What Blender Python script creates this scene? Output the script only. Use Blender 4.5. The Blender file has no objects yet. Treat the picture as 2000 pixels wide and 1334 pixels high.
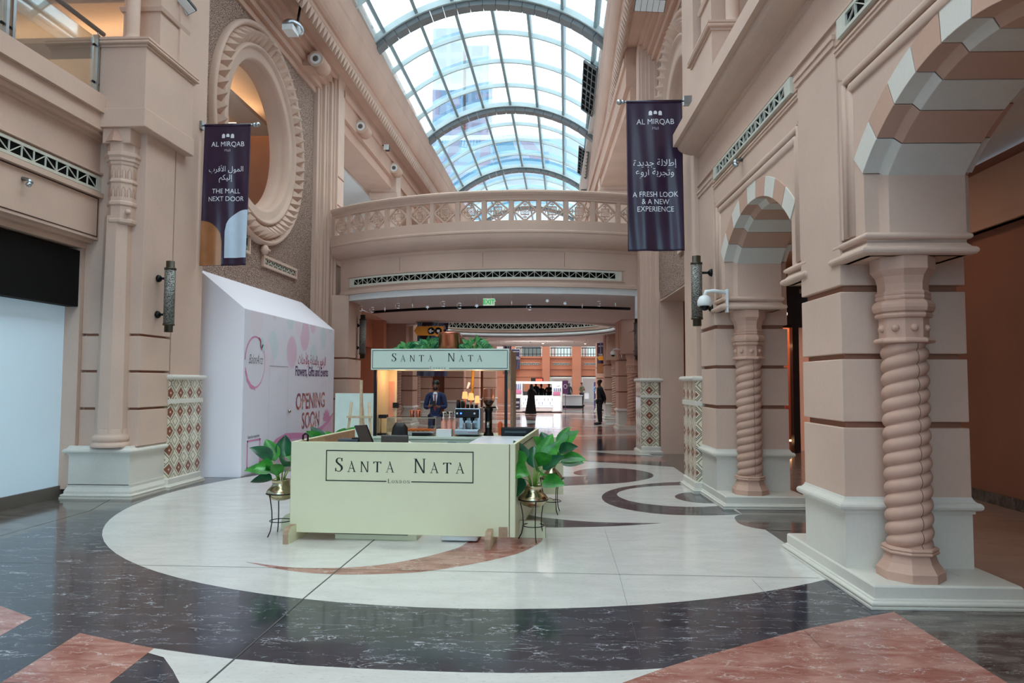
import bpy, bmesh, math, random
from mathutils import Vector, Matrix
R = math.radians
random.seed(7)
SC = bpy.context.scene
COL = SC.collection
PI = math.pi

# ------------------------------------------------------------------ camera
F_PX, YAW, PITCH, ROLL = 1400.0, .0517, .0563, .003
_f = Vector((-math.sin(YAW) * math.cos(PITCH), math.cos(YAW) * math.cos(PITCH), math.sin(PITCH)))
_r0 = Vector((math.cos(YAW), math.sin(YAW), 0)); _u0 = _r0.cross(_f)
_r = math.cos(ROLL) * _r0 + math.sin(ROLL) * _u0
_u = -math.sin(ROLL) * _r0 + math.cos(ROLL) * _u0
cam = bpy.data.cameras.new('camera'); camo = bpy.data.objects.new('camera', cam); COL.objects.link(camo)
cam.sensor_width = 36; cam.lens = F_PX / 2000 * 36; cam.clip_end = 600; cam.clip_start = .05
M = Matrix((_r, _u, -_f)).transposed().to_4x4(); M.translation = Vector((0, 0, 1.7))
camo.matrix_world = M
SC.camera = camo

# ------------------------------------------------------------------ world, exposure
SC.view_settings.view_transform = 'Standard'; SC.view_settings.look = 'None'
SC.view_settings.gamma = 1; SC.view_settings.use_curve_mapping = False
SC.view_settings.exposure = 0.0
SC.cycles.use_denoising = True
SC.cycles.max_bounces = 10; SC.cycles.diffuse_bounces = 5; SC.cycles.glossy_bounces = 4
SC.cycles.transparent_max_bounces = 16; SC.cycles.transmission_bounces = 6
SC.cycles.sample_clamp_indirect = 6; SC.cycles.caustics_reflective = False; SC.cycles.caustics_refractive = False
W = bpy.data.worlds.new('sky'); SC.world = W; W.use_nodes = True
nt = W.node_tree; bg = nt.nodes['Background']
tc = nt.nodes.new('ShaderNodeTexCoord'); sp = nt.nodes.new('ShaderNodeSeparateXYZ'); cr = nt.nodes.new('ShaderNodeValToRGB')
nt.links.new(tc.outputs['Generated'], sp.inputs[0]); nt.links.new(sp.outputs['Z'], cr.inputs[0]); nt.links.new(cr.outputs[0], bg.inputs[0])
cr.color_ramp.elements[0].color = (.60, .82, 1.0, 1); cr.color_ramp.elements[0].position = .1
cr.color_ramp.elements[1].color = (.91, .975, 1.0, 1); cr.color_ramp.elements[1].position = .55
SKY = 5.2
bg.inputs[1].default_value = SKY

def point_light(name, loc, power, color, radius=.1):
    l = bpy.data.lights.new(name, 'POINT'); l.energy = power; l.color = color; l.shadow_soft_size = radius
    o = bpy.data.objects.new(name, l); COL.objects.link(o); o.location = loc; return o
def area_light(name, loc, rot, size, power, color):
    l = bpy.data.lights.new(name, 'AREA'); l.shape = 'RECTANGLE'; l.size, l.size_y = size; l.energy = power; l.color = color
    o = bpy.data.objects.new(name, l); COL.objects.link(o); o.location = loc; o.rotation_euler = rot; return o

# ------------------------------------------------------------------ frames of the two atrium walls
def RW(p): u, v, z = p; return (2.46 + u - .019 * (v - 6.17), v + .019 * u, z)
def LW(p): u, v, z = p; return (-6.02 - u + .012 * (v - 10.25), v, z)

# ------------------------------------------------------------------ node helpers
def srgb(c):
    def g(v): v /= 255.; return v / 12.92 if v <= .04045 else ((v + .055) / 1.055) ** 2.4
    return (g(c[0]), g(c[1]), g(c[2]), 1)
class NT:
    def __init__(s, name, rough=.6, metal=0, spec=.5):
        s.m = bpy.data.materials.new(name); s.m.use_nodes = True; s.t = s.m.node_tree
        s.b = s.t.nodes['Principled BSDF']; s.b.inputs['Roughness'].default_value = rough
        s.b.inputs['Metallic'].default_value = metal; s.b.inputs['Specular IOR Level'].default_value = spec
    def n(s, t, **k):
        nd = s.t.nodes.new(t)
        for a, v in k.items(): setattr(nd, a, v)
        return nd
    def put(s, inp, v):
        if v is None: return
        if hasattr(v, 'is_output') or isinstance(v, bpy.types.NodeSocket): s.t.links.new(v, inp)
        else:
            try: inp.default_value = v
            except Exception: inp.default_value = (v, v, v)
    def m_(s, op, a, b=None, c=None):
        nd = s.n('ShaderNodeMath', operation=op); s.put(nd.inputs[0], a); s.put(nd.inputs[1], b)
        if c is not None: s.put(nd.inputs[2], c)
        return nd.outputs[0]
    def coord(s, kind='Object'):
        return s.n('ShaderNodeTexCoord').outputs[kind]
    def pos(s): return s.n('ShaderNodeNewGeometry').outputs['Position']
    def sep(s, v):
        nd = s.n('ShaderNodeSeparateXYZ'); s.put(nd.inputs[0], v); return nd.outputs
    def comb(s, x, y, z):
        nd = s.n('ShaderNodeCombineXYZ')
        for i, q in enumerate((x, y, z)): s.put(nd.inputs[i], q)
        return nd.outputs[0]
    def scale(s, v, sc):
        nd = s.n('ShaderNodeVectorMath', operation='MULTIPLY'); s.put(nd.inputs[0], v); nd.inputs[1].default_value = sc; return nd.outputs[0]
    def noise(s, vec, scale, detail=3, rough=.5, dist=0):
        nd = s.n('ShaderNodeTexNoise'); s.put(nd.inputs['Vector'], vec); nd.inputs['Scale'].default_value = scale
        nd.inputs['Detail'].default_value = detail; nd.inputs['Roughness'].default_value = rough; nd.inputs['Distortion'].default_value = dist
        return nd.outputs[0]
    def ramp(s, f, stops, interp='LINEAR'):
        nd = s.n('ShaderNodeValToRGB'); s.put(nd.inputs[0], f); e = nd.color_ramp.elements; nd.color_ramp.interpolation = interp
        while len(e) < len(stops): e.new(.5)
        for q, (p, c) in zip(e, stops): q.position = p; q.color = c if len(c) == 4 else (*c, 1)
        return nd.outputs[0]
    def mix(s, f, a, b):
        nd = s.n('ShaderNodeMix', data_type='RGBA'); s.put(nd.inputs['Factor'], f); s.put(nd.inputs[6], a); s.put(nd.inputs[7], b); return nd.outputs[2]
    def col(s, v): s.put(s.b.inputs['Base Color'], v)
    def bump(s, h, strength=.2, dist=.01):
        nd = s.n('ShaderNodeBump'); s.put(nd.inputs['Height'], h); nd.inputs['Strength'].default_value = strength; nd.inputs['Distance'].default_value = dist
        s.t.links.new(nd.outputs[0], s.b.inputs['Normal'])

def plain(name, c, rough=.5, metal=0, spec=.5, var=.06, vs=6, emit=None, bump=0):
    t = NT(name, rough, metal, spec); c = srgb(c)
    nz = t.noise(t.pos(), vs, 3)
    a = tuple(x * (1 - var) for x in c[:3]) + (1,); b = tuple(min(1, x * (1 + var)) for x in c[:3]) + (1,)
    t.col(t.ramp(nz, [(.3, a), (.7, b)]))
    if emit: t.b.inputs['Emission Color'].default_value = srgb(emit[0]); t.b.inputs['Emission Strength'].default_value = emit[1]
    if bump: t.bump(t.noise(t.pos(), vs * 12, 4), bump, .004)
    return t.m
def stone(name, c, var=.07, rough=.75):
    t = NT(name, rough, 0, .3); c = srgb(c)
    a = tuple(x * (1 - var) for x in c[:3]) + (1,); b = tuple(min(1, x * (1 + var)) for x in c[:3]) + (1,)
    big = t.noise(t.pos(), .9, 4); fine = t.noise(t.scale(t.pos(), (34, 34, 22)), 1, 4)
    base = t.ramp(big, [(.3, a), (.7, b)])
    f2 = t.ramp(fine, [(.35, (.965, .965, .965)), (.65, (1, 1, 1))])
    nd = t.n('ShaderNodeMix', data_type='RGBA', blend_type='MULTIPLY'); nd.inputs['Factor'].default_value = 1
    t.put(nd.inputs[6], base); t.put(nd.inputs[7], f2); t.col(nd.outputs[2])
    t.bump(t.noise(t.pos(), 120, 3), .08, .003)
    return t.m
def emis(name, c, strength):
    t = NT(name); t.col((0, 0, 0, 1)); t.b.inputs['Emission Color'].default_value = srgb(c); t.b.inputs['Emission Strength'].default_value = strength
    return t.m
def glass(name, tint=(1, 1, 1), refl=.12, rough=.02):
    m = bpy.data.materials.new(name); m.use_nodes = True; t = m.node_tree
    for n_ in list(t.nodes):
        if n_.type == 'BSDF_PRINCIPLED': t.nodes.remove(n_)
    out = t.nodes['Material Output']
    tr = t.nodes.new('ShaderNodeBsdfTransparent'); tr.inputs[0].default_value = (*tint, 1)
    gl = t.nodes.new('ShaderNodeBsdfGlossy'); gl.inputs['Roughness'].default_value = rough
    fr = t.nodes.new('ShaderNodeLayerWeight'); fr.inputs[0].default_value = .35
    mu = t.nodes.new('ShaderNodeMath'); mu.operation = 'MULTIPLY_ADD'; mu.inputs[1].default_value = .7; mu.inputs[2].default_value = refl * .4
    cl = t.nodes.new('ShaderNodeMath'); cl.operation = 'MINIMUM'; cl.inputs[1].default_value = .6
    mx = t.nodes.new('ShaderNodeMixShader')
    t.links.new(fr.outputs['Fresnel'], mu.inputs[0]); t.links.new(mu.outputs[0], cl.inputs[0]); t.links.new(cl.outputs[0], mx.inputs[0])
    t.links.new(tr.outputs[0], mx.inputs[1]); t.links.new(gl.outputs[0], mx.inputs[2]); t.links.new(mx.outputs[0], out.inputs[0])
    return m

# ------------------------------------------------------------------ materials
M_PINK = stone('pink_cast_stone', (209, 181, 164))
M_PINKD = stone('pink_cast_stone_deeper', (199, 162, 143))
M_COLUMN = stone('rose_sandstone', (201, 164, 146), .09, .6)
M_ORANGE = stone('terracotta_plaster', (184, 118, 90))
M_AISLE = stone('aisle_plaster', (160, 110, 90))
M_WHITEST = stone('white_voussoir_stone', (218, 214, 205), .04)
M_CREAM = stone('cream_limestone', (216, 212, 202), .08, .35)
M_GRILLE = plain('grille_paint', (205, 205, 192), .6)
M_BLACK = plain('black_recess', (8, 8, 8), .8, spec=.1)
M_GROOVE = stone('groove_stone', (150, 105, 85))
M_JOINT = plain('dark_joint', (70, 45, 35), .9)
M_CEIL = plain('white_plaster', (226, 222, 218), .8, var=.02)
M_WHITEP = plain('white_paint', (232, 236, 236), .35, var=.02)
M_FILM = plain('window_film_added_glow', (214, 238, 252), .28, var=.015, vs=1, emit=((190, 222, 245), .16))  # slight emission added to brighten the film; no lamp behind it
M_BLACKP = plain('black_fascia', (9, 9, 9), .7, spec=.2)
M_BROWNB = plain('grey_brown_base', (105, 98, 90), .35)
M_STEEL = plain('brushed_steel', (175, 185, 190), .28, 1)
M_RIB = plain('grey_rib_panel', (112, 116, 118), .5, var=.03)
M_RIBL = plain('pale_rib_flange', (200, 215, 215), .5, var=.03)
M_MULL = plain('mullion_paint', (140, 160, 165), .5, var=.03)
M_BRONZE = plain('bronze_metal', (78, 72, 60), .42, .8)
M_BLACKM = plain('black_metal', (18, 18, 20), .45, .5)
M_CREAMP = plain('cream_paint', (219, 219, 186), .45, var=.015)
M_MINTP = plain('pale_sage_paint', (206, 222, 208), .5, var=.015)
M_PLY = plain('plywood_edge', (165, 138, 112), .6, var=.15, vs=30)
M_INK = plain('black_lettering', (22, 30, 24), .6)
M_GOLD = plain('hammered_brass', (188, 176, 146), .24, 1, var=.12, vs=14)
M_COPPER = plain('copper', (196, 118, 92), .28, 1)
M_LEAF = plain('leaf_green', (104, 168, 104), .32, var=.35, vs=5)
M_LEAFD = plain('leaf_dark_green', (48, 120, 78), .3, var=.3, vs=5)
M_STEM = plain('stem_green', (120, 160, 60), .5)
M_SKIN = plain('brown_skin', (130, 88, 66), .5)
M_SKIND = plain('dark_brown_skin', (62, 42, 34), .5)
M_NAVY = plain('navy_suit_cloth', (26, 40, 78), .8)
M_DARKS = plain('charcoal_suit_cloth', (18, 19, 28), .8)
M_ABAYA = plain('black_abaya_cloth', (10, 10, 12), .85)
M_SHIRTB = plain('light_blue_cotton', (120, 165, 215), .8)
M_SHIRTW = plain('white_cotton', (225, 228, 235), .8)
M_OLIVE = plain('olive_cloth', (96, 92, 64), .8)
M_REDTIE = plain('dark_red_silk', (120, 24, 40), .4)
M_HAIR = plain('black_hair', (12, 11, 12), .45)
M_TENT = plain('white_stretched_vinyl', (248, 245, 253), .45, var=.01, vs=1)
M_WOOD = plain('pale_easel_wood', (196, 172, 142), .6, var=.12, vs=20)
M_TEAL = plain('easel_backboard', (205, 222, 216), .6)
M_WARM = emis('warm_cove_glow', (255, 196, 140), 9)
M_DOWN = emis('downlight_glow', (255, 214, 170), 60)
M_WHITEGLOW = emis('white_display_glow', (225, 238, 255), 3.2)
M_BLUELED = emis('blue_indicator_glow', (40, 90, 255), 8)
M_EXITG = emis('exit_green_glow', (50, 190, 90), .8)
M_EXITW = emis('exit_pale_glow', (200, 222, 200), .75)
M_SIGNY = plain('yellow_sign', (222, 152, 40), .5)
M_PURPLE = plain('dark_purple_satin', (42, 22, 52), .32, 0, .6, var=.12, vs=3)
M_BRONZEF = plain('bronze_satin', (158, 106, 66), .35, .15, .6, var=.15, vs=4)
M_SILVERF = plain('pale_blue_satin', (196, 216, 234), .4, var=.04)
M_PRINTW = plain('white_banner_print', (226, 230, 238), .6)
M_PRINTG = plain('grey_banner_print', (170, 165, 185), .6)
M_GLASS = glass('railing_glass', (.93, .97, .96), .03)
M_SKYGL = glass('skylight_glass', (.84, .94, .98), .1)
M_CLEAR = glass('clear_display_glass', (.97, .98, .98), .1)
M_HOPPER = glass('amber_hopper_plastic', (.75, .55, .48), .15)
M_CRYSTAL = plain('frosted_acrylic', (240, 244, 248), .15)

def mat_texture_wall():
    t = NT('pitted_render', .9, 0, .2)
    vo = t.n('ShaderNodeTexVoronoi', feature='DISTANCE_TO_EDGE'); t.put(vo.inputs['Vector'], t.scale(t.pos(), (1, 1, 1))); vo.inputs['Scale'].default_value = 24
    t.col(t.ramp(vo.outputs[0], [(.03, srgb((120, 98, 86))), (.22, srgb((190, 166, 152)))]))
    t.bump(vo.outputs[0], .9, .03); return t.m
M_PITTED = mat_texture_wall()
def mat_tiles():
    t = NT('diamond_mosaic', .22, 0, .5)
    x, y, z = t.sep(t.pos())
    q = .0150
    h = t.m_('ADD', x, y); hi = t.m_('FLOOR', t.m_('DIVIDE', h, q)); zi = t.m_('FLOOR', t.m_('DIVIDE', z, q))
    hs = t.m_('MULTIPLY', hi, q); zs = t.m_('MULTIPLY', zi, q)
    wx, wz = .30, .30
    fa = t.m_('MULTIPLY', t.m_('ABSOLUTE', t.m_('SUBTRACT', t.m_('FRACT', t.m_('DIVIDE', hs, wx)), .5)), 2)
    fb = t.m_('MULTIPLY', t.m_('ABSOLUTE', t.m_('SUBTRACT', t.m_('FRACT', t.m_('DIVIDE', zs, wz)), .5)), 2)
    d = t.m_('ADD', fa, fb)              # 0 centre of one diamond, 1 the border, 2 centre of the other
    chk = t.m_('MODULO', t.m_('ABSOLUTE', t.m_('ADD', hi, zi)), 2)
    def band(lo, hi_): return t.m_('MULTIPLY', t.m_('GREATER_THAN', d, lo), t.m_('LESS_THAN', d, hi_))
    edge = t.m_('MULTIPLY', band(.90, 1.12), chk)
    ring1 = t.m_('MULTIPLY', band(.40, .58), chk)
    c = t.mix(t.m_('LESS_THAN', d, 99), srgb((226, 218, 196)), srgb((226, 218, 196)))
    c = t.mix(edge, c, srgb((40, 34, 32)))
    c = t.mix(ring1, c, srgb((60, 40, 36)))
    c = t.mix(t.m_('GREATER_THAN', d, 1.38), c, srgb((134, 82, 64)))
    c = t.mix(t.m_('GREATER_THAN', d, 1.84), c, srgb((225, 205, 180)))
    t.col(c); return t.m
M_TILES = mat_tiles()

def mat_marble(name, c1, c2, vein, vs=1.6, amount=1.0, rough=.07, stretch=(1, 2.2, 1), width=.012, speck=None):
    t = NT(name, rough, 0, .5)
    p = t.scale(t.pos(), stretch)
    cloud = t.noise(p, vs * .9, 6, .6, .6)
    base = t.ramp(cloud, [(.32, srgb(c1)), (.68, srgb(c2))])
    def veins(sc, w, dist):
        nz = t.noise(p, sc, 5, .55, dist)
        d = t.m_('ABSOLUTE', t.m_('SUBTRACT', nz, .5))
        return t.m_('SUBTRACT', 1, t.m_('MINIMUM', t.m_('DIVIDE', d, w), 1))
    mask = t.ramp(t.noise(p, vs * 1.3, 2), [(.47, (0, 0, 0)), (.62, (1, 1, 1))])
    v = t.m_('MULTIPLY', veins(vs * 1.5, width, .35), mask)
    v2 = t.m_('MULTIPLY', veins(vs * 3.6, width * .8, .3), t.ramp(t.noise(p, vs * 2.1, 2), [(.52, (0, 0, 0)), (.6, (1, 1, 1))]))
    v = t.m_('MULTIPLY', t.m_('MINIMUM', t.m_('ADD', v, v2), 1), amount)
    c = t.mix(v, base, srgb(vein))
    if speck:
        s = t.ramp(t.noise(t.scale(t.pos(), (9, 22, 9)), 2.2, 4, .6), [(.58, (0, 0, 0)), (.68, (1, 1, 1))])
        c = t.mix(t.m_('MULTIPLY', s, .45), c, srgb(speck))
    t.col(c); return t.m
M_FDARK = mat_marble('dark_violet_marble', (42, 43, 51), (66, 67, 77), (205, 207, 212), 2.2, .85, .11, (.8, 2.4, 1), .010)
M_FRED = mat_marble('rose_red_marble', (138, 74, 62), (186, 138, 126), (232, 216, 208), 3.2, .7, .12, (1.0, 2.4, 1), .016)
M_FCREAM = mat_marble('cream_floor_limestone', (205, 204, 199), (219, 218, 213), (184, 180, 172), 2.2, .35, .13, speck=(172, 168, 160))
M_FBROWN = mat_marble('brown_emperador_marble', (46, 40, 38), (116, 106, 100), (172, 164, 156), 3.6, .6, .10, (1.0, 2.5, 1), .016)
M_FJOINT = plain('floor_joint', (72, 74, 70), .5)

# ------------------------------------------------------------------ mesh builder
class MB:
    def __init__(s, xf=None): s.v = []; s.f = []; s.mi = []; s.sm = []; s.xf = xf
    def add(s, vs, fs, mat=0, smooth=False):
        n = len(s.v)
        s.v += [tuple(s.xf(p)) if s.xf else tuple(p) for p in vs]
        for f in fs: s.f.append(tuple(i + n for i in f)); s.mi.append(mat); s.sm.append(smooth)
        return s
    def box(s, x0, y0, z0, x1, y1, z1, mat=0):
        vs = [(x, y, z) for z in (z0, z1) for y in (y0, y1) for x in (x0, x1)]
        return s.add(vs, [(0, 2, 3, 1), (4, 5, 7, 6), (0, 1, 5, 4), (2, 6, 7, 3), (0, 4, 6, 2), (1, 3, 7, 5)], mat)
    def cbox(s, c, d, mat=0): return s.box(c[0] - d[0] / 2, c[1] - d[1] / 2, c[2] - d[2] / 2, c[0] + d[0] / 2, c[1] + d[1] / 2, c[2] + d[2] / 2, mat)
    def prism(s, poly, a0, a1, axis='z', mat=0):
        def q(p, a): return {'z': (p[0], p[1], a), 'y': (p[0], a, p[1]), 'x': (a, p[0], p[1])}[axis]
        n = len(poly); vs = [q(p, a0) for p in poly] + [q(p, a1) for p in poly]
        return s.add(vs, [tuple(range(n))[::-1], tuple(range(n, 2 * n))] + [(i, (i + 1) % n, n + (i + 1) % n, n + i) for i in range(n)], mat)
    def lathe(s, prof, c=(0, 0), n=24, off=0., mat=0, smooth=True, a0=0, a1=2 * PI, caps=True):
        full = abs(a1 - a0 - 2 * PI) < 1e-6; m = n if full else n + 1
        vs = []
        for r, z in prof:
            for i in range(m):
                a = off + a0 + (a1 - a0) * i / n; vs.append((c[0] + r * math.cos(a), c[1] + r * math.sin(a), z))
        fs = []
        for j in range(len(prof) - 1):
            for i in range(n if not full else m):
                k = (i + 1) % m if full else i + 1
                fs.append((j * m + i, j * m + k, (j + 1) * m + k, (j + 1) * m + i))
        s.add(vs, fs, mat, smooth)
        if caps:
            s.add(vs[:m], [tuple(range(m))[::-1]], mat); s.add(vs[-m:], [tuple(range(m))], mat)
        return s
    def tube(s, pts, r, n=8, mat=0, closed=False, caps=True, smooth=True):
        pts = [Vector(p) for p in pts]; N = len(pts); rr = r if isinstance(r, (list, tuple)) else [r] * N
        vs = []; up = None
        for i, p in enumerate(pts):
            if closed: d = pts[(i + 1) % N] - pts[i - 1]
            else: d = pts[min(i + 1, N - 1)] - pts[max(i - 1, 0)]
            if d.length < 1e-9: d = Vector((0, 0, 1))
            d.normalize()
            if up is None: up = Vector((0, 0, 1)) if abs(d.z) < .9 else Vector((1, 0, 0))
            a = d.cross(up)
            if a.length < 1e-4: a = d.cross(Vector((1, .3, .2)))
            a.normalize(); b = a.cross(d).normalized(); up = b
            for k in range(n):
                t = 2 * PI * k / n; vs.append(p + (a * math.cos(t) + b * math.sin(t)) * rr[i])
        fs = []
        for i in range(N if closed else N - 1):
            for k in range(n):
                j = (i + 1) % N; fs.append((i * n + k, i * n + (k + 1) % n, j * n + (k + 1) % n, j * n + k))
        s.add(vs, fs, mat, smooth)
        if caps and not closed: s.add(vs[:n], [tuple(range(n))], mat); s.add(vs[-n:], [tuple(range(n))[::-1]], mat)
        return s
    def sphere(s, c, r, n=12, m=8, mat=0):
        r = r if isinstance(r, (tuple, list)) else (r, r, r)
        vs = [(c[0], c[1], c[2] - r[2])]
        for j in range(1, m):
            t = PI * j / m
            for i in range(n): a = 2 * PI * i / n; vs.append((c[0] + r[0] * math.sin(t) * math.cos(a), c[1] + r[1] * math.sin(t) * math.sin(a), c[2] - r[2] * math.cos(t)))
        vs.append((c[0], c[1], c[2] + r[2])); fs = []
        for i in range(n): fs.append((0, 1 + (i + 1) % n, 1 + i)); fs.append((len(vs) - 1, 1 + (m - 2) * n + i, 1 + (m - 2) * n + (i + 1) % n))
        for j in range(m - 2):
            for i in range(n): fs.append((1 + j * n + i, 1 + j * n + (i + 1) % n, 1 + (j + 1) * n + (i + 1) % n, 1 + (j + 1) * n + i))
        return s.add(vs, fs, mat, True)
    def grid(s, fn, nu, nv, mat=0, smooth=True, back=0):
        vs = [fn(i / nu, j / nv) for j in range(nv + 1) for i in range(nu + 1)]
        fs = [(j * (nu + 1) + i, j * (nu + 1) + i + 1, (j + 1) * (nu + 1) + i + 1, (j + 1) * (nu + 1) + i) for j in range(nv) for i in range(nu)]
        return s.add(vs, fs, mat, smooth)
    def sweep(s, path, prof, mat=0, closed=False, smooth=False, capends=True):
        """path: plan points (x,y); prof: (offset to the right of travel, z)"""
        P = [Vector(p) for p in path]; N = len(P); vs = []; m = len(prof)
        for i in range(N):
            if closed: a = (P[i] - P[i - 1]).normalized(); b = (P[(i + 1) % N] - P[i]).normalized()
            else:
                a = (P[i] - P[i - 1]).normalized() if i else (P[1] - P[0]).normalized()
                b = (P[i + 1] - P[i]).normalized() if i < N - 1 else a
            na = Vector((a.y, -a.x)); nb = Vector((b.y, -b.x)); nn = (na + nb)
            nn = nn.normalized() if nn.length > 1e-6 else na
            k = 1 / max(.3, nn.dot(na))
            for o, z in prof: q = P[i] + nn * (o * k); vs.append((q.x, q.y, z))
        fs = []
        for i in range(N if closed else N - 1):
            j = (i + 1) % N
            for k in range(m): l = (k + 1) % m; fs.append((i * m + k, i * m + l, j * m + l, j * m + k))
        s.add(vs, fs, mat, smooth)
        if capends and not closed: s.add(vs[:m], [tuple(range(m))], mat); s.add(vs[-m:], [tuple(range(m))[::-1]], mat)
        return s
    def build(s, name, mats, parent=None, label=None, cat=None, group=None, kind=None, world=True, bevel=0, origin=None, sub=0):
        if not isinstance(mats, (list, tuple)): mats = [mats]
        org = Vector((0, 0, 0))
        if parent is not None and world:
            q = parent
            while q is not None: org += Vector(q.location); q = q.parent
        elif parent is None:
            if origin is not None: org = Vector(origin)
            elif s.v:
                xs = [v[0] for v in s.v]; ys = [v[1] for v in s.v]; zs = [v[2] for v in s.v]
                org = Vector(((min(xs) + max(xs)) / 2, (min(ys) + max(ys)) / 2, min(zs)))
        me = bpy.data.meshes.new(name)
        me.from_pydata([(v[0] - org.x, v[1] - org.y, v[2] - org.z) for v in s.v], [], s.f)
        for m in mats: me.materials.append(m)
        me.polygons.foreach_set('material_index', s.mi); me.polygons.foreach_set('use_smooth', s.sm)
        bm = bmesh.new(); bm.from_mesh(me); bmesh.ops.remove_doubles(bm, verts=bm.verts, dist=1e-5)
        bmesh.ops.recalc_face_normals(bm, faces=bm.faces); bm.to_mesh(me); bm.free(); me.update()
        o = bpy.data.objects.new(name, me); COL.objects.link(o)
        if parent is not None: o.parent = parent
        else: o.location = org
        if bevel:
            b = o.modifiers.new('bevel', 'BEVEL'); b.width = bevel; b.segments = 2; b.limit_method = 'ANGLE'; b.angle_limit = R(40)
        if sub: b = o.modifiers.new('subsurf', 'SUBSURF'); b.levels = sub; b.render_levels = sub
        tag(o, label, cat, group, kind); return o
def tag(o, label=None, cat=None, group=None, kind=None):
    if label: o['label'] = label
    if cat: o['category'] = cat
    if group: o['group'] = group
    if kind: o['kind'] = kind
    return o
def thing(name, loc, label, cat, group=None, rz=0, kind=None):
    o = bpy.data.objects.new(name, None); COL.objects.link(o); o.location = loc; o.rotation_euler.z = rz; o.empty_display_size = .1
    return tag(o, label, cat, group, kind)
KIDS = {}
def kids(o):
    return [c for c in bpy.data.objects if c.parent == o]
def copy_tree(o, parent=None, label=None, loc=None, rz=None, scale=None):
    c = o.copy(); COL.objects.link(c)
    if parent is not None: c.parent = parent
    if label: c['label'] = label
    if loc is not None: c.location = loc
    if rz is not None: c.rotation_euler.z = rz
    if scale is not None: c.scale = (scale,) * 3
    for ch in kids(o): copy_tree(ch, c)
    return c

def circ3(a, b, c):
    ax, ay = a; bx, by = b; cx, cy = c
    d = 2 * (ax * (by - cy) + bx * (cy - ay) + cx * (ay - by))
    ux = ((ax * ax + ay * ay) * (by - cy) + (bx * bx + by * by) * (cy - ay) + (cx * cx + cy * cy) * (ay - by)) / d
    uy = ((ax * ax + ay * ay) * (cx - bx) + (bx * bx + by * by) * (ax - cx) + (cx * cx + cy * cy) * (bx - ax)) / d
    return (ux, uy), math.hypot(ax - ux, ay - uy)

# ---- lettering
def text_mesh(body, size, align='CENTER', shear=0, sx=1., bold=0.):
    c = bpy.data.curves.new('lettering', 'FONT'); c.body = body; c.size = size; c.align_x = align; c.shear = shear; c.resolution_u = 4
    c.offset = bold
    o = bpy.data.objects.new('lettering', c); COL.objects.link(o)
    bpy.context.view_layer.update()
    me = bpy.data.meshes.new_from_object(o.evaluated_get(bpy.context.evaluated_depsgraph_get()))
    vs = [(v.co.x * sx, v.co.y) for v in me.vertices]; fs = [tuple(p.vertices) for p in me.polygons]
    bpy.data.objects.remove(o); bpy.data.curves.remove(c); bpy.data.meshes.remove(me)
    return vs, fs
def put_text(mb, body, size, org, ux, uy, mat=0, off=0., **k):
    """org: 3-D anchor, ux/uy: unit vectors of the writing"""
    vs, fs = text_mesh(body, size, **k)
    org = Vector(org); ux = Vector(ux); uy = Vector(uy); n = ux.cross(uy)
    mb.add([org + ux * a + uy * b + n * off for a, b in vs], fs, mat)
def quad(p, q, w0, w1=None):
    w1 = w0 if w1 is None else w1
    return [(p[0] - w0 / 2, p[1]), (p[0] + w0 / 2, p[1]), (q[0] + w1 / 2, q[1]), (q[0] - w1 / 2, q[1])]
def ribbon(pts, ws):
    L = []; Rr = []
    for i, p in enumerate(pts):
        a = Vector(pts[max(i - 1, 0)]); b = Vector(pts[min(i + 1, len(pts) - 1)]); d = (b - a).normalized(); n = Vector((-d.y, d.x)) * ws[i] / 2
        L.append((p[0] + n.x, p[1] + n.y)); Rr.append((p[0] - n.x, p[1] - n.y))
    return [[L[i], L[i + 1], Rr[i + 1], Rr[i]] for i in range(len(pts) - 1)]
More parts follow.
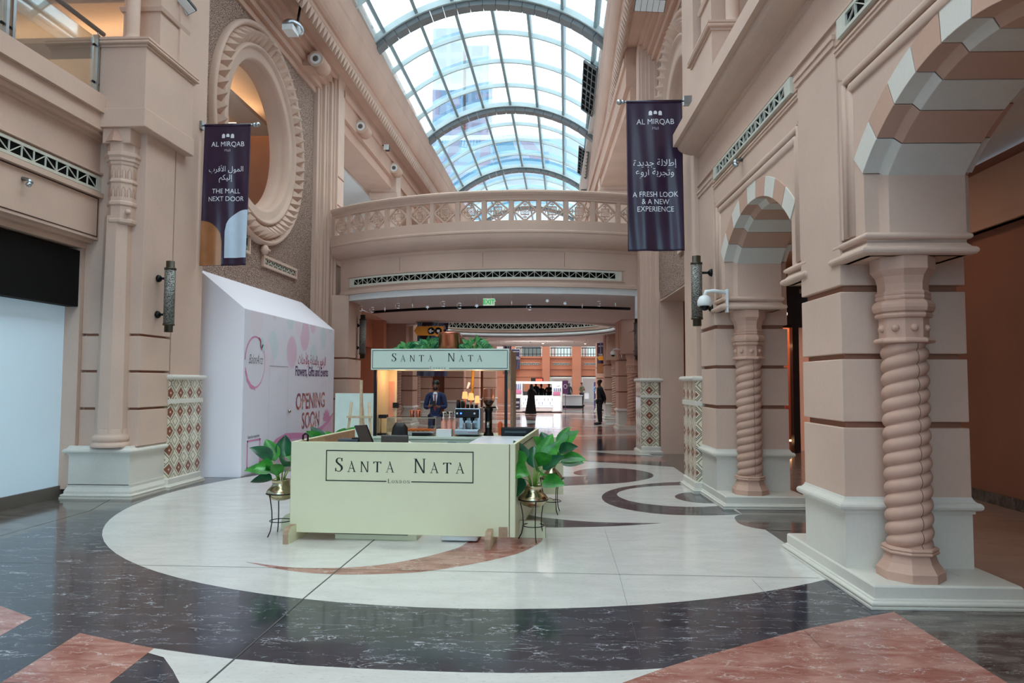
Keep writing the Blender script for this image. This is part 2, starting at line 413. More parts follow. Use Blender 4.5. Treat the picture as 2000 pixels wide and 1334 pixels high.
def serif(ch):
    """roman capital, unit height: (polygons, advance)"""
    sf = lambda x, y, w=.2, h=.035: [(x - w / 2, y), (x + w / 2, y), (x + w / 2, y + h), (x - w / 2, y + h)]
    if ch == 'T':
        return [[(0, .94), (.74, .94), (.74, 1), (0, 1)], [(0, .8), (.03, .8), (.08, .94), (0, 1)], [(.71, .8), (.74, .8), (.74, 1), (.66, .94)], [(.315, 0), (.425, 0), (.425, .95), (.315, .95)], sf(.37, 0, .26)], .74
    if ch == 'A':
        return [quad((.11, .02), (.39, .97), .045, .05), quad((.66, .02), (.37, 1.03), .125, .09), [(.2, .32), (.57, .32), (.56, .37), (.215, .37)], sf(.1, 0, .2), sf(.67, 0, .25)], .78
    if ch == 'N':
        return [[(.09, 0), (.135, 0), (.135, 1), (.09, 1)], [(.05, 1), (.19, 1), (.76, 0), (.66, -.03)], [(.70, 0), (.745, 0), (.745, 1), (.70, 1)], sf(.11, 0, .2), sf(.72, .965, .2), sf(.08, .965, .14)], .82
    if ch == 'L':
        return [[(.08, 0), (.19, 0), (.19, 1), (.08, 1)], [(.08, 0), (.56, 0), (.56, .05), (.08, .05)], [(.51, .03), (.56, 0), (.6, .2), (.57, .2)], sf(.13, .965, .25)], .6
    if ch in 'OD':
        n = 28; ps = []; cx = .43
        for i in range(n):
            a0 = 2 * PI * i / n; a1 = 2 * PI * (i + 1) / n
            if ch == 'D' and (math.cos((a0 + a1) / 2) < 0): continue
            o = lambda a: ((cx if ch == 'O' else .2) + (.42 if ch == 'O' else .52) * math.cos(a), .5 + .5 * math.sin(a))
            k = lambda a: ((cx if ch == 'O' else .2) + (.31 if ch == 'O' else .41) * math.cos(a), .5 + .455 * math.sin(a))
            ps.append([o(a0), o(a1), k(a1), k(a0)])
        if ch == 'D': ps += [[(.08, 0), (.19, 0), (.19, 1), (.08, 1)], [(.05, 0), (.22, 0), (.22, .045), (.05, .045)], [(.05, .955), (.22, .955), (.22, 1), (.05, 1)]]
        return ps, (.86 if ch == 'O' else .78)
    if ch == 'S':
        pts = [(.50, .80), (.47, .90), (.39, .965), (.29, .975), (.18, .94), (.12, .85), (.11, .76), (.15, .66), (.24, .58), (.36, .49), (.46, .40), (.51, .29), (.50, .17), (.43, .07), (.31, .02), (.19, .03), (.10, .10), (.06, .21)]
        ws = [.03, .035, .04, .045, .06, .08, .095, .11, .12, .125, .12, .11, .09, .065, .045, .04, .035, .03]
        return ribbon(pts, ws) + [[(.485, .74), (.52, .74), (.52, 1.0), (.49, .93)], [(.045, .27), (.075, .27), (.075, .06), (.045, 0)]], .58
    return [], .42
def thicken(polys, g=.023):
    out = []
    for q in polys:
        cx = sum(a for a, b in q) / len(q); xs = [a for a, b in q]
        out.append([(a + (g if a > cx else -g), b) for a, b in q] if max(xs) - min(xs) < .5 else q)
    return out
def serif_text(mb, s, x0, y0, width, big, small, org, ux, uy, mat=0, off=.002):
    """small-caps line: first letter of each word big"""
    items = []; first = True; tot = 0
    for ch in s:
        if ch == ' ': items.append((' ', small, 1.0)); tot += small * 1.0; first = True; continue
        h = big if first else small; first = False
        p, adv = serif(ch); items.append((p, h, adv)); tot += adv * h
    gap = (width - tot) / max(1, len(items) - 1)
    x = x0 - width / 2; org = Vector(org); ux = Vector(ux); uy = Vector(uy); n = ux.cross(uy)
    for p, h, adv in items:
        if p != ' ':
            for poly in thicken(p): mb.add([org + ux * (x + a * h) + uy * (y0 + b * h) + n * off for a, b in poly], [tuple(range(len(poly)))], mat)
        x += adv * h + gap
def rect_on(mb, x0, y0, x1, y1, org, ux, uy, mat=0, off=.002, th=0):
    org = Vector(org); ux = Vector(ux); uy = Vector(uy); n = ux.cross(uy)
    c = [(x0, y0), (x1, y0), (x1, y1), (x0, y1)]
    if not th: mb.add([org + ux * a + uy * b + n * off for a, b in c], [(0, 1, 2, 3)], mat)
    else:
        vs = [org + ux * a + uy * b + n * off for a, b in c] + [org + ux * a + uy * b + n * (off - th) for a, b in c]
        mb.add(vs, [(0, 1, 2, 3), (7, 6, 5, 4), (0, 4, 5, 1), (1, 5, 6, 2), (2, 6, 7, 3), (3, 7, 4, 0)], mat)
def poly_on(mb, pts, org, ux, uy, mat=0, off=.002):
    org = Vector(org); ux = Vector(ux); uy = Vector(uy); n = ux.cross(uy)
    mb.add([org + ux * a + uy * b + n * off for a, b in pts], [tuple(range(len(pts)))], mat)

# ================================================================== FLOOR
XL, XR = -5.85, 2.5
def flat(mb, pts, z, mat): mb.add([(x, y, z) for x, y in pts], [tuple(range(len(pts)))], mat)
def strip(mb, pts, w, z, mat):
    for poly in ribbon(pts, [w] * len(pts)): flat(mb, poly, z, mat)
def arc(c, r, a0, a1, n): return [(c[0] + r * math.cos(R(a0 + (a1 - a0) * i / n)), c[1] + r * math.sin(R(a0 + (a1 - a0) * i / n))) for i in range(n + 1)]
fl = MB()
FM = [M_FDARK, M_FRED, M_FCREAM, M_FBROWN, M_FJOINT, mat_marble('aisle_floor_limestone', (176, 146, 130), (190, 162, 146), (150, 125, 110), 1.4, .2, .12)]
fl.box(-16, -16, -.3, 16, 76, 0, 3)
z1, z2, z3, z4 = .0006, .0012, .0018, .0024
flat(fl, [(XL, -16), (XR, -16), (XR, 22), (XL, 22)], z1, 0)
CW, RWH = (-.63, 10.59), 5.136
def clipx(p): return (min(max(p[0], XL + .02), XR), p[1])
flat(fl, [clipx(p) for p in arc(CW, RWH, 0, 360, 96)[:-1]], z2, 2)
def smooth(pts, closed=False, n=5):
    N = len(pts); out = []
    for i in range(N if closed else N - 1):
        g = lambda k: Vector(pts[k % N]) if closed else Vector(pts[max(0, min(N - 1, k))])
        p0, p1, p2, p3 = g(i - 1), g(i), g(i + 1), g(i + 2)
        for j in range(n):
            t = j / n; q = .5 * ((2 * p1) + (p2 - p0) * t + (2 * p0 - 5 * p1 + 4 * p2 - p3) * t * t + (3 * p1 - p0 - 3 * p2 + p3) * t ** 3); out.append((q.x, q.y))
    if not closed: out.append(tuple(pts[-1]))
    return out
# front red fields and the cream field before the dark ring
oe = [(-3.16, 4.78), (-2.83, 4.65), (-2.51, 4.54), (-2.2, 4.46), (-1.94, 4.4), (-1.5, 4.33), (-1.13, 4.3), (-.8, 4.285), (-.52, 4.28), (-.22, 4.285), (.15, 4.32), (.54, 4.38), (.68, 4.41)]
re = [(.68, 4.41), (.88, 4.56), (1.07, 4.69), (1.26, 4.82), (1.46, 4.95), (1.64, 5.07), (1.83, 5.19), (2.2, 5.39), (2.56, 5.57)]
flat(fl, oe + [(.42, 4.19), (-.4, 3.4), (-1.0, 2.2), (-1.7, 3.2), (-2.08, 4.04), (-2.21, 4.21), (-2.37, 4.4)][0:7], z2, 2)
flat(fl, [(.42, 4.19)] + re + [(2.6, 4.33), (2.6, 1.0), (.4, 1.0), (-.4, 3.4)], z3, 1)
flat(fl, [(-3.16, 4.78), (-2.83, 4.65), (-2.51, 4.54), (-2.47, 4.02), (-2.44, 3.2), (-3.05, 3.2), (-3.08, 3.98)], z3, 1)
flat(fl, [(-5.0, 5.3), (-4.14, 5.31), (-3.7, 5.06), (-3.65, 4.69), (-3.6, 3.6), (-5.0, 3.6)], z2, 1)
flat(fl, [(3.55, 3.0), (6.25, 3.0), (6.25, 17.8), (3.55, 17.8)], z2, 5)
# crescents on the cream disc
flat(fl, smooth([(-2.85, 6.71), (-2.73, 6.64), (-2.47, 6.49), (-2.14, 6.37), (-1.79, 6.335), (-1.35, 6.395), (-1.04, 6.52), (-.7, 6.78), (-.38, 7.11), (-.24, 7.33), (-.13, 7.6), (-.07, 7.86), (-.1, 8.3), (-.3, 8.7)]) +
     smooth([(-.95, 8.4), (-.85, 7.9), (-.89, 7.56), (-.96, 7.36), (-1.22, 6.99), (-1.53, 6.71), (-1.86, 6.57), (-2.32, 6.54), (-2.84, 6.71)]), z3, 1)
flat(fl, smooth([(-1.2, 9.2), (-.6, 8.6), (-.06, 8.51), (.24, 8.525), (.77, 8.63), (1.36, 8.85)]) + smooth([(1.35, 8.851), (.9, 8.85), (.48, 8.89), (.02, 9.07), (-.21, 9.23), (-.6, 9.7)]), z3, 0)
blob = [(-.8, 11.75), (-.05, 11.79), (.16, 11.85), (.51, 12.0), (.86, 12.13), (1.23, 12.3), (1.49, 12.54), (1.76, 12.89), (1.9, 13.28), (1.9, 13.69), (1.74, 14.08), (1.45, 14.35), (1.03, 14.42), (.72, 14.2), (.5, 13.8), (.46, 13.5), (.52, 13.3), (.66, 13.17), (.43, 13.08), (.17, 13.06), (-.3, 13.1), (-.8, 13.2)]
flat(fl, smooth(blob), z3, 0)
ro = [(2.45, 12.52), (2.32, 12.52), (1.95, 12.4), (1.57, 12.16), (1.18, 11.8), (.92, 11.36), (.79, 10.87), (.79, 10.38), (.92, 9.95), (1.14, 9.66), (1.39, 9.48), (1.65, 9.4), (2.01, 9.4), (2.3, 9.45), (2.49, 9.53)]
ri = [(2.45, 10.14), (2.34, 10.12), (2.06, 10.04), (1.77, 10.04), (1.5, 10.14), (1.23, 10.35), (1.07, 10.69), (1.03, 11.07), (1.15, 11.43), (1.4, 11.75), (1.77, 11.98), (2.23, 12.11), (2.45, 12.11)]
flat(fl, smooth(ro) + smooth(ri), z3, 0)
flat(fl, smooth([(2.45, 11.34), (2.17, 11.33), (2.0, 11.2), (1.88, 10.94), (1.88, 10.68), (2.0, 10.45), (2.18, 10.34), (2.45, 10.33)]), z3, 0)
flat(fl, smooth([(2.5, 9.53), (2.4, 9.42), (2.33, 9.25), (2.29, 8.97), (2.31, 8.8), (2.38, 8.66), (2.5, 8.54)]) + [(2.8, 8.5), (2.8, 9.5)], z4, 3)
# joints between the slabs
for pts, w in (([(-5.8, 6.55), (2.35, 6.48)], .006), ([(-5.7, 10.56), (-2.9, 10.6)], .006), ([(.8, 10.6), (2.3, 10.6)], .005), ([(-1.93, 1), (-1.92, 5.6), (-1.87, 8.0)], .013), ([(.57, 4.6), (.62, 6.5), (.64, 8.4)], .003),
               ([(-4.9, 2.), (-4.9, 5.9)], .004), ([(1.75, 4.8), (1.75, 6.4)], .003), ([(-5.8, 4.0), (2.5, 3.95)], .005), ([(-7, 12.3), (-6.0, 9.2), (-6.0, 3)], .008)):
    strip(fl, pts, w, z4 + .0004, 4)
# bands beyond the disc
flat(fl, [(XL, 15.9), (XR, 15.6), (XR, 16.6), (-1, 17.0), (XL, 16.9)], z3, 1)
flat(fl, [(.8, 17.9), (2.3, 18.2), (2.4, 16.9), (1.6, 17.2)], z4, 2)
flat(fl, [(XL, 18.4), (XR, 18.3), (XR, 19.4), (XL, 19.6)], z3, 0)
# rotunda floor
CR = (-1.7, 30.7)
RMAT = [1, 2, 1, 0, 1, 2, 1, 3]
for k, (r_, m_) in enumerate(((9.6, 1), (8.6, 2), (7.9, 1), (6.6, 0), (6.1, 1), (4.6, 2), (4.1, 1), (2.2, 0), (1.5, 2))):
    flat(fl, [(min(max(p[0], -8), 4.6), p[1]) for p in arc(CR, r_, 0, 360, 72)[:-1]], z1 + .0003 * (k + 1), m_)
for k in range(14):
    a = k * 360 / 14; c = (CR[0] + 5.4 * math.cos(R(a)), CR[1] + 5.4 * math.sin(R(a)))
    flat(fl, arc(c, 1.3, a, a + 180, 14) + arc((c[0] + .25 * math.cos(R(a)), c[1] + .25 * math.sin(R(a))), 1.05, a + 180, a, 14), .005, 2 if k % 2 else 0)
for y, w, m_ in ((42, .8, 2), (44.5, 1.4, 1), (47, .6, 0), (49, 2, 1), (52, .7, 2), (55, 1.6, 1), (58, .6, 0)):
    flat(fl, [(-14, y), (10, y), (10, y + w), (-14, y + w)], z2, m_)
flo = fl.build('floor', FM, kind='structure', origin=(0, 0, 0))

# ================================================================== RIGHT ARCADE
CZ, RI, RO, ANG = 2.03, 1.87, 2.09, 44.2
def block_shaft(mb, u0, u1, v0, v1, z0, ztop, grooves, mat=0, gm=1, d=.045):
    mb.box(u0 + d, v0 + d, z0, u1 - d, v1 - d, ztop, gm)
    zs = [z0] + [g for p in grooves for g in p] + [ztop]
    for k in range(0, len(zs), 2): mb.box(u0, v0, zs[k], u1, v1, zs[k + 1], mat)
GRV = [(1.325, 1.375), (1.90, 1.945), (2.47, 2.525)]
def roll(o, z, r, n=6): return [(o + r * math.cos(t), z + r * math.sin(t)) for t in [-PI / 2 + PI * k / n for k in range(n + 1)]]
def rect(u0, v0, u1, v1): return [(u0, v0), (u1, v0), (u1, v1), (u0, v1)]
def ring_moulding(mb, rc, prof, mat=0):
    """rc: plan rectangle traversed so that the right of travel is outside"""
    u0, v0, u1, v1 = rc; path = [(u0, v0), (u1, v0), (u1, v1), (u0, v1)]
    mb.sweep(path, prof, mat, closed=True)
PLPROF = [(-.3, 0), (.05, 0), (.05, .022)] + roll(.028, .038, .016) + [(.015, .056), (.015, .066), (0, .072), (0, .155), (-.01, .17), (-.3, .17)]
BANDPROF = [(-.02, .62), (.015, .62), (.018, .645)] + roll(.028, .68, .034) + [(.02, .72), (.008, .735), (0, .755), (-.02, .755)]
CAPPROF = [(-.05, 2.70), (.02, 2.70)] + roll(.03, 2.735, .032) + [(.02, 2.775), (.0, 2.80), (.0, 2.825)] + roll(.01, 2.85, .024) + [(0, 2.885), (-.05, 2.885)]

def arch_pier(v0, depth, name_label, xf, ztop=4.6, back_imp=True, W=1.04, u0=0, front_imp=True):
    loc = xf((u0 + W / 2, v0 + depth / 2, 0))
    t = thing('arcade_pier', loc, name_label, 'pier', kind='structure')
    m = MB(xf); va = v0 - (.51 if front_imp else 0); vb = v0 + depth + (.5 if back_imp else 0)
    m.box(u0 + .01, va + .01, 0, u0 + W + .02, vb - .01, .165); ring_moulding(m, (u0 - .01, va, u0 + W + .06, vb), PLPROF)
    m.build('plinth', M_CREAM, t, bevel=.004)
    m = MB(xf); m.box(u0, v0, .165, u0 + W, v0 + depth, .63); ring_moulding(m, (u0, v0, u0 + W, v0 + depth), BANDPROF); m.build('dado', M_CREAM, t)
    m = MB(xf); block_shaft(m, u0, u0 + W, v0, v0 + depth, .72, ztop, GRV); m.build('shaft', [M_PINK, M_GROOVE], t, bevel=.008)
    for sgn, ok in ((-1, front_imp), (1, back_imp)):
        if not ok: continue
        f = (lambda v: v0 - v) if sgn < 0 else (lambda v: v0 + depth + v)
        m = MB(xf)
        # impost with the stepped front
        poly = [(u0 + .05, f(0)), (u0 + .05, f(.37)), (u0 + .17, f(.37)), (u0 + .21, f(.44)), (u0 + .81, f(.44)), (u0 + .81, f(.36)), (u0 + .9, f(.33)), (u0 + .9, f(0))]
        m.prism(poly, 2.86, 3.37)
        a, b = sorted((f(-.1), f(.45)))
        m.box(u0 + .03, a, 2.70, u0 + .80, b, 2.88); ring_moulding(m, (u0 + .03, a, u0 + .80, b), CAPPROF)
        m.build('impost', M_PINK, t, bevel=.004)
    return t

def twisted_column(loc, label, group, r=.166, zb=.17, zt=2.70, turns=True, bosses=True):
    t = thing('twisted_column', loc, label, 'column', group)
    X0, Y0, _ = loc; Z = -t.location.z
    def loc_build(m, nm, mat, par, **k): return m.build(nm, mat, par, world=False, **k)
    o8 = PI / 8
    m = MB(); m.lathe([(.245, 0), (.245, .065), (.237, .073), (.198, .13), (.182, .18), (.178, .20)], n=8, off=o8, smooth=False)
    m.lathe([(.178, .19), (.205, .198), (.209, .210), (.196, .222), (.206, .230), (.2, .245), (.17, .25)], n=8, off=o8, smooth=False)
    loc_build(m, 'base', M_COLUMN, t, bevel=.003)
    # rope shaft: one strand profile turned round the axis
    H0, H1 = .235, 1.86; n = 56; nz = 260; pitch = .108
    def fn(a, b):
        th = 2 * PI * a; z = H0 + (H1 - H0) * b
        ph = (z / pitch - th / (2 * PI) * 2.0)
        w = abs(math.sin(PI * ph)); rr = r * (.82 + .23 * math.sqrt(w))
        e = min(1, min(b, 1 - b) * 25); rr = rr * (.94 + .06 * e)
        return (rr * math.cos(th), rr * math.sin(th), z)
    m = MB(); m.grid(fn, n, nz); sh_ = loc_build(m, 'shaft', M_COLUMN, t)
    m = MB(); pts = [Vector(fn(.775, i / 300)) * 1.0 for i in range(301)]; m.tube([(p.x * 1.004, p.y * 1.004, p.z) for p in pts], .0022, 4); loc_build(m, 'mould_seam', M_JOINT, sh_)
    m = MB()
    prof = [(.17, 1.84), (.235, 1.85), (.24, 1.865), (.225, 1.885), (.195, 1.89), (.195, 2.045), (.22, 2.05), (.228, 2.068), (.22, 2.085), (.21, 2.09), (.235, 2.10), (.245, 2.13), (.243, 2.155), (.225, 2.18), (.205, 2.19), (.215, 2.20), (.218, 2.215), (.208, 2.225), (.215, 2.235), (.218, 2.25), (.2, 2.262), (.2, 2.32), (.215, 2.38), (.255, 2.43), (.255, 2.53)]
    m.lathe([(a_ * .93, b_) for a_, b_ in prof], n=8, off=o8, smooth=False)
    cp_ = loc_build(m, 'capital', M_COLUMN, t, bevel=.004)
    if bosses:
        m = MB()
        for k in range(8): a = PI / 4 * k; m.sphere((.170 * math.cos(a), .170 * math.sin(a), 1.965), (.03, .03, .03), 10, 6)
        loc_build(m, 'boss_ring', M_COLUMN, cp_)
    return t

def voussoir_arch(vc, xf, label, group, u0=.05, dz=0, depth=.85):
    t = thing('voussoir_arch', xf((u0 + .3, vc, CZ + dz + RI)), label, 'arch', group, kind='structure')
    n = 9; st = 2 * ANG / n
    for k in range(n):
        a0 = -ANG + k * st + .16; a1 = a0 + st - .32
        m = MB(xf); seg = 4
        def ringpt(r_, a): return (vc + r_ * math.sin(R(a)), CZ + dz + r_ * math.cos(R(a)))
        prof = [(u0 - .012, RO), (u0 - .012, RI), (u0 + .12, RI), (u0 + .16, RI - .065), (u0 + .76, RI - .065), (u0 + .76, RI), (u0 + depth, RI), (u0 + depth, RO)]
        vs = []; P = len(prof)
        for i in range(seg + 1):
            a = a0 + (a1 - a0) * i / seg
            for uu, rr in prof: v, z = ringpt(rr, a); vs.append((uu, v, z))
        fs = [(i * P + j, i * P + (j + 1) % P, (i + 1) * P + (j + 1) % P, (i + 1) * P + j) for i in range(seg) for j in range(P)]
        fs += [tuple(range(P)), tuple(range(seg * P, seg * P + P))[::-1]]
        m.add(vs, fs); m.build('voussoir', M_WHITEST if k % 2 == 0 else M_PINKD, t, bevel=.004)
    m = MB(xf)
    for k in range(1, n):
        a0 = -ANG + k * st - .2; a1 = a0 + .4; P = len(prof); vs = []
        for a in (a0, a1):
            for uu, rr in prof:
                rr2 = rr + .012 if rr < RO else rr - .004; v = vc + rr2 * math.sin(R(a)); z = CZ + dz + rr2 * math.cos(R(a)); vs.append((max(uu, u0 + .001) if uu < u0 + .1 else uu, v, z))
        m.add(vs, [(j, (j + 1) % P, P + (j + 1) % P, P + j) for j in range(P)] + [tuple(range(P)), tuple(range(P, 2 * P))[::-1]])
    m.build('mortar_joint', M_JOINT, t)
    return t

def arch_bay(vA, vB, xf, side, dz=0):
    """spandrel wall, panel frame, frieze between pier back vA and next pier front vB"""
    vc = (vA + vB) / 2
    t = thing('wall_' + side, xf((.4, vc, 3.0)), None, None, kind='structure')
    m = MB(xf)
    zi = 3.37
    lo = [(vA - .02, zi)] + [(vc + (RO - .01) * math.sin(R(a)), CZ + (RO - .01) * math.cos(R(a))) for a in [-ANG + 2 * ANG * i / 24 for i in range(25)]] + [(vB + .02, zi)]
    # spandrel as quads from the arc up
    for i in range(len(lo) - 1):
        a, b = lo[i], lo[i + 1]
        m.prism([a, b, (b[0], 4.3), (a[0], 4.3)], .05, .88, 'x', 0)
    for sg in (-1, 1):
        sn, cs = math.sin(R(ANG)) * sg, math.cos(R(ANG)); e = vA - .02 if sg < 0 else vB + .02
        m.prism([(vc + RI * sn, CZ + RI * cs - .003), (vc + RO * sn, CZ + RO * cs - .003), (e, CZ + RO * cs - .003), (e, 3.366)], .05, .88, 'x')
    m.build('spandrel', M_PINK, t)
    m = MB(xf)
    m.box(.02, vA - .02, 4.26, .9, vB + .02, 4.6)
    for s_, v in ((1, vA), (-1, vB)):
        a, b = sorted((v, v + s_ * .07)); m.box(.02, a, 2.9, .1, b, 4.3)
    m.box(.0, vA, 4.50, .04, vB, 4.545); m.box(-.012, vA, 4.53, .04, vB, 4.555)
    m.build('frieze', M_PINK, t, bevel=.005)
    m = MB(xf)
    i0, i1 = vA + .085, vB - .085
    for r_, o, uu in ((.034, .0, .04), (.05, .085, .065)):
        a, b, zt = i0 + o, i1 - o, 4.235 - o
        m.tube([(uu, a, 2.9), (uu, a, zt - .02), (uu, a + .02, zt), (uu, b - .02, zt), (uu, b, zt - .02), (uu, b, 2.9)], r_, 8, smooth=True)
    m.build('panel_moulding', M_PINK, t)
    return t

def truss_grille(a, b, z0, z1, fn, label, cat='vent grille', group='truss vent grilles', ncell=20, d=.05, name='vent_grille', frame=.05, margin=.0, unit=1.):
    """fn(s, z, o) -> point; s along from a to b, o outward from the wall face"""
    c = fn((a + b) / 2, z0, 0); t = thing(name, c, label, cat, group)
    m = MB()
    def bar(p, q, w, o0=-.002, o1=.032, mat=0):
        (s0, y0), (s1, y1) = p, q; L = math.hypot((s1 - s0) * unit, y1 - y0); nx, ny = -(y1 - y0) / L * w / 2 / unit, (s1 - s0) * unit / L * w / 2
        vs = [fn(s, z, o) for o in (o0, o1) for s, z in ((s0 + nx, y0 + ny), (s1 + nx, y1 + ny), (s1 - nx, y1 - ny), (s0 - nx, y0 - ny))]
        m.add(vs, [(0, 1, 2, 3), (7, 6, 5, 4), (0, 4, 5, 1), (1, 5, 6, 2), (2, 6, 7, 3), (3, 7, 4, 0)])
    h = z1 - z0; st = (b - a) / ncell
    for k in range(ncell + 1): bar((a + k * st, z0), (a + k * st, z1), h * .085)
    for k in range(ncell):
        p, q = ((a + k * st, z0), (a + (k + 1) * st, z1)) if k % 2 else ((a + k * st, z1), (a + (k + 1) * st, z0))
        bar(p, q, h * .07, -.002, .028)
        s0, s1 = a + k * st, a + (k + 1) * st
        for zz in (z0 - frame / 2, z1 + frame / 2): bar((s0, zz), (s1, zz), frame)
    if margin:
        for s0, s1 in ((a - margin, a), (b, b + margin)): bar((s0, (z0 + z1) / 2), (s1, (z0 + z1) / 2), h + 2 * frame)
    m.build('lattice', M_GRILLE, t)
    m = MB()
    for k in range(ncell):
        s0, s1 = a + k * st, a + (k + 1) * st
        m.add([fn(s0, z0, .014), fn(s1, z0, .014), fn(s1, z1, .014), fn(s0, z1, .014)], [(0, 1, 2, 3)])
    m.build('dark_backing', M_BLACK, t)
    return t

P1, P2, PD = 6.17, 10.41, .88
P0 = 1.93
arch_pier(P0, PD, 'pink stone arcade pier nearest the viewpoint, out of frame beside the entrance', RW)
arch_pier(P1, PD, 'large near pink stone arcade pier on a cream plinth, first from the right edge', RW)
arch_pier(P2, PD, 'second pink stone arcade pier along the right side, with the dome camera beside it', RW, W=1.03)
TCG = 'twisted rope columns before the arcade piers'
def col_at(v, label, u=.395): return twisted_column((*RW((u, v, 0))[:2], .17), label, TCG)
col_at(P1 - .25, 'large near rope-twisted rose stone column in front of the nearest arcade pier')
col_at(P2 - .25, 'rope-twisted rose stone column before the second arcade pier, right of the dome camera')
voussoir_arch((P1 + PD + P2) / 2, RW, 'complete striped arch between the two twisted columns', 'striped voussoir arches')
voussoir_arch((P0 + PD + P1) / 2, RW, 'huge striped arch cut by the top right corner of the frame', 'striped voussoir arches')
arch_bay(P1 + PD, P2, RW, 'right'); arch_bay(P0 + PD, P1, RW, 'right'); arch_bay(P0 + PD - 4.24, P0, RW, 'right')
gf = lambda s, z, o: RW((.0 - o, s, z))
truss_grille(7.33, 10.1, 4.625, 4.735, gf, 'light truss vent grille above the smaller striped arch', ncell=17, frame=.028, margin=.17)
truss_grille(3.2, 5.88, 4.625, 4.735, gf, 'light truss vent grille above the huge striped arch at the top edge', ncell=15, frame=.028, margin=.17)
m = MB(RW); m.box(0, -3, 4.59, .9, 11.3, 5.3); m.build('wall_right', M_PINK, kind='structure')
m = MB(RW)
for v0, v1 in ((P1, P1 + PD), (P2, 11.32), (P0, P0 + PD)):
    m.box(-.02, v0 - .01, 4.60, .1, v1 + .01, 4.7); m.box(-.035, v0 - .02, 4.655, .1, v1 + .02, 4.7)
m.box(-.03, -3, 4.775, .1, 11.3, 4.80); m.build('trim_1', M_PINK, kind='structure', bevel=.004)
# cornice with its cavetto
cv = [(.1, 5.24), (0, 5.24), (-.03, 5.25), (-.03, 5.275)] + [(-.03 - .30 * math.sin(R(a)), 5.28 + .14 * (1 - math.cos(R(a)))) for a in range(0, 91, 10)] + [(-.36, 5.42), (-.40, 5.42), (-.40, 5.62), (-.36, 5.64), (.3, 5.64)]
m = MB(); m.add([RW((u, v, z)) for v in (-3, 11.3) for u, z in cv], [(i, (i + 1) % len(cv), len(cv) + (i + 1) % len(cv), len(cv) + i) for i in range(len(cv))] + [tuple(range(len(cv))), tuple(range(len(cv), 2 * len(cv)))[::-1]])
m.build('trim_2', M_PINK, kind='structure')
# tile pilaster beside pier 2 and the tall pilaster above it
def tile_pilaster(xf, u0, u1, v0, v1, ztop, label, shaft_mat=None, flutes=False):
    t = thing('tiled_pilaster', xf(((u0 + u1) / 2, (v0 + v1) / 2, 0)), label, 'pilaster', kind='structure')
    m = MB(xf); m.box(u0 + .02, v0 + .02, 0, u1, v1, .16); ring_moulding(m, (u0 - .02, v0 - .03, u1, v1), PLPROF); m.build('plinth', M_CREAM, t)
    m = MB(xf); m.box(u0, v0, .15, u1, v1, 1.72); m.build('tile_dado', M_TILES, t)
    m = MB(xf)
    for z0, z1, o in ((1.72, 1.80, .05), (1.34, 1.41, .02)):
        m.sweep([(u0, v0), (u1, v0), (u1, v1), (u0, v1)], [(-.02, z0)] + ([(o * .4, z0)] + roll(o * .5, (z0 + z1) / 2, (z1 - z0) / 2) + [(o * .4, z1)] if o > .03 else [(o, z0), (o, z1)]) + [(-.02, z1)], closed=True)
        m.box(u0 - .01, v0 - .01, z0 + .01, u1 - .02, v1 + .01, z1 - .002)
    m.build('stone_band', M_CREAM, t)
    m = MB(xf); m.box(u0 + .03, v0 + .03, 1.79, u1, v1 - .03, ztop); m.build('shaft', M_PINK, t)
    return t
tile_pilaster(RW, -.09, .95, 11.29, 12.2, 10.3, 'mosaic-tiled pilaster between the second arcade pier and the open doorway')
# pedestals of the upper storey
def upper_pedestal(xf, u0, v0, v1, label, zb):
    t = thing('upper_pedestal', xf((u0 + .3, (v0 + v1) / 2, zb)), label, 'pedestal', kind='structure')
    m = MB(xf); m.box(u0, v0, zb, u0 + .7, v1, 6.62); m.build('block', M_PINK, t, bevel=.006)
    m = MB(xf); ring_moulding(m, (u0, v0, u0 + .7, v1), [(-.05, 6.6), (.02, 6.6), (.02, 6.635)] + roll(.04, 6.66, .025) + [(.06, 6.70), (.06, 6.73), (.0, 6.75), (-.3, 6.75), (-.3, 6.6)]); m.box(u0 + .2, v0 + .2, 6.6, u0 + .5, v1 - .2, 6.74)
    m.build('moulding', M_PINK, t)
    m = MB(xf); m.box(u0 + .15, v0 + .6, 6.74, u0 + .75, v1, 7.45); ring_moulding(m, (u0 + .15, v0 + .6, u0 + .75, v1), [(-.03, 7.45), (.03, 7.45), (.05, 7.52), (-.03, 7.55)]); m.box(u0 + .15, v0 + .6, 7.45, u0 + .75, v1, 10.3)
    m.build('upper_block', M_PINK, t, bevel=.005)
    a = xf((u0 + .36, v0 + .22, 0))
    m = MB(); m.lathe([(.15, 6.75), (.14, 6.79), (.105, 6.84), (.098, 6.9), (.095, 10.3)], c=a[:2], n=20); m.build('colonnette', M_PINK, t)
    return t
upper_pedestal(RW, -.13, 9.87, 11.12, 'upper-storey pedestal with a slim colonnette above the right cornice', 5.6)
m = MB(RW); m.box(.75, -3, 5.6, .95, 11.3, 10.4); m.build('wall_right', M_PINKD, kind='structure')

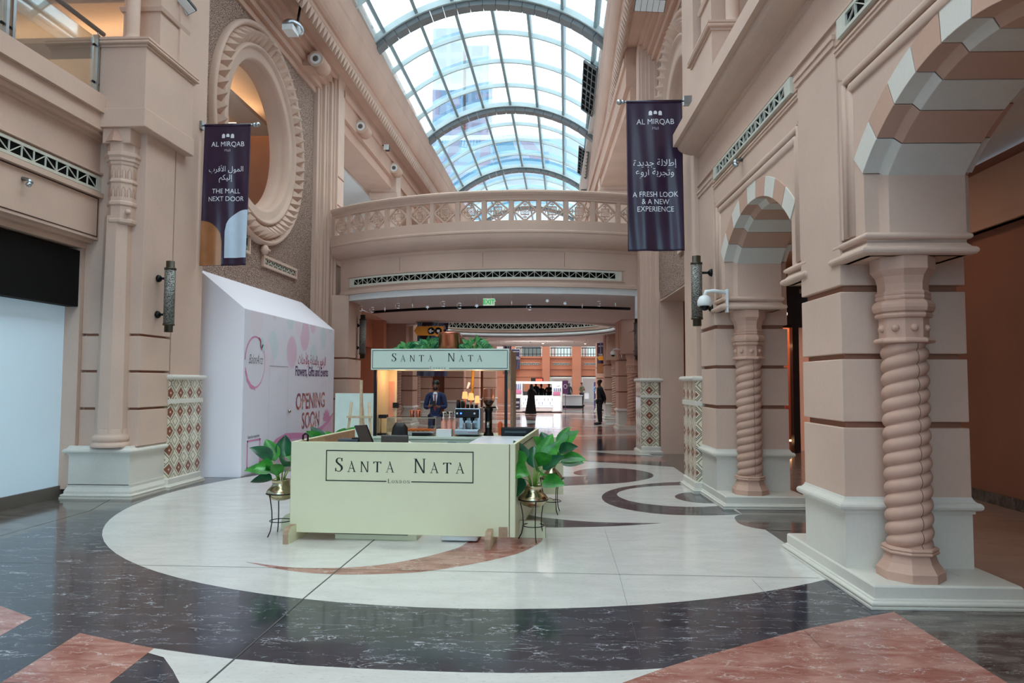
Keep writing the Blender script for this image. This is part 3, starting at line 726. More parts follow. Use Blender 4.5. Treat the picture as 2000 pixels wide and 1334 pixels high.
# ================================================================== LEFT SIDE, storefront bay
LF = 10.25
t = thing('arcade_pier', LW((.5, LF + .4, 0)), 'pink stone pier on the left with a half column, between storefront and mosaic pilaster', 'pillar', kind='structure')
m = MB(LW); m.box(.045, LF - .075, 0, .94, LF + .83, .185)
ring_moulding(m, (.02, LF - .1, .96, LF + .85), [(-.03, 0), (.07, 0), (.07, .025)] + roll(.045, .045, .018) + [(.03, .065), (.03, .1), (.0, .16), (0, .2), (-.03, .2)]); m.build('plinth', M_CREAM, t)
m = MB(LW); m.box(.04, LF - .1, .19, .95, LF + .82, .735); ring_moulding(m, (.04, LF - .1, .95, LF + .82), BANDPROF); m.build('dado', M_CREAM, t)
m = MB(LW); block_shaft(m, .0, .90, LF + .02, LF + .82, .74, 5.45, [(1.27, 1.305), (1.82, 1.855), (2.36, 2.395)]); m.build('shaft', [M_PINK, M_GROOVE], t, bevel=.008)
m = MB(LW); m.box(.9, LF - .05, 0.12, 1.2, LF + .7, 3.7); m.box(.86, LF + .1, .7, 1.0, LF + .7, 3.75); m.build('return', M_PINK, t)
a = LW((.37, LF - .02, 0))
m = MB()
m.lathe([(.272, .74), (.272, .77), (.255, .80), (.235, .815), (.25, .83), (.255, .86), (.245, .895), (.23, .905), (.222, .93), (.22, 1.0)], c=a[:2], n=28)
m.lathe([(.228, .95), (.19, 4.12)], c=a[:2], n=8, off=PI / 8, smooth=False); a2 = a; a = (a[0] + .05, a[1])
cp = [(.205, 4.0), (.24, 4.02), (.24, 4.06), (.215, 4.08), (.215, 4.26), (.245, 4.28), (.245, 4.32), (.22, 4.34), (.22, 4.60), (.245, 4.615), (.245, 4.64), (.22, 4.66), (.225, 4.86), (.245, 4.88), (.245, 4.92), (.27, 4.93), (.27, 4.97), (.30, 5.0), (.30, 5.05), (.26, 5.06), (.26, 5.2)]
m.lathe([(r_ * .88, z_) for r_, z_ in cp], c=a[:2], n=8, off=PI / 8, smooth=False)
m.sphere((a[0] + .17, a[1] - .14, 4.17), .042)
m.build('half_column', M_PINK, t, bevel=.003)
m = MB()
for k in range(8):
    for zz in (4.40, 4.68):
        for sx in (-.038, .038):
            an = PI / 4 * k - PI / 2; rr = .181; n_ = Vector((math.cos(an), math.sin(an), 0)); tt = Vector((-n_.y, n_.x, 0)); c = Vector((a[0], a[1], 0)) + n_ * rr + tt * sx
            p = lambda w, z: c + tt * w + Vector((0, 0, zz + z))
            m.tube([p(-.024, 0), p(-.024, .1), p(0, .15), p(.024, .1), p(.024, 0)], .005, 5)
m.build('lancet_tracery', M_PINKD, t)
m = MB(LW)
u0_, u1_, vf = .10, .52, LF - .24
m.box(u0_, vf, 5.18, u1_, LF + .1, 5.50)
m.build('corbel', M_PINK, t, bevel=.004)
m = MB(LW)
for ua, ub in ((u0_, u0_ - .001), (u1_, u1_ + .001)):
    pass
m.add([(u0_ + .10, vf - .012, 5.20), (u0_ + .37, vf - .012, 5.20), (u0_ + .235, vf - .002, 5.46), (u0_ + .235, vf - .06, 5.20)], [(0, 3, 2), (3, 1, 2), (0, 1, 3)])
m.build('pointed_chamfer', M_PINKD, t)
m = MB(LW); m.prism([(-.15, 5.40), (.75, 5.40), (.75, 5.68), (-.15, 5.68)], LF - .30, LF + 1.12, 'y'); m.build('belt_course', M_PINK, t, bevel=.01)
upper_pedestal(LW, -.12, LF - .27, LF + 1.10, 'upper-storey pedestal with a slim colonnette, above the left pier beside the glass railing', 5.6)
tile_pilaster(LW, -.03, .6, LF + .82, LF + 1.82, 10.3, 'mosaic-tiled pilaster beside the white and pink shop hoarding on the left')

SX = LW((.70, LF, 0))[0]
def LS(p): return LW(p)
m = MB(LW)
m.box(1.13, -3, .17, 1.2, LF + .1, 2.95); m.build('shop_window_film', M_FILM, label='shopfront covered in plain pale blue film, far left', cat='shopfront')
m = MB(LW); m.box(1.10, -3, 0, 1.22, LF + .1, .17); m.build('baseboard_left', M_BROWNB, kind='structure')
m = MB(LW); m.box(.93, -3, 2.79, 1.1, LF + .17, 3.62); m.build('fascia_board', M_BLACKP, label='blank matt black fascia board above the filmed shopfront', cat='fascia board')
m = MB(LW); m.box(1.2, -3, 0, 1.5, LF + .4, 5.6); m.build('wall_left', M_PINK, kind='structure')
m = MB(LW)
m.box(.88, -3, 3.66, 1.3, LF + .3, 3.80); m.box(.78, -3, 3.74, 1.3, LF + .3, 3.80); m.box(.70, -3, 3.79, 1.3, LF + .2, 4.45)
m.box(.715, -3, 4.45, 1.3, LF + .2, 5.3)
m.box(.64, -3, 4.42, 1.3, LF + .25, 4.49); m.box(.66, -3, 4.77, 1.3, LF + .25, 4.80)
m.box(.66, -3, 5.27, 1.3, LF + .25, 5.33); m.box(.52, -3, 5.36, 1.3, LF + .25, 5.62); m.box(.58, -3, 5.31, 1.3, LF + .25, 5.38); m.box(.46, -3, 5.60, 1.3, LF + .25, 5.86)
for z in (3.83, 4.40): m.box(.692, -3, z, .71, LF - .02, z + .012, 1)
m.box(.692, LF - .03, 3.83, .71, LF - .02, 4.41, 1)
m.build('wall_left', [M_PINK, M_JOINT], kind='structure', bevel=.006)
truss_grille(4.4, LF - .08, 4.555, 4.70, lambda s, z, o: LW((.715 - o, s, z)), 'light truss vent grille above the blank black fascia, far left', ncell=27, frame=.04, margin=.12)
# glass railing above
t = thing('glass_railing', LW((.6, 6, 5.86)), 'stainless steel and glass railing on the left balcony', 'railing')
m = MB(LW); m.tube([(.62, -3, 6.86), (.62, LF - .15, 6.86)], .034, 12); m.build('handrail', M_STEEL, t)
for v in (LF - .28, LF - 2.0, LF - 3.7, LF - 5.4):
    m = MB(LW); m.box(.56, v - .075, 5.86, .645, v - .03, 6.76); m.box(.56, v + .03, 5.86, .645, v + .075, 6.76); m.tube([(.62, v, 6.75), (.62, v, 6.86)], .01, 8)
    po = m.build('post', M_STEEL, t)
    for z in (6.05, 6.6):
        m = MB(LW); m.tube([(.60, v - .11, z), (.60, v + .11, z)], .018, 10); m.build('glass_clamp', M_BLACKM, po)
for k in range(4):
    v1 = LF - .38 - 1.7 * k; m = MB(LW); m.box(.604, v1 - 1.52, 5.93, .614, v1, 6.72); m.build('glass_pane', M_GLASS, t)
m = MB(LW); m.tube([(.70, 8.72, 4.28), (.62, 8.72, 4.27), (.58, 8.72, 4.22)], [.03, .02, .028], 10); m.sphere((.60, 8.70, 4.20), .035); m.build('spot_bracket', M_STEEL, label='small steel spot bracket on the left frieze below the vent grille', cat='wall bracket')
m = MB(RW); m.tube([(.02, 9.0, 4.50), (-.06, 9.0, 4.49), (-.09, 9.0, 4.44)], [.03, .02, .028], 10); m.sphere((-.07, 8.97, 4.42), .035); m.build('spot_bracket', M_STEEL, label='small steel spot bracket under the vent grille above the smaller striped arch', cat='wall bracket')

# upper storey behind the railing
m = MB(); m.box(-13.5, -3, 5.3, -7.2, 19.5, 5.6); m.build('floor', M_CEIL, kind='structure')
m = MB(); m.box(-13.6, -3, 5.5, -13.3, 19.6, 9.8); m.build('wall_left', M_PINKD, kind='structure')
m = MB(); m.box(-13.5, 19.4, 5.5, -6.6, 19.7, 9.8); m.build('wall_left', M_PINKD, kind='structure')
m = MB(); m.box(-13.5, -3, 8.85, -6.6, 19.5, 9.1); m.build('ceiling', M_CEIL, kind='structure')
def cove(x0, y0, x1, y1, z, d=.5, name='ceiling'):
    t = thing('ceiling', ((x0 + x1) / 2, (y0 + y1) / 2, z), None, None, kind='structure')
    m = MB(); m.box(x0, y0, z, x1, y0 + d, z + .1); m.box(x0, y1 - d, z, x1, y1, z + .1); m.box(x0, y0 + d, z, x0 + d, y1 - d, z + .1); m.box(x1 - d, y0 + d, z, x1, y1 - d, z + .1)
    m.build('soffit', M_CEIL, t)
    m = MB(); e = d - .14
    m.box(x0 + .2, y0 + e, z + .12, x1 - .2, y0 + e + .05, z + .15); m.box(x0 + .2, y1 - e - .05, z + .12, x1 - .2, y1 - e, z + .15)
    m.box(x0 + e, y0 + .2, z + .12, x0 + e + .05, y1 - .2, z + .15); m.box(x1 - e - .05, y0 + .2, z + .12, x1 - e, y1 - .2, z + .15)
    m.build('cove_strip', M_WARM, t)
cove(-12.8, 1, -7.3, 11.8, 8.3, .7); cove(-12.5, 13.2, -7.3, 18.6, 8.3, .7)

# ================================================================== ROUND WINDOW WALL (left) and its mirror (right)
def round_window_wall(xf, v0, v1, uw, side, pil_v1, vc, zc, RW_, RIN, zlow, ztop=10.3):
    t = thing('wall_' + side, xf((uw, (v0 + v1) / 2, 0)), None, None, kind='structure')
    m = MB(xf); n = 64
    def box_pt(a):   # point of the wall rectangle on ray a from the ring centre
        dx, dz = math.cos(a), math.sin(a); best = 1e9
        for lim, d in ((v1 - vc, dx), (v0 - vc, dx), (ztop - zc, dz), (zlow - zc, dz)):
            if abs(d) > 1e-6 and lim / d > 0: best = min(best, lim / d)
        return (vc + dx * best, zc + dz * best)
    for i in range(n):
        a0, a1 = 2 * PI * i / n, 2 * PI * (i + 1) / n; r_ = RW_ - .1
        m.prism([(vc + r_ * math.cos(a0), zc + r_ * math.sin(a0)), box_pt(a0), box_pt(a1), (vc + r_ * math.cos(a1), zc + r_ * math.sin(a1))], uw, uw + .5, 'x')
    m.build('textured_panel', M_PITTED, t)
    return t
def radial(mb, xf, vc, zc, prof, n=72, mat=0, smooth=True):
    vs = []; P = len(prof)
    for i in range(n):
        a = 2 * PI * i / n
        for r_, u in prof: vs.append(xf((u, vc + r_ * math.cos(a), zc + r_ * math.sin(a))))
    x = mb.xf; mb.xf = None
    mb.add(vs, [(i * P + j, i * P + j + 1, ((i + 1) % n) * P + j + 1, ((i + 1) % n) * P + j) for i in range(n) for j in range(P - 1)], mat, smooth); mb.xf = x
def round_window(xf, vc, zc, uw, RO_, RIN, label):
    t = thing('round_window', xf((uw, vc, zc)), label, 'window', 'round windows with pyramid studs')
    m = MB(); radial(m, xf, vc, zc, [(RO_, uw), (RO_, uw - .10), (RO_ - .05, uw - .15), (RO_ - .1, uw - .10), (RO_ - .12, uw - .04)]); m.build('outer_rim', M_PINK, t)
    k0 = (RO_ - .12); k1 = RO_ - .47
    m = MB(); radial(m, xf, vc, zc, [(k0, uw - .03), (k1, uw - .03)], smooth=False); sf_ = m.build('stud_field', M_PINKD, t)
    m = MB(); radial(m, xf, vc, zc, [(k1 + .03, uw - .03), (k1, uw - .10), (k1 - .05, uw - .11), (k1 - .08, uw - .04), (RIN + .2, uw - .02), (RIN + .04, uw - .05), (RIN, uw - .02), (RIN - .03, uw + .10), (RIN - .03, uw + .16), (RIN - .08, uw + .18), (RIN - .08, uw + .42)]); m.build('jamb', M_PINK, t)
    N = 54
    for i in range(N):
        a = 2 * PI * (i + .5) / N; w = PI / N * .93
        m = MB(xf); rm = (k0 + k1) / 2; q = lambda aa, r_, u: (u, vc + r_ * math.cos(aa), zc + r_ * math.sin(aa))
        m.add([q(a - w, k1 + .03, uw - .03), q(a + w, k1 + .03, uw - .03), q(a + w, k0 - .02, uw - .03), q(a - w, k0 - .02, uw - .03), q(a, k0 - .13, uw - .27)], [(0, 1, 4), (1, 2, 4), (2, 3, 4), (3, 0, 4), (3, 2, 1, 0)])
        m.build('pyramid_stud', M_PINK, sf_)
    return t
def square_vent(xf, va, vb, za, zb, uw, label):
    t = thing('vent_grille', xf((uw, (va + vb) / 2, za)), label, 'vent grille')
    m = MB(xf)
    for q in ((va, za, vb, za + .06), (va, zb - .06, vb, zb), (va, za + .06, va + .06, zb - .06), (vb - .06, za + .06, vb, zb - .06)): m.box(uw - .06, q[0], q[1], uw + .02, q[2], q[3])
    m.build('frame', M_PINK, t)
    m = MB(xf); n = max(1, round((vb - va) / .3)); w = (vb - va - .12) / n
    for k in range(n):
        a = va + .06 + k * w; c = (a + w / 2, (za + zb) / 2)
        for p in ((a, za + .06), (a + w, za + .06), (a, zb - .06), (a + w, zb - .06), (a + w / 2, za + .06)):
            m.tube([(uw - .02, c[0], c[1] + .04), (uw - .02, p[0], p[1])], .012, 5)
        m.tube([(uw - .02, a, za + .06), (uw - .02, a, zb - .06)], .012, 5)
    m.build('lattice', M_GRILLE, t)
    m = MB(xf); m.box(uw - .01, va + .05, za + .05, uw, vb - .05, zb - .05); m.build('dark_backing', M_BLACK, t)
    return t
WU = .45
round_window_wall(LW, LF + 1.8, 18.9, WU, 'left', 19.9, 15.35, 7.12, 2.38, 1.5, 0)
round_window(LW, 15.35, 7.12, WU, 2.40, 1.62, 'big round window ringed with pyramid studs on the left wall, behind the hanging banner')
m = MB(LW); m.sphere((WU - .09, 15.5, 4.62), (.09, .1, .11), 14, 10); m.tube([(WU, 15.5, 4.62), (WU - .22, 15.5, 4.6)], [.05, .02], 8); m.build('plaster_boss', M_PINK, label='round plaster boss at the foot of the studded round window', cat='boss')
square_vent(LW, 15.55, 17.6, 4.26, 4.52, WU, 'wide framed vent grille below the studded round window, above the hoarding roof')
square_vent(LW, 14.4, 14.85, 4.40, 4.85, WU, 'small square framed vent grille half hidden by the left banner')
# stepped pilaster and top steps
def steps_left():
    t = thing('fluted_pilaster', LW((.2, 19.4, 0)), 'stepped pink pilaster at the left end of the footbridge', 'pilaster', kind='structure')
    m = MB(LW)
    st = [(.45, 18.75), (.34, 18.75), (.34, 18.9), (.30, 18.9), (.30, 18.98), (.22, 18.98), (.22, 19.12), (.18, 19.12), (.18, 19.2), (.10, 19.2), (.10, 19.34), (.05, 19.34), (.05, 19.42), (-.02, 19.42), (-.02, 20.0), (1.2, 20.0), (1.2, 18.75)]
    m.prism(st, 0, 10.3, 'z'); m.build('shaft', M_PINK, t, bevel=.006)
    m = MB(LW)
    for z in (4.9, 6.6, 7.4): m.box(-.03, 19.46, z, .02, 19.99, z + .03)
    m.build('expansion_joint', M_GROOVE, t)
steps_left()
m = MB(LW)
for k in range(5): m.box(.40 - .1 * k, 11.9, 9.52 + .16 * k, 1.2, 19.95, 9.71 + .16 * k)
m.build('trim_3', M_PINKD, kind='structure', bevel=.01)
m = MB(RW)
for k in range(5): m.box(.40 - .1 * k, 12.2, 9.52 + .16 * k, 1.2, 18.2, 9.71 + .16 * k)
m.build('trim_4', M_PINKD, kind='structure', bevel=.01)
# right: textured wall above the opening, stepped pilaster with mosaic foot
round_window_wall(RW, 12.2, 17.45, .42, 'right', 18.1, 14.85, 7.12, 2.2, 1.3, 3.66)
m = MB(RW); m.box(.42, 12.2, 3.64, .95, 17.4, 3.70); m.box(.42, 17.35, 0, .98, 17.6, 3.7); m.build('wall_right', M_PINK, kind='structure')
round_window(RW, 14.85, 7.12, .42, 2.2, 1.3, 'big round window with studs high on the right wall, mostly hidden by the right banner')
square_vent(RW, 12.9, 14.9, 4.35, 4.62, .42, 'framed vent grille on the right wall just under the purple banner')
t = thing('fluted_pilaster', RW((.2, 17.9, 0)), 'stepped pink pilaster with a mosaic foot at the right end of the footbridge', 'pilaster', kind='structure')
m = MB(RW); m.prism([(0, 18.2), (0, 17.72), (.06, 17.72), (.06, 17.66), (.16, 17.66), (.16, 17.6), (.24, 17.6), (.24, 17.54), (.36, 17.54), (.36, 17.48), (.42, 17.48), (.42, 17.4), (.98, 17.4), (.98, 18.2)], 0, 10.3); m.build('shaft', M_PINK, t, bevel=.006)
m = MB(RW); m.box(-.05, 17.40, .14, .38, 18.22, 1.70); m.build('tile_dado', M_TILES, t)
m = MB(RW)
ring_moulding(m, (-.03, 17.38, .42, 18.24), [(-.03, 1.70), (.02, 1.70)] + roll(.03, 1.75, .035) + [(.02, 1.80), (-.03, 1.80)]); ring_moulding(m, (-.03, 17.38, .42, 18.24), [(-.03, 1.33), (.02, 1.33), (.02, 1.39), (-.03, 1.39)])
m.box(-.05, 17.36, 1.71, .42, 18.26, 1.79); ring_moulding(m, (-.05, 17.36, .42, 18.26), PLPROF); m.box(-.05, 17.38, 0, .4, 18.2, .16); m.build('stone_band', M_CREAM, t, bevel=.004)
m = MB(RW); m.box(.95, 11.3, 3.66, 1.3, 17.45, 10.4); m.build('wall_right', M_PINKD, kind='structure')

# ================================================================== AISLE on the right
m = MB(); m.box(6.28, -3, 0, 6.5, 17.7, 4.9); m.build('wall_right', M_AISLE, kind='structure')
m = MB(); m.box(6.17, -3, 3.88, 6.3, 18.5, 4.72); m.box(6.12, -3, 3.88, 6.3, 18.5, 3.98); m.build('trim_5', M_PINKD, kind='structure')
m = MB(); m.box(6.24, -3, 0, 6.29, 17.7, .16); m.build('baseboard_right', M_FBROWN, kind='structure')
m = MB(); m.box(3.3, -3, 4.95, 6.5, 18.5, 5.15); m.box(4.0, -3, 4.80, 5.6, 18.5, 4.96); m.build('ceiling', M_CEIL, kind='structure')
m = MB(); m.box(3.3, 17.95, 0, 5.1, 18.2, 5.0); m.box(5.0, 17.95, 4.0, 6.5, 18.2, 5.0); m.build('wall_right', M_ORANGE, kind='structure')
# shop in the aisle seen between the piers
t = thing('shopfront', (5.9, 17.9, 0), 'dark framed lit shopfront glimpsed between the two twisted columns', 'shopfront')
M_ESP = plain('espresso_frame', (46, 36, 34), .4)
m = MB(); m.box(5.1, 17.8, 3.05, 6.9, 18.0, 4.1); m.box(5.1, 17.8, 0, 5.3, 18.0, 3.1); m.box(5.93, 17.78, 0, 6.08, 18.0, 3.1); m.box(6.8, 17.8, 0, 6.9, 18, 3.1); m.build('dark_frame', M_ESP, t)
m = MB(); m.box(5.3, 17.9, .1, 5.93, 17.91, 3.05); m.build('glass_pane', M_CLEAR, t)
m = MB()
for z in (.35, .95, 1.5, 2.05): m.box(5.5, 18.6, z, 6.05, 19.0, z + .04)
m.box(6.42, 19.2, .3, 6.95, 19.6, 1.15); m.build('display_shelf', plain('shelf_board', (150, 100, 70), .5), t)
m = MB(); m.box(5.5, 18.6, 2.62, 6.05, 18.64, 2.66); m.box(5.5, 18.58, .22, 6.7, 18.6, .26); m.build('light_strip', M_WARM, t)
m = MB(); m.box(5.1, 21.4, 0, 9, 21.6, 4.1); m.box(5.0, 18.0, 0, 5.1, 21.5, 4.1); m.box(8.9, 18.0, 0, 9, 21.5, 4.1); m.box(5.0, 18, 4.0, 9, 21.5, 4.1); m.build('inner_wall', M_ORANGE, t)
m = MB(); put_text(m, 'S', .5, (5.72, 17.77, 3.3), (1, 0, 0), (0, 0, 1)); m.build('sign_letter', emis('sign_white', (255, 235, 215), 2), t)
for i, (x, y, z, c) in enumerate(((6.50, 19.22, 1.15, (190, 30, 90)), (5.65, 18.65, .39, (60, 40, 40)), (5.82, 18.65, .99, (200, 60, 60)), (5.62, 18.65, 1.54, (40, 60, 120)), (6.5, 19.0, .0, (20, 18, 20)), (5.8, 18.65, 2.09, (220, 210, 200)))):
    m = MB(); m.box(x, y, z, x + .2, y + .15, z + .3); m.tube([(x + .05, y + .07, z + .29), (x + .05, y + .07, z + .38), (x + .15, y + .07, z + .38), (x + .15, y + .07, z + .29)], .01, 6)
    m.build('handbag', plain('bag_leather_%s' % 'abcdef'[i], c, .4), label=['crimson', 'brown', 'red', 'navy', 'black', 'cream'][i] + ' handbag on display in the lit shop between the twisted columns', cat='handbag', group='handbags in the aisle shop')
for y in (7.8, 10.6, 13.6): area_light('aisle_lamp', (4.7, y, 4.75), (0, 0, 0), (.3, .3), 6, (1, .72, .5))
def downlight(x, y, z, label, group='ceiling downlights'):
    t = thing('downlight', (x, y, z), label, 'ceiling light', group)
    m = MB(); m.lathe([(.09, z - .012), (.09, z), (.07, z)], c=(x, y), n=16, caps=False); m.lathe([(.09, z - .012), (.065, z - .012)], c=(x, y), n=16, caps=False); m.build('trim_ring', M_STEEL, t)
    m = MB(); m.lathe([(.066, z - .008), (.0661, z - .004)], c=(x, y), n=16); m.build('lamp_face', M_DOWN, t)
    return t
downlight(4.6, 11.6, 4.80, 'downlight in the right aisle ceiling, framed by the smaller striped arch')
area_light('shop_lamp', (6.3, 19.6, 3.9), (0, 0, 0), (2, 2), 140, (1, .62, .42))

# ================================================================== SKYLIGHT and the soffits under it
def XLs(y): return -5.24 + .019 * (y - 17.3)
def XRs(y): return 1.53 + .024 * (y - 17.3)
Y0, Y1 = -9.0, 55.0
def vault(y, a, dr=0.):
    """a: -1 left spring .. 1 right spring"""
    xl, xr = XLs(y), XRs(y); c = (xl + xr) / 2; w = (xr - xl) / 2; rise = 1.32
    Rr = (w * w + rise * rise) / (2 * rise); A = math.asin(w / Rr); t = A * a
    return (c + (Rr + dr) * math.sin(t), y, 11.62 - (Rr - rise) + (Rr + dr) * math.cos(t))
t = thing('skylight', (-1.8, 22, 11.4), 'barrel-vaulted glass skylight with white purlins over the atrium', 'skylight', kind='structure')
m = MB()
ys = [Y0 + i * (Y1 - Y0) / 30 for i in range(31)]
m.grid(lambda a, b: vault(Y0 + (Y1 - Y0) * b, -1.0 + 2.0 * a, .34), 28, 30); m.build('glass', M_SKYGL, t)
RIBS = [-4.4, 4.0, 12.45, 20.9, 29.3, 37.8, 46.2]
for yr in RIBS:
    m = MB(); NA = 19
    for i in range(NA):
        a0, a1 = -1 + 2 * i / NA, -1 + 2 * (i + 1) / NA - .004
        vs = [vault(yr + dy, a, dr) for a in (a0, a1) for dy, dr in ((-.19, .0), (.19, .0), (.19, .34), (-.19, .34))]
        m.add(vs, [(0, 1, 2, 3), (7, 6, 5, 4), (0, 4, 5, 1), (1, 5, 6, 2), (2, 6, 7, 3), (3, 7, 4, 0)])
    rb_ = m.build('arched_rib', M_RIB, t)
    m = MB()
    for dy in (-.235,):
        for i in range(30):
            a0, a1 = -1 + i / 15, -1 + (i + 1) / 15
            vs = [vault(yr + e, a, dr) for a in (a0, a1) for e, dr in ((dy - .04, .16), (dy + .05, .16), (dy + .05, .34), (dy - .04, .34))]
            m.add(vs, [(0, 1, 2, 3), (7, 6, 5, 4), (0, 4, 5, 1), (1, 5, 6, 2), (2, 6, 7, 3), (3, 7, 4, 0)])
    m.build('rib_flange', M_RIBL, rb_)
for i in range(len(RIBS) - 1):
    for k in range(1, 4):
        y = RIBS[i] + 2.11 * k
        if y < 12: continue
        m = MB()
        for q in range(24):
            a0, a1 = -1 + q / 12, -1 + (q + 1) / 12
            vs = [vault(y + e, a, dr) for a in (a0, a1) for e, dr in ((-.04, .21), (.04, .21), (.04, .36), (-.04, .36))]
            m.add(vs, [(0, 1, 2, 3), (7, 6, 5, 4), (0, 4, 5, 1), (1, 5, 6, 2), (2, 6, 7, 3), (3, 7, 4, 0)])
        m.build('purlin', M_RIBL, t)
for k in range(-3, 4):
    a = k * .288; m = MB(); N = 24
    for q in range(N):
        ya, yb = 8 + (Y1 - 8) * q / N, 8 + (Y1 - 8) * (q + 1) / N
        vs = [vault(y, a + da, dr) for y in (ya, yb) for da, dr in ((-.012, .20), (.012, .20), (.012, .38), (-.012, .38))]
        m.add(vs, [(0, 1, 2, 3), (7, 6, 5, 4), (0, 4, 5, 1), (1, 5, 6, 2), (2, 6, 7, 3), (3, 7, 4, 0)])
    m.build('mullion', M_MULL, t)
for ya, yb, lab in ((22.9, 27.0, 'nearer'), (31.4, 35.4, 'farther')):
    t2 = thing('louvre_panel', vault((ya + yb) / 2, .93, .2), 'dark louvred panel low on the right flank of the skylight, %s of two' % lab, 'louvre panel', 'skylight louvre panels', kind='structure')
    m = MB(); m.grid(lambda a, b: vault(ya + (yb - ya) * b, .80 + .14 * a, .12), 3, 6); m.build('dark_backing', M_BLACK, t2)
    m = MB()
    for k in range(9):
        y = ya + (yb - ya) * k / 8; m.tube([vault(y, .80, .10), vault(y, .94, .10)], .02 if k % 4 else .045, 6)
    for a in (.80, .847, .893, .94): m.tube([vault(ya, a, .10), vault(yb, a, .10)], .02, 6)
    m.build('slat_grid', M_RIB, t2)
# side beams: soffit, pyramid dentils, convex moulding up to the glass
def side_beam(sign, side):
    Xs = XLs if sign < 0 else XRs
    def pt(o, y, z): return (Xs(y) + sign * o, y, z)
    prof = [(2.2, 10.3), (.24, 10.33), (.2, 10.4), (.2, 10.5)] + [(.2 - .2 * math.sin(R(a)) * 1.0, 10.5 + .62 * (1 - math.cos(R(a)))) for a in (15, 30, 45, 60, 75, 90)] + [(-.02, 11.2), (-.02, 11.75), (.12, 11.95), (2.2, 11.95)]
    m = MB(); P = len(prof)
    m.add([pt(o, y, z) for y in (Y0, Y1) for o, z in prof], [(i, (i + 1) % P, P + (i + 1) % P, P + i) for i in range(P)] + [tuple(range(P)), tuple(range(P, 2 * P))[::-1]])
    m.build('ceiling', M_PINKD, kind='structure')
    m = MB(); n = 150; st = .235
    for k in range(n):
        y = 9 + k * st
        b = [pt(.20, y, 10.34), pt(.46, y, 10.32), pt(.46, y + st * .96, 10.32), pt(.20, y + st * .96, 10.34)]; ap = pt(.30, y + st / 2, 10.10)
        m.add(b + [ap], [(0, 1, 4), (1, 2, 4), (2, 3, 4), (3, 0, 4), (3, 2, 1, 0)])
    m.build('trim_6' if sign < 0 else 'trim_7', M_WHITEST if 0 else M_PINK, kind='structure')
side_beam(-1, 'left'); side_beam(1, 'right')
# upper side walls beyond the bridge: beam over open galleries
m = MB(LW); m.box(0, 19.9, 9.3, 1.2, 46, 10.4); m.box(.1, 19.9, 8.95, 1.1, 46, 9.35); m.box(-.06, 19.9, 9.85, .2, 46, 10.05); m.build('wall_left', M_PINKD, kind='structure')
m = MB(RW); m.box(-.25, 18.2, 9.3, 1.2, 46, 10.4); m.box(-.15, 18.2, 8.95, 1.1, 46, 9.35); m.box(-.31, 18.2, 9.85, .2, 46, 10.05); m.build('wall_right', M_PINKD, kind='structure')
for v in (26.4, 33, 39.5):
    m = MB(LW); m.box(-.08, v, 5.3, .9, v + .75, 9.6); m.box(-.14, v - .06, 8.6, .95, v + .8, 8.8); m.build('pillar', M_PINK, kind='structure', bevel=.02)
    m = MB(RW); m.box(-.2, v, 5.3, .9, v + .75, 9.6); m.box(-.26, v - .06, 8.6, .95, v + .8, 8.8); m.build('pillar', M_PINK, kind='structure', bevel=.02)
m = MB(); m.box(-13.5, 19.7, 8.9, -7.0, 60, 9.1); m.box(3.0, 17, 8.9, 10, 60, 9.1); m.build('ceiling', M_CEIL, kind='structure')
m = MB(); m.box(-13.6, 19.7, 5.2, -13.3, 60, 9.1); m.box(9.8, 17, 5.2, 10, 60, 9.1); m.build('wall_left', M_CEIL, kind='structure')
# round speakers on stubs along the beams
def speaker(xf, u, v, z, s, label, d=.17):
    t = thing('round_speaker', xf((u, v, z)), label, 'speaker', 'round cylinder speakers on the beams')
    m = MB(xf); m.tube([(u + .5, v, z), (u, v, z)], d, 20); m.tube([(u, v, z), (u - s * .02, v, z)], d * 1.08, 20); m.build('housing', M_PINKD, t)
    m = MB(xf); m.tube([(u - .022, v, z), (u - .03, v, z)], [d * .95, d * .8], 20); m.build('cover_ring', M_PINK, t)
    m = MB(xf); m.tube([(u - .03, v, z), (u - .04, v, z)], [d * .62, d * .5], 20); m.build('cone', M_BROWNB, t)
def stub(xf, u, v, z, label, r=.19, L=.62):
    """cylinder lying along the wall, its round face towards the viewer's end"""
    t = thing('round_speaker', xf((u, v, z)), label, 'speaker', 'round cylinder speakers on the beams')
    m = MB(xf); m.tube([(u, v, z), (u, v + L, z)], r, 24); m.box(u, v + .05, z - .14, u + .4, v + L, z + .14); m.build('housing', M_PINKD, t)
    m = MB(xf); m.tube([(u, v - .03, z), (u, v + .01, z)], r * 1.02, 24); m.build('rim', M_PINK, t)
    m = MB(xf); m.tube([(u, v - .035, z), (u, v - .028, z)], r * .72, 24); m.build('grille', M_WHITEP, t)
    m = MB(xf); m.tube([(u, v - .05, z), (u, v - .034, z)], [r * .25, r * .4], 18); m.build('cone', M_BROWNB, t)
stub(LW, -.05, 17.4, 9.83, 'round speaker above the studded round window, nearest of the row on the left beam')
stub(LW, -.12, 21.3, 9.5, 'round speaker just beyond the stepped left pilaster, above the footbridge end')
stub(LW, -.12, 25.8, 9.57, 'last round speaker of the row on the left beam, farthest down the atrium')
stub(RW, -.05, 12.9, 9.75, 'round speaker high on the right beam, above the purple banner')
t = thing('floodlight', LW((-.1, 15.4, 9.7)), 'pale oval floodlight on the left soffit above the round window', 'floodlight')
m = MB(LW); m.sphere((-.22, 15.4, 9.62), (.22, .34, .13), 20, 10); m.build('housing', M_STEEL, t)
m = MB(LW); m.box(-.34, 15.05, 9.42, -.10, 15.42, 9.54); m.build('lamp_glass', M_WHITEP, t)
m = MB(LW); m.tube([(-.22, 15.6, 9.68), (-.22, 15.8, 10.33)], .03, 8); m.build('bracket', M_BLACKM, t)
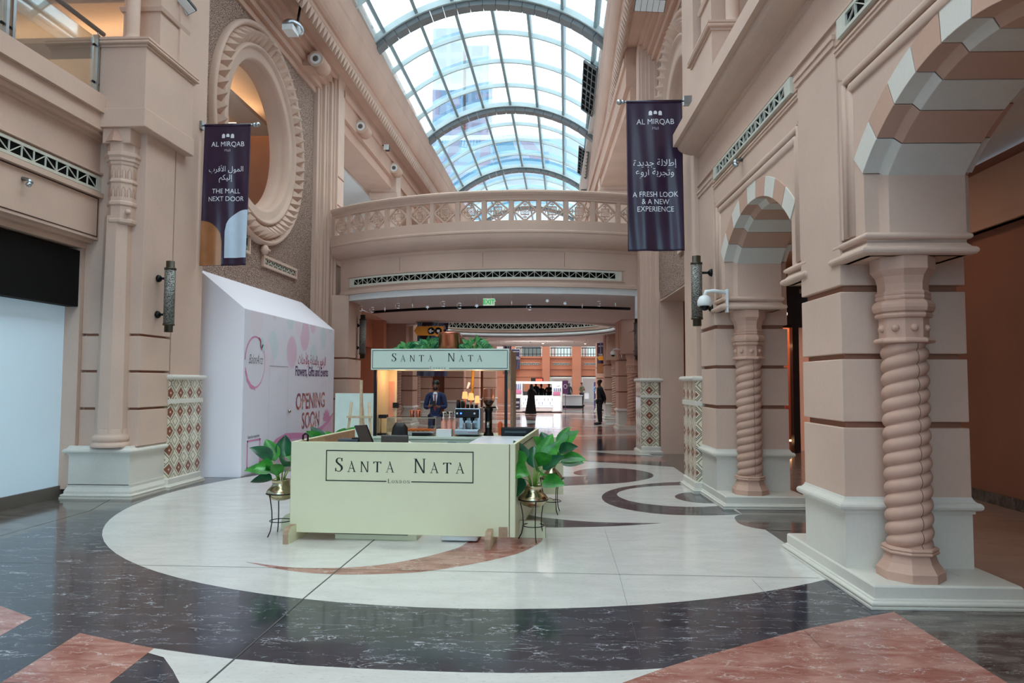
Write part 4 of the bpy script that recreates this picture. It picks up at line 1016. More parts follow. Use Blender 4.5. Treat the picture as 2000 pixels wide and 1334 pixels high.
def led_flood(loc, rz, label):
    t = thing('floodlight', loc, label, 'floodlight', 'dark slatted LED floodlights', rz=rz)
    m = MB(); m.box(-.36, -.16, -.04, .36, .16, .02); 
    for k in range(11): m.box(-.35 + k * .068, -.16, .02, -.335 + k * .068, .16, .07)
    o = m.build('heat_sink', M_BLACKM, t, world=False)
    m = MB()
    for k in range(5): m.box(-.345 + k * .14, -.145, -.055, -.215 + k * .14, .145, -.04)
    m.build('lens', M_WHITEP, t, world=False)
    m = MB(); m.tube([(-.30, 0, .05), (-.30, .0, .12), (-.1, .0, .2), (.1, 0, .2), (.3, 0, .12), (.3, 0, .05)], .015, 6); m.build('bracket', M_BLACKM, t, world=False)
    return t
fl1 = led_flood((-6.22, 11.2, 7.80), R(25), 'dark slatted floodlight by the left tall pilaster at the top edge'); fl1.rotation_euler = (R(-24), R(-20), R(-8))
fl2 = led_flood((1.72, 12.0, 8.14), R(-10), 'dark slatted floodlight at the top edge above the right purple banner'); fl2.rotation_euler = (R(-30), R(4), R(0)); fl2.scale = (.72,) * 3
t = thing('security_camera', LW((-.1, 23.8, 9.45)), 'small black and white box camera between the speakers on the left beam', 'camera')
m = MB(LW); m.box(-.28, 24.2, 9.75, -.14, 24.45, 9.89); m.build('body', M_BLACKM, t)
m = MB(LW); m.box(-.29, 24.16, 9.73, -.13, 24.2, 9.91); m.build('front', M_WHITEP, t)
m = MB(LW); m.tube([(-.2, 24.3, 9.85), (-.02, 24.3, 9.95)], .02, 6); m.build('bracket', M_BLACKM, t)

# ================================================================== FOOTBRIDGE
BC, BR = circ3((-5.98, 19.15), (-1.3, 17.32), (2.1, 17.85))
aL = math.atan2(19.15 - BC[1], -5.98 - BC[0]); aR = math.atan2(17.93 - BC[1], 2.42 - BC[0])
if aL > 0: aL -= 2 * PI
if aR > 0: aR -= 2 * PI
def bp(s, r_=0.):   # s 0..1 left to right, r_ outward (towards the viewer)
    a = aL + (aR - aL) * s; return (BC[0] + (BR + r_) * math.cos(a), BC[1] + (BR + r_) * math.sin(a))
BLEN = BR * (aR - aL)
path = [bp(i / 48) for i in range(49)]
t = thing('footbridge', (-1.9, 18.5, 4.0), 'curved pink stone footbridge across the atrium', 'footbridge', kind='structure')
def bsweep(prof, name, mat, par=t, **k):
    m = MB(); m.sweep(path, prof, smooth=False); return m.build(name, mat, par, **k)
bsweep([(-.36, 4.06), (-.33, 4.06), (-.33, 4.13), (-.355, 4.17), (-.355, 4.22), (-.355, 4.93), (-.32, 4.96), (-.31, 5.0)] + [(-.31 + .29 * math.sin(R(a)), 5.02 + .32 * (1 - math.cos(R(a)))) for a in range(0, 91, 10)] + [(0, 5.36), (0, 5.40), (-.02, 5.42), (-.02, 5.62), (-.3, 5.62), (-1.2, 5.62), (-1.2, 4.06)], 'fascia', M_PINK)
bsweep([(-.55, 3.90), (-.42, 3.90), (-.42, 4.07), (-.55, 4.07)], 'white_reveal', M_WHITEP)
m = MB(); lo = [bp(i / 48, -.5) for i in range(49)]
far = [(-6.0 + 9.2 * i / 48, 26.9) for i in range(49)]
for i in range(48): m.add([(*lo[i], 3.92), (*lo[i + 1], 3.92), (*far[i + 1], 3.92), (*far[i], 3.92), (*lo[i], 5.3), (*lo[i + 1], 5.3), (*far[i + 1], 5.3), (*far[i], 5.3)], [(0, 1, 2, 3), (4, 7, 6, 5)])
m.build('soffit', plain('soffit_white', (238, 238, 236), .8, var=.01), t)
m = MB()
s1 = [(bp(i / 48)[0], bp(i / 48)[1] + 3.5) for i in range(3, 49)]
m.sweep(s1, [(-.06, 3.85), (.06, 3.85), (.06, 3.94), (-.06, 3.94)]); m.build('dark_slot', M_BLACKM, t)
# slab over the corridor between the bridge and the rotunda opening
def cell_grille(s, z, o): x, y = bp(s, -.355 + o); return (x, y, z)
truss_grille(.073, .925, 4.30, 4.44, cell_grille, 'long curved truss vent grille along the footbridge fascia', ncell=42, frame=.05, margin=.02, unit=BLEN)
m = MB()
for z0, z1, s0, s1_ in ((4.225, 4.25, .045, .955), (4.505, 4.53, .045, .955)):
    m.sweep([bp(s0 + (s1_ - s0) * i / 40) for i in range(41)], [(-.36, z0), (-.32, z0), (-.32, z1), (-.36, z1)])
m.build('grille_border', M_PINK, t)
m = MB()
for s in (.26, .53, .77): m.sweep([bp(s - .0006), bp(s + .0006)], [(-.352, 4.56), (-.350, 4.56), (-.350, 4.92), (-.352, 4.92)])
m.build('slab_joint', M_GROOVE, t)
tb = thing('balustrade', (-1.9, 17.6, 5.62), 'curved balustrade of square flower-and-diamond panels along the footbridge', 'balustrade')
m = MB(); m.sweep(path, [(-.22, 6.22), (-.06, 6.22), (-.04, 6.26), (-.01, 6.29), (0.02, 6.34), (.02, 6.38), (-.02, 6.41), (-.24, 6.41), (-.24, 6.26)]); m.build('top_rail', M_PINK, tb)
m = MB(); m.sweep(path, [(-.2, 5.62), (-.05, 5.62), (-.05, 5.66), (-.2, 5.66)]); m.sweep(path, [(-.2, 6.17), (-.07, 6.17), (-.07, 6.225), (-.2, 6.225)]); m.build('inner_rail', M_PINK, tb)
NP = 13
def bpan(s, z, o=0.): x, y = bp(s, -.13 + o); return (x, y, z)
for k in range(NP + 1):
    m = MB(); s = min(max(k / NP, .004), .996); w = .05 / BLEN
    m.add([bpan(s + a, z, o) for z in (5.62, 6.24) for o in (-.06, .05) for a in (-w, w)], [(0, 2, 3, 1), (4, 5, 7, 6), (0, 1, 5, 4), (2, 6, 7, 3), (0, 4, 6, 2), (1, 3, 7, 5)]); m.build('post', M_PINK, tb)
for k in range(NP):
    m = MB(); s0 = (k + .5) / NP; cz = 5.915; hh = .255; hw = .5 / NP * BLEN - .05
    P = lambda x, z, o=0.: bpan(s0 + x / BLEN, cz + z, o)
    def bar(a, b, w=.018, d=.03):
        dx, dz = b[0] - a[0], b[1] - a[1]; L = math.hypot(dx, dz); nx, nz = -dz / L * w, dx / L * w
        m.add([P(x, z, o) for o in (-d, d) for x, z in ((a[0] + nx, a[1] + nz), (b[0] + nx, b[1] + nz), (b[0] - nx, b[1] - nz), (a[0] - nx, a[1] - nz))], [(0, 1, 2, 3), (7, 6, 5, 4), (0, 4, 5, 1), (1, 5, 6, 2), (2, 6, 7, 3), (3, 7, 4, 0)])
    for a, b in (((-hw, 0), (0, hh)), ((0, hh), (hw, 0)), ((hw, 0), (0, -hh)), ((0, -hh), (-hw, 0))): bar(a, b)
    for a, b in (((-hw, -hh), (hw, -hh)), ((-hw, hh), (hw, hh)), ((-hw, -hh), (-hw, hh)), ((hw, -hh), (hw, hh))): bar(a, b, .014)
    q = .098
    for a, b in (((-q, -q), (q, -q)), ((q, -q), (q, q)), ((q, q), (-q, q)), ((-q, q), (-q, -q))): bar(a, b, .010)
    for a, b in (((0, q), (0, hh)), ((0, -q), (0, -hh)), ((q, 0), (hw, 0)), ((-q, 0), (-hw, 0)), ((-.05, .16), (.05, .16)), ((-.05, -.16), (.05, -.16)), ((.17, -.05), (.17, .05)), ((-.17, -.05), (-.17, .05))): bar(a, b, .009)
    for j in range(8):
        a = PI / 4 * j; c = (.052 * math.cos(a), .052 * math.sin(a))
        pts = [(c[0] + .036 * math.cos(t_) * math.cos(a) - .019 * math.sin(t_) * math.sin(a), c[1] + .036 * math.cos(t_) * math.sin(a) + .019 * math.sin(t_) * math.cos(a)) for t_ in [2 * PI * i / 8 for i in range(8)]]
        m.tube([P(x, z, .012) for x, z in pts], .008, 5, closed=True)
    m.build('flower_panel', M_PINK, tb)
# exit sign under the bridge
t = thing('exit_sign', (-1.52, 17.95, 3.72), 'green and white EXIT sign hanging under the footbridge', 'exit sign')
m = MB(); m.box(-1.66, 17.93, 3.62, -1.37, 17.955, 3.80); m.build('panel', M_EXITW, t)
m = MB(); put_text(m, 'EXIT', .165, (-1.515, 17.927, 3.655), (1, 0, 0), (0, 0, 1), bold=.006, sx=.85); m.build('lettering', M_EXITG, t)
m = MB(); m.tube([(-1.6, 17.945, 3.8), (-1.6, 17.945, 3.92)], .006, 6); m.tube([(-1.43, 17.945, 3.8), (-1.43, 17.945, 3.92)], .006, 6); m.build('hanger', M_STEEL, t)
# hanging crescents, stars and beads under the bridge and round the rotunda
def crescent_mesh(m, c, r):
    out = [(c[0] + r * math.cos(R(a)), c[2] + r * math.sin(R(a))) for a in range(-130, 131, 20)]; inn = [(c[0] + r * .28 + r * .78 * math.cos(R(a)), c[2] + r * .78 * math.sin(R(a))) for a in range(125, -126, -20)]
    out = [(2 * c[0] - x, z) for x, z in out]; inn = [(2 * c[0] - x, z) for x, z in inn]
    n = len(out)
    for i in range(n - 1):
        j = min(i, len(inn) - 2)
        m.prism([out[i], out[i + 1], inn[len(inn) - 2 - j] if 0 else inn[-(j + 2)], inn[-(j + 1)]], c[1] - .006, c[1] + .006, 'y')
def star_mesh(m, c, r):
    m.prism([(c[0] + (r if k % 2 else r * .45) * math.cos(R(90 + 36 * k)), c[2] + (r if k % 2 else r * .45) * math.sin(R(90 + 36 * k))) for k in range(10)], c[1] - .005, c[1] + .005, 'y')
SH = ['crescent', 'crescent', 'bead', 'crescent', 'bead', 'star', 'crescent', 'crescent', 'star', 'star', 'bead', 'crescent', 'star', 'star', 'bead', 'crescent', 'bead']
def ornament(kind, p, drop, ztop, label, group, r=.075):
    t = thing(kind + '_ornament' if kind != 'bead' else 'bead_ornament', (p[0], p[1], ztop), label, 'hanging ornament', group)
    c = (p[0], p[1], ztop - drop)
    m = MB()
    if kind == 'crescent': crescent_mesh(m, c, r); star_mesh(m, (c[0] + r * .3, c[1], c[2]), r * .3)
    elif kind == 'star': star_mesh(m, c, r * .75)
    else: m.lathe([(.002, c[2] - r * .8), (r * .22, c[2]), (.002, c[2] + r * .8)], c=(c[0], c[1]), n=8)
    m.build('pendant', M_CRYSTAL, t)
    m = MB(); m.tube([(c[0], c[1], c[2] + r * .7), (c[0], c[1], ztop)], .0012, 4); m.build('thread', M_CRYSTAL, t)
ORD = 'first second third fourth fifth sixth seventh eighth ninth tenth eleventh twelfth thirteenth fourteenth fifteenth sixteenth seventeenth'.split()
for k in range(17):
    s = .07 + .87 * k / 16; p = bp(s, -.62); kd = SH[k]
    ornament(kd, p, .18 + .06 * ((k * 7) % 3) + (.05 if kd == 'crescent' else 0), 3.92, 'clear %s pendant hanging under the footbridge edge, %s from the left end' % (kd, ORD[k]), 'clear pendants under the footbridge')

# ================================================================== CORRIDOR under the bridge and ROTUNDA
t = thing('arcade_pier', (-5.72, 19.8, 0), 'banded pink pier under the left end of the footbridge, behind the hoarding', 'pillar', kind='structure')
m = MB(); block_shaft(m, -5.94, -5.47, 19.25, 20.6, 0, 4.06, [(1.2, 1.24), (1.76, 1.80), (2.31, 2.355)]); m.build('shaft', [M_PINK, M_GROOVE], t, bevel=.008)
def far_pier(x0, x1, y0, y1, label, cols=(), ztop=3.95):
    t = thing('arcade_pier', ((x0 + x1) / 2, (y0 + y1) / 2, 0), label, 'pillar', kind='structure')
    m = MB(); block_shaft(m, x0, x1, y0, y1, .7, ztop, GRV); m.build('shaft', [M_PINKD, M_GROOVE], t)
    m = MB(); m.box(x0 - .0, y0, 0, x1, y1, .7); ring_moulding(m, (x0, y0, x1, y1), BANDPROF); ring_moulding(m, (x0 - .04, y0 - (.55 if cols else 0), x1 + .04, y1 + .02), PLPROF); m.box(x0, y0 - (.5 if cols else 0), 0, x1, y1, .165)
    m.build('dado', M_CREAM, t)
    for cx_, cy_ in cols:
        m = MB(); m.box(cx_ - .4, cy_ - .3, 2.70, cx_ + .4, y0 + .05, ztop); m.build('impost', M_PINKD, t, bevel=.01)
tc0 = None
def col_copy(x, y, label):
    src = [o for o in bpy.data.objects if o.name == 'twisted_column'][0]
    return copy_tree(src, None, label, (x, y, .17))
far_pier(2.5, 3.5, 26.1, 27.2, 'banded pier with a twisted column beyond the right end of the footbridge', [(2.95, 25.8)])
col_copy(2.95, 25.8, 'twisted column beyond the right end of the footbridge, below the small bronze sconce')
far_pier(2.6, 3.6, 33.5, 34.6, 'farther banded pier on the right side of the rotunda', [(3.05, 33.2)])
col_copy(3.05, 33.2, 'far twisted column on the right side of the rotunda, behind the standing man')
far_pier(2.7, 3.7, 41, 42, 'farthest banded pier on the right side, past the rotunda')
for i, (x, y, lb) in enumerate(((-6.0, 27.6, 'seen at the left under the kiosk canopy'), (-6.5, 34.6, 'seen behind the man in the navy suit'), (-6.8, 41.5, 'seen right of the yellow kiosk lamp stem'))):
    far_pier(x - .4, x + .65, y + .35, y + 1.4, 'banded left arcade pier beyond the bridge, ' + lb, [(x + .1, y)])
    col_copy(x + .1, y, 'twisted column of the left arcade beyond the bridge, ' + lb)
for i, (x0, x1, y) in enumerate(((-5.35, -4.35, 36.5), (-4.75, -3.95, 40.5), (-4.1, -3.3, 44.5))):
    far_pier(x0, x1, y, y + .9, 'pale banded pier on the left flank of the rotunda, ' + ('nearest, just right of the man in the navy suit', 'middle one behind the coffee grinder', 'farthest, beside the canopy edge')[i])
m = MB(); m.box(-9.5, 37.4, 0, -5.3, 37.6, 4.0); m.box(-6, 41.3, 0, -4.6, 41.5, 4.0); m.box(-5.4, 45.3, 0, -3.4, 45.5, 4); m.build('wall_left', M_ORANGE, kind='structure')
m = MB(); m.box(-6.9, 20.6, 2.9, -6.3, 27.2, 4.1); m.box(-9.6, 20.6, 0, -9.4, 46, 4.0); m.box(-9.6, 19.4, 0, -6.2, 19.6, 5.3); m.build('wall_left', M_ORANGE, kind='structure')
m = MB(); m.box(6.28, 18.4, 0, 6.5, 46, 4.0); m.build('wall_right', M_ORANGE, kind='structure')
# dark shop beyond the hoarding
t = thing('shopfront', (-8.2, 25.5, 0), 'dark boutique front with white ON lettering beyond the left bridge pier', 'shopfront')
m = MB(); m.box(-9.4, 25.4, 0, -7.2, 25.6, 3.9, 0); m.build('dark_front', M_BLACK, t)
m = MB(); put_text(m, 'ON', .34, (-7.55, 25.38, 2.55), (1, 0, 0), (0, 0, 1)); m.build('lettering', emis('boutique_letters', (235, 230, 225), 1.2), t)
m = MB(); m.box(-8.3, 25.36, .3, -8.2, 25.4, 1.9); m.box(-7.7, 25.36, .3, -7.6, 25.4, 1.9); m.box(-8.3, 25.36, 1.86, -7.6, 25.4, 1.9); m.build('lit_frame', M_WARM if 0 else M_BRONZE, t)
m = MB(); m.box(-7.2, 25.3, 0, -5.9, 25.7, 3.9); m.build('wall_left', M_ORANGE, kind='structure')
# ceiling slab with the round opening (r 4.7)
RR = 4.7
m = MB(); n = 72
for i in range(n):
    a0, a1 = 2 * PI * i / n, 2 * PI * (i + 1) / n
    def edge(a):
        dx, dy = math.cos(a), math.sin(a); best = 1e9
        for lim, d in ((11.6, dx), (-11.8, dx), (14.5, dy), (-4.0, dy)):
            if abs(d) > 1e-6 and lim / d > 0: best = min(best, lim / d)
        return (CR[0] + dx * max(best, RR), CR[1] + dy * max(best, RR))
    c0 = (CR[0] + RR * math.cos(a0), CR[1] + RR * math.sin(a0)); c1 = (CR[0] + RR * math.cos(a1), CR[1] + RR * math.sin(a1))
    m.prism([c0, edge(a0), edge(a1), c1], 3.93, 5.3)
m.build('ceiling', M_CEIL, kind='structure')
ringp = [(CR[0] + RR * math.cos(2 * PI * i / 96), CR[1] + RR * math.sin(2 * PI * i / 96)) for i in range(96)][::-1]
m = MB(); m.sweep(ringp, [(-.02, 4.13), (.10, 4.13), (.12, 4.2), (.12, 4.95), (.2, 5.0), (.4, 5.25), (.4, 5.6), (-.02, 5.6)], closed=True); m.build('trim_8', M_PINK, kind='structure')
m = MB(); m.sweep(ringp, [(-.02, 3.9)] + roll(.12, 4.0, .07, 8) + [(-.02, 4.12)], closed=True, smooth=True); m.sweep(ringp, [(-.3, 3.88), (.02, 3.88), (.02, 3.94), (-.3, 3.94)], closed=True); m.build('trim_9', M_WHITEP, kind='structure')
m = MB(); m.sweep(ringp, [(.11, 3.915), (.16, 3.915), (.16, 3.93), (.11, 3.93)], closed=True); m.build('trim_10', M_BLACKM, kind='structure')
def rg(s, z, o):  # s: angle degrees
    return (CR[0] + (RR - .12 - o) * math.cos(R(s)), CR[1] + (RR - .12 - o) * math.sin(R(s)), z)
truss_grille(150, 30, 4.32, 4.55, rg, 'curved truss vent grille on the far rim of the rotunda opening', ncell=48, frame=.05, unit=.082)
for k in range(15):
    a = 155 - 130 * k / 14; p = (CR[0] + (RR + .12) * math.cos(R(a)), CR[1] + (RR + .12) * math.sin(R(a)))
    kd = ['crescent', 'bead', 'crescent', 'star', 'crescent'][k % 5]
    ornament(kd, p, .22 + .06 * (k % 2), 3.885, 'clear %s pendant on the far rim of the rotunda, %s from the left' % (kd, ORD[k]), 'clear pendants round the rotunda', r=.075)
for x, y, lb in ((-.35, 41.5, 'glowing downlight above the white perfume kiosk, left of the pair'), (2.1, 41.8, 'glowing downlight above the standing man, right of the pair'), (-4.3, 40, 'small downlight above the right canopy plant')):
    downlight(x, y, 3.93, lb)

# ================================================================== FAR HALL
FY = 59.0
m = MB(); m.box(-16, FY, 2.2, 14, FY + .5, 3.75); m.box(-16, FY - .15, 3.66, 14, FY + .3, 3.8); m.box(-16, FY - .12, 2.75, 14, FY, 2.83); m.box(-16, FY - .1, 2.12, 14, FY, 2.25); m.build('wall_back', M_ORANGE, kind='structure')
m = MB(); m.box(-16, FY + 3, 0, 14, FY + 3.3, 9); m.build('wall_back', M_CEIL, kind='structure')
m = MB(); m.box(-16, 62.6, 8.9, 14, 62.9, 16); m.build('wall_back', M_CEIL, kind='structure')
for x, w in ((-14, 1), (-10.5, 1), (-7.2, 1), (-3.15, .7), (-.25, .62), (2.25, .72), (4.6, .7), (7.6, 1), (10.5, 1)):
    m = MB(); m.box(x - w / 2, FY - .4, .0, x + w / 2, FY + .3, 10); m.box(x - w / 2 - .06, FY - .46, 0, x + w / 2 + .06, FY + .3, .8); m.build('pillar', M_ORANGE, kind='structure')
m = MB(); m.box(-16, FY - .05, 0, -.5, FY + .3, 2.2); m.build('wall_back', M_ORANGE, kind='structure')
for i, (x0, x1) in enumerate(((-2.75, -.6), (.1, 1.85), (2.65, 4.2))):
    if i: m = MB(); m.box(x0, FY - .1, 2.0, x1, FY + .3, 2.2); m.box(x0, FY - .08, 0, x0 + .12, FY + .3, 2.1); m.build('door_%d' % i, M_CREAM, kind='structure')
    truss_grille(x0 + .2, x1 - .15, 3.13, 3.23, lambda s, z, o: (s, FY - .02 - o, z), ['dark truss vent on the far orange wall, left of the middle pillar', 'dark truss vent on the far orange wall, between the two middle pillars', 'dark truss vent on the far orange wall behind the far banner'][i], ncell=10, frame=.03)
    t = thing('balcony_window', ((x0 + x1) / 2, FY + .3, 3.8), ['bright balcony opening with railing on the far wall, left', 'bright balcony opening with railing on the far wall, middle', 'bright balcony opening with railing on the far wall, by the far banner'][i], 'balcony window', 'balcony openings on the far wall')
    m = MB(); m.box(x0 + .5, FY + .45, 3.8, x1 - .1, FY + .5, 5.6); m.build('daylit_pane', emis('far_window_daylight_%d' % i, (215, 235, 235), (.25, 1.1, 1.1)[i]), t)
    m = MB()
    for k in range(7): xx = x0 + .1 + (x1 - x0 - .2) * k / 6; m.tube([(xx, FY + .1, 3.8), (xx, FY + .1, 4.5)], .025, 6)
    m.tube([(x0, FY + .1, 4.5), (x1, FY + .1, 4.5)], .04, 6); m.tube([(x0, FY + .1, 4.0), (x1, FY + .1, 4.0)], .025, 6); m.build('railing', M_BLACKM, t)
area_light('perfume_kiosk_added_fill', (-.6, 38.6, 3.8), (R(25), 0, 0), (3, .6), 260, (1, .98, .96))  # area light added to brighten the kiosk front, no fitting modelled
area_light('hall_daylight', (-1.5, 52, 9.5), (0, 0, 0), (14, 12), 1050, (1, .95, .9))
# white perfume kiosk
t = thing('perfume_kiosk', (-.65, 41, 0), 'white brightly lit perfume kiosk far down the mall', 'kiosk')
KX0, KX1, KY = -2.03, .72, 40.0
m = MB(); m.box(KX0, KY, .0, KX1, KY + 2.2, .05, 1); m.box(KX0 + .54, KY + .012, .08, KX1 - .54, KY + .05, .95); m.box(KX0, KY, .05, KX0 + .55, KY + 2.2, 1.60); m.box(KX1 - .55, KY, .05, KX1, KY + 2.2, 1.60); m.box(KX0, KY - .01, 1.60, KX1, KY + 2.2, 1.73); m.box(KX0 + .5, KY + 1.9, .9, KX1 - .5, KY + 2.0, 1.15)
m.build('body', [M_WHITEP, M_BLACKM], t)
m = MB(); m.box(KX0 + .53, KY - .02, .42, KX1 - .53, KY - .005, .9); m.box(KX1 - .45, KY - .03, .12, KX1 - .1, KY - .01, .78); m.box(KX0 + .52, KY - .01, .30, KX1 - .55, KY, .36); m.build('light_panel', M_WHITEGLOW, t)
m = MB()
for k in range(16): m.box(KX0 + .6 + k * .105, KY - .05, .44 + .2 * (k % 2), KX0 + .64 + k * .105, KY - .02, .60 + .2 * (k % 2))
for k in range(4): m.box(KX0 + .08 + .11 * k, KY - .03, 1.3, KX0 + .15 + .11 * k, KY - .01, 1.58); m.box(KX1 - .46 + .11 * k, KY - .03, 1.2, KX1 - .40 + .11 * k, KY - .01, 1.36)
m.build('bottle_row', plain('bottle_tint', (120, 130, 160), .3), t)
m = MB(); m.box(KX0 + .07, KY - .03, .18, KX0 + .42, KY - .01, .80); m.build('poster', plain('dark_poster', (30, 30, 38), .3), t)
m = MB(); m.box(KX0 + .12, KY - .04, .5, KX0 + .38, KY - .03, .62); m.box(KX0 + .14, KY - .04, .30, KX0 + .34, KY - .03, .36); m.build('poster_print', M_PRINTG, t)
m = MB(); m.box(-1.02, KY + .5, 1.62, -.32, KY + .6, 1.93); m.build('screen', M_BLACKM, t)
m = MB(); put_text(m, 'SALE', .17, (-.5, KY + .49, 1.70), (1, 0, 0), (0, 0, 1), bold=.01) if 0 else m.box(-.75, KY + .48, 1.68, -.38, KY + .495, 1.88)
m.build('screen_glow', emis('screen_red', (255, 80, 50), 2), t)
m = MB(); m.box(KX0 + .1, KY - .02, 1.05, KX0 + .5, KY - .005, 1.25); m.box(KX1 - .5, KY - .02, .98, KX1 - .1, KY - .005, 1.15); m.build('shelf_goods', plain('pink_goods', (200, 120, 160), .4), t)
m = MB(); m.sphere((KX1 - .25, KY - .02, 1.55), (.12, .03, .05)); m.build('spot_glow', M_WHITEGLOW, t)
t = thing('pop_up_stand', (1.4, 46, 0), 'small white sales counter right of the perfume kiosk, far down the hall', 'counter')
m = MB(); m.box(.95, 48, 0, 2.2, 48.5, .8); m.box(.9, 47.9, .78, 2.25, 48.6, .83); m.build('counter', M_WHITEP, t)
m = MB(); m.box(.9, 47.9, 0.0, 2.3, 47.98, .14); m.build('kick_plate', M_BLACKM, t)
t = thing('standing_sign', (.72, 46, 0), 'dark purple standing sign right of the perfume kiosk', 'sign')
m = MB(); m.box(.86, 46, .95, 1.22, 46.05, 1.80); m.box(1.02, 46.01, 0, 1.06, 46.04, .95); m.box(.9, 45.9, 0, 1.18, 46.15, .03); m.build('board', plain('violet_board', (96, 40, 110), .4), t)
m = MB(); m.tube([(1.04 + .1 * math.cos(a * .35), 45.98, 1.42 + .13 * math.sin(a * .35)) for a in range(18)], .02, 6, closed=True); m.build('emblem', M_PRINTW, t)
for i, (x, y, w, h, c, lb) in enumerate(((3.6, 52, .7, 1.7, (60, 50, 110), 'violet product display stand behind the man in the blue shirt'), (5.5, 54, .8, 1.2, (210, 215, 225), 'white display stand at the far right end of the hall'))):
    t = thing('display_stand', (x, y, 0), lb, 'display stand'); m = MB(); m.box(x - w / 2, y, 0, x + w / 2, y + .4, h); m.build('cabinet', plain('stand_%d' % i, c, .4), t)
    m = MB(); [m.box(x - w / 2 + .06 + .2 * k, y - .03, .4 + .4 * j, x - w / 2 + .16 + .2 * k, y, .65 + .4 * j) for k in range(3) for j in range(2)]; m.build('goods', M_PRINTW, t)

# buildings seen through the glass
def tower(x, y, w, d, h, label, z0=0, c1=(92, 122, 148), c2=(122, 150, 172), sx=3.2, sz=3.4):
    t = thing('office_tower', (x, y, z0), label, 'building')
    mt = NT('tower_glass', .35); X, Y, Z = mt.sep(mt.pos())
    a = mt.m_('GREATER_THAN', mt.m_('FRACT', mt.m_('DIVIDE', mt.m_('ADD', X, Y), sx)), .25); b = mt.m_('GREATER_THAN', mt.m_('FRACT', mt.m_('DIVIDE', Z, sz)), .35)
    mt.col(mt.mix(mt.m_('MULTIPLY', a, b), srgb(c2), srgb(c1)))
    m = MB(); m.box(x - w / 2, y, z0, x + w / 2, y + d, h); m.build('facade', mt.m, t)
    m = MB(); m.box(x - w / 2 + 1, y + 1, h, x + w / 2 - 1, y + d - 1, h + 1.2); m.build('parapet', M_RIBL, t)
tower(-21.8, 150, 6.5, 10, 78, 'tall pale blue office tower seen through the skylight')
tower(-15.6, 152, 5, 10, 75, 'slimmer lower wing of the pale tower, seen through the skylight panes right of it')
tower(-8, 120, 40, 10, 43, 'wide block with horizontal bands seen low through the skylight', sx=60, c1=(74, 122, 148), c2=(116, 152, 168))

# end walls so that the place is closed behind the viewpoint
m = MB(); m.box(-16, -9.5, 0, -6.2, -9.2, 12.5); m.box(2.3, -9.5, 0, 14, -9.2, 12.5); m.box(-6.2, -9.5, 9.6, 2.3, -9.2, 12.5); m.build('wall_front', M_PINK, kind='structure')
t = thing('window_added_daylight', (-1.95, -9.4, 0), None, None, kind='structure')  # invented glazing out of view, put in to add frontal daylight
m = MB(); m.box(-6.2, -9.36, 0, 2.3, -9.34, 9.6); m.build('glass', M_SKYGL, t)
m = MB()
for i in range(7): x = -6.2 + 8.5 * i / 6; m.box(x - .05, -9.45, 0, x + .05, -9.28, 9.6)
for z in (2.6, 5.0, 7.4): m.box(-6.2, -9.44, z - .05, 2.3, -9.29, z + .05)
m.build('frame', M_MULL, t)
m = MB(); m.box(-9.8, -9.3, 11.9, -5.2, 60, 12.2); m.box(1.6, -9.3, 11.9, 8, 60, 12.2); m.build('ceiling', M_CEIL, kind='structure')
m = MB(); m.box(-16, -9.3, 9.1, -13.4, 60, 12.2); m.box(-13.5, -9.3, 9.1, -7.2, 20, 9.3); m.build('ceiling', M_CEIL, kind='structure')
m = MB(RW); m.box(.95, -15, 5.1, 5, 18.3, 5.4); m.box(4.9, -15, 5.4, 5.1, 18.3, 10.4); m.build('wall_right', M_CEIL, kind='structure')

for y in (4, 9, 15): area_light('gallery_added_fill', (-10.2, y, 8.4), (PI, 0, 0), (3, 3), 14, (1, .66, .42))  # upward fill added to strengthen the warm glow on the gallery ceiling
for y in (21, 24.5): area_light('corridor_added_fill', (-1.9, y, 3.84), (0, 0, 0), (4, .4), 55, (1, .93, .86))  # fill lights added under the bridge slab to lift floor and soffit

# ================================================================== SCONCES
def sconce(xf, u, v, z0, z1, r, sgn, label, arms=True, side=0):
    """side: plan vector from the sconce to the wall"""
    x, y, _ = xf((u, v, 0)); t = thing('wall_sconce', (x, y, z0), label, 'wall sconce', 'pierced bronze cylinder sconces')
    h = z1 - z0
    m = MB(); c = (x, y)
    m.lathe([(r * .72, z0), (r * .72, z0 + .09 * h), (r, z0 + .095 * h), (r, z0 + .12 * h)], c=c, n=24); m.build('end_cap', M_BRONZE, t); m = MB(); m.lathe([(r, z1 - .12 * h), (r, z1 - .095 * h), (r * .72, z1 - .09 * h), (r * .72, z1)], c=c, n=24); m.build('end_cap', M_BRONZE, t)
    m = MB(); m.lathe([(r * .93, z0 + .1 * h), (r * .93, z1 - .1 * h)], c=c, n=24); m.build('pierced_tube', M_PIERCED, t)
    for f in (.25, .76):
        z = z0 + f * h; m = MB(); w = Vector((side[0], side[1], 0)); p0 = Vector((x, y, z)) + w.normalized() * r * .9; p1 = Vector((x, y, z)) + w
        m.tube([p0, p1], .018, 8); m.tube([p1 - w.normalized() * .05, p1 - w.normalized() * .03, p1], [.03, .05, .06], 10); m.build('wall_arm', M_BLACKM, t)
    return t
def mat_pierced():
    t = NT('pierced_bronze', .45, .6); vo = t.n('ShaderNodeTexVoronoi', feature='F1'); t.put(vo.inputs['Vector'], t.scale(t.pos(), (1, 1, .7))); vo.inputs['Scale'].default_value = 72
    t.col(t.ramp(vo.outputs[0], [(.30, srgb((28, 27, 25))), (.46, srgb((142, 142, 136)))])); t.bump(vo.outputs[0], .8, .01); return t.m
M_PIERCED = mat_pierced()
sconce(LW, -.22, 10.62, 2.44, 3.53, .085, 1, 'large bronze sconce on the left pier, left of the white hoarding', side=(-.2, .03))
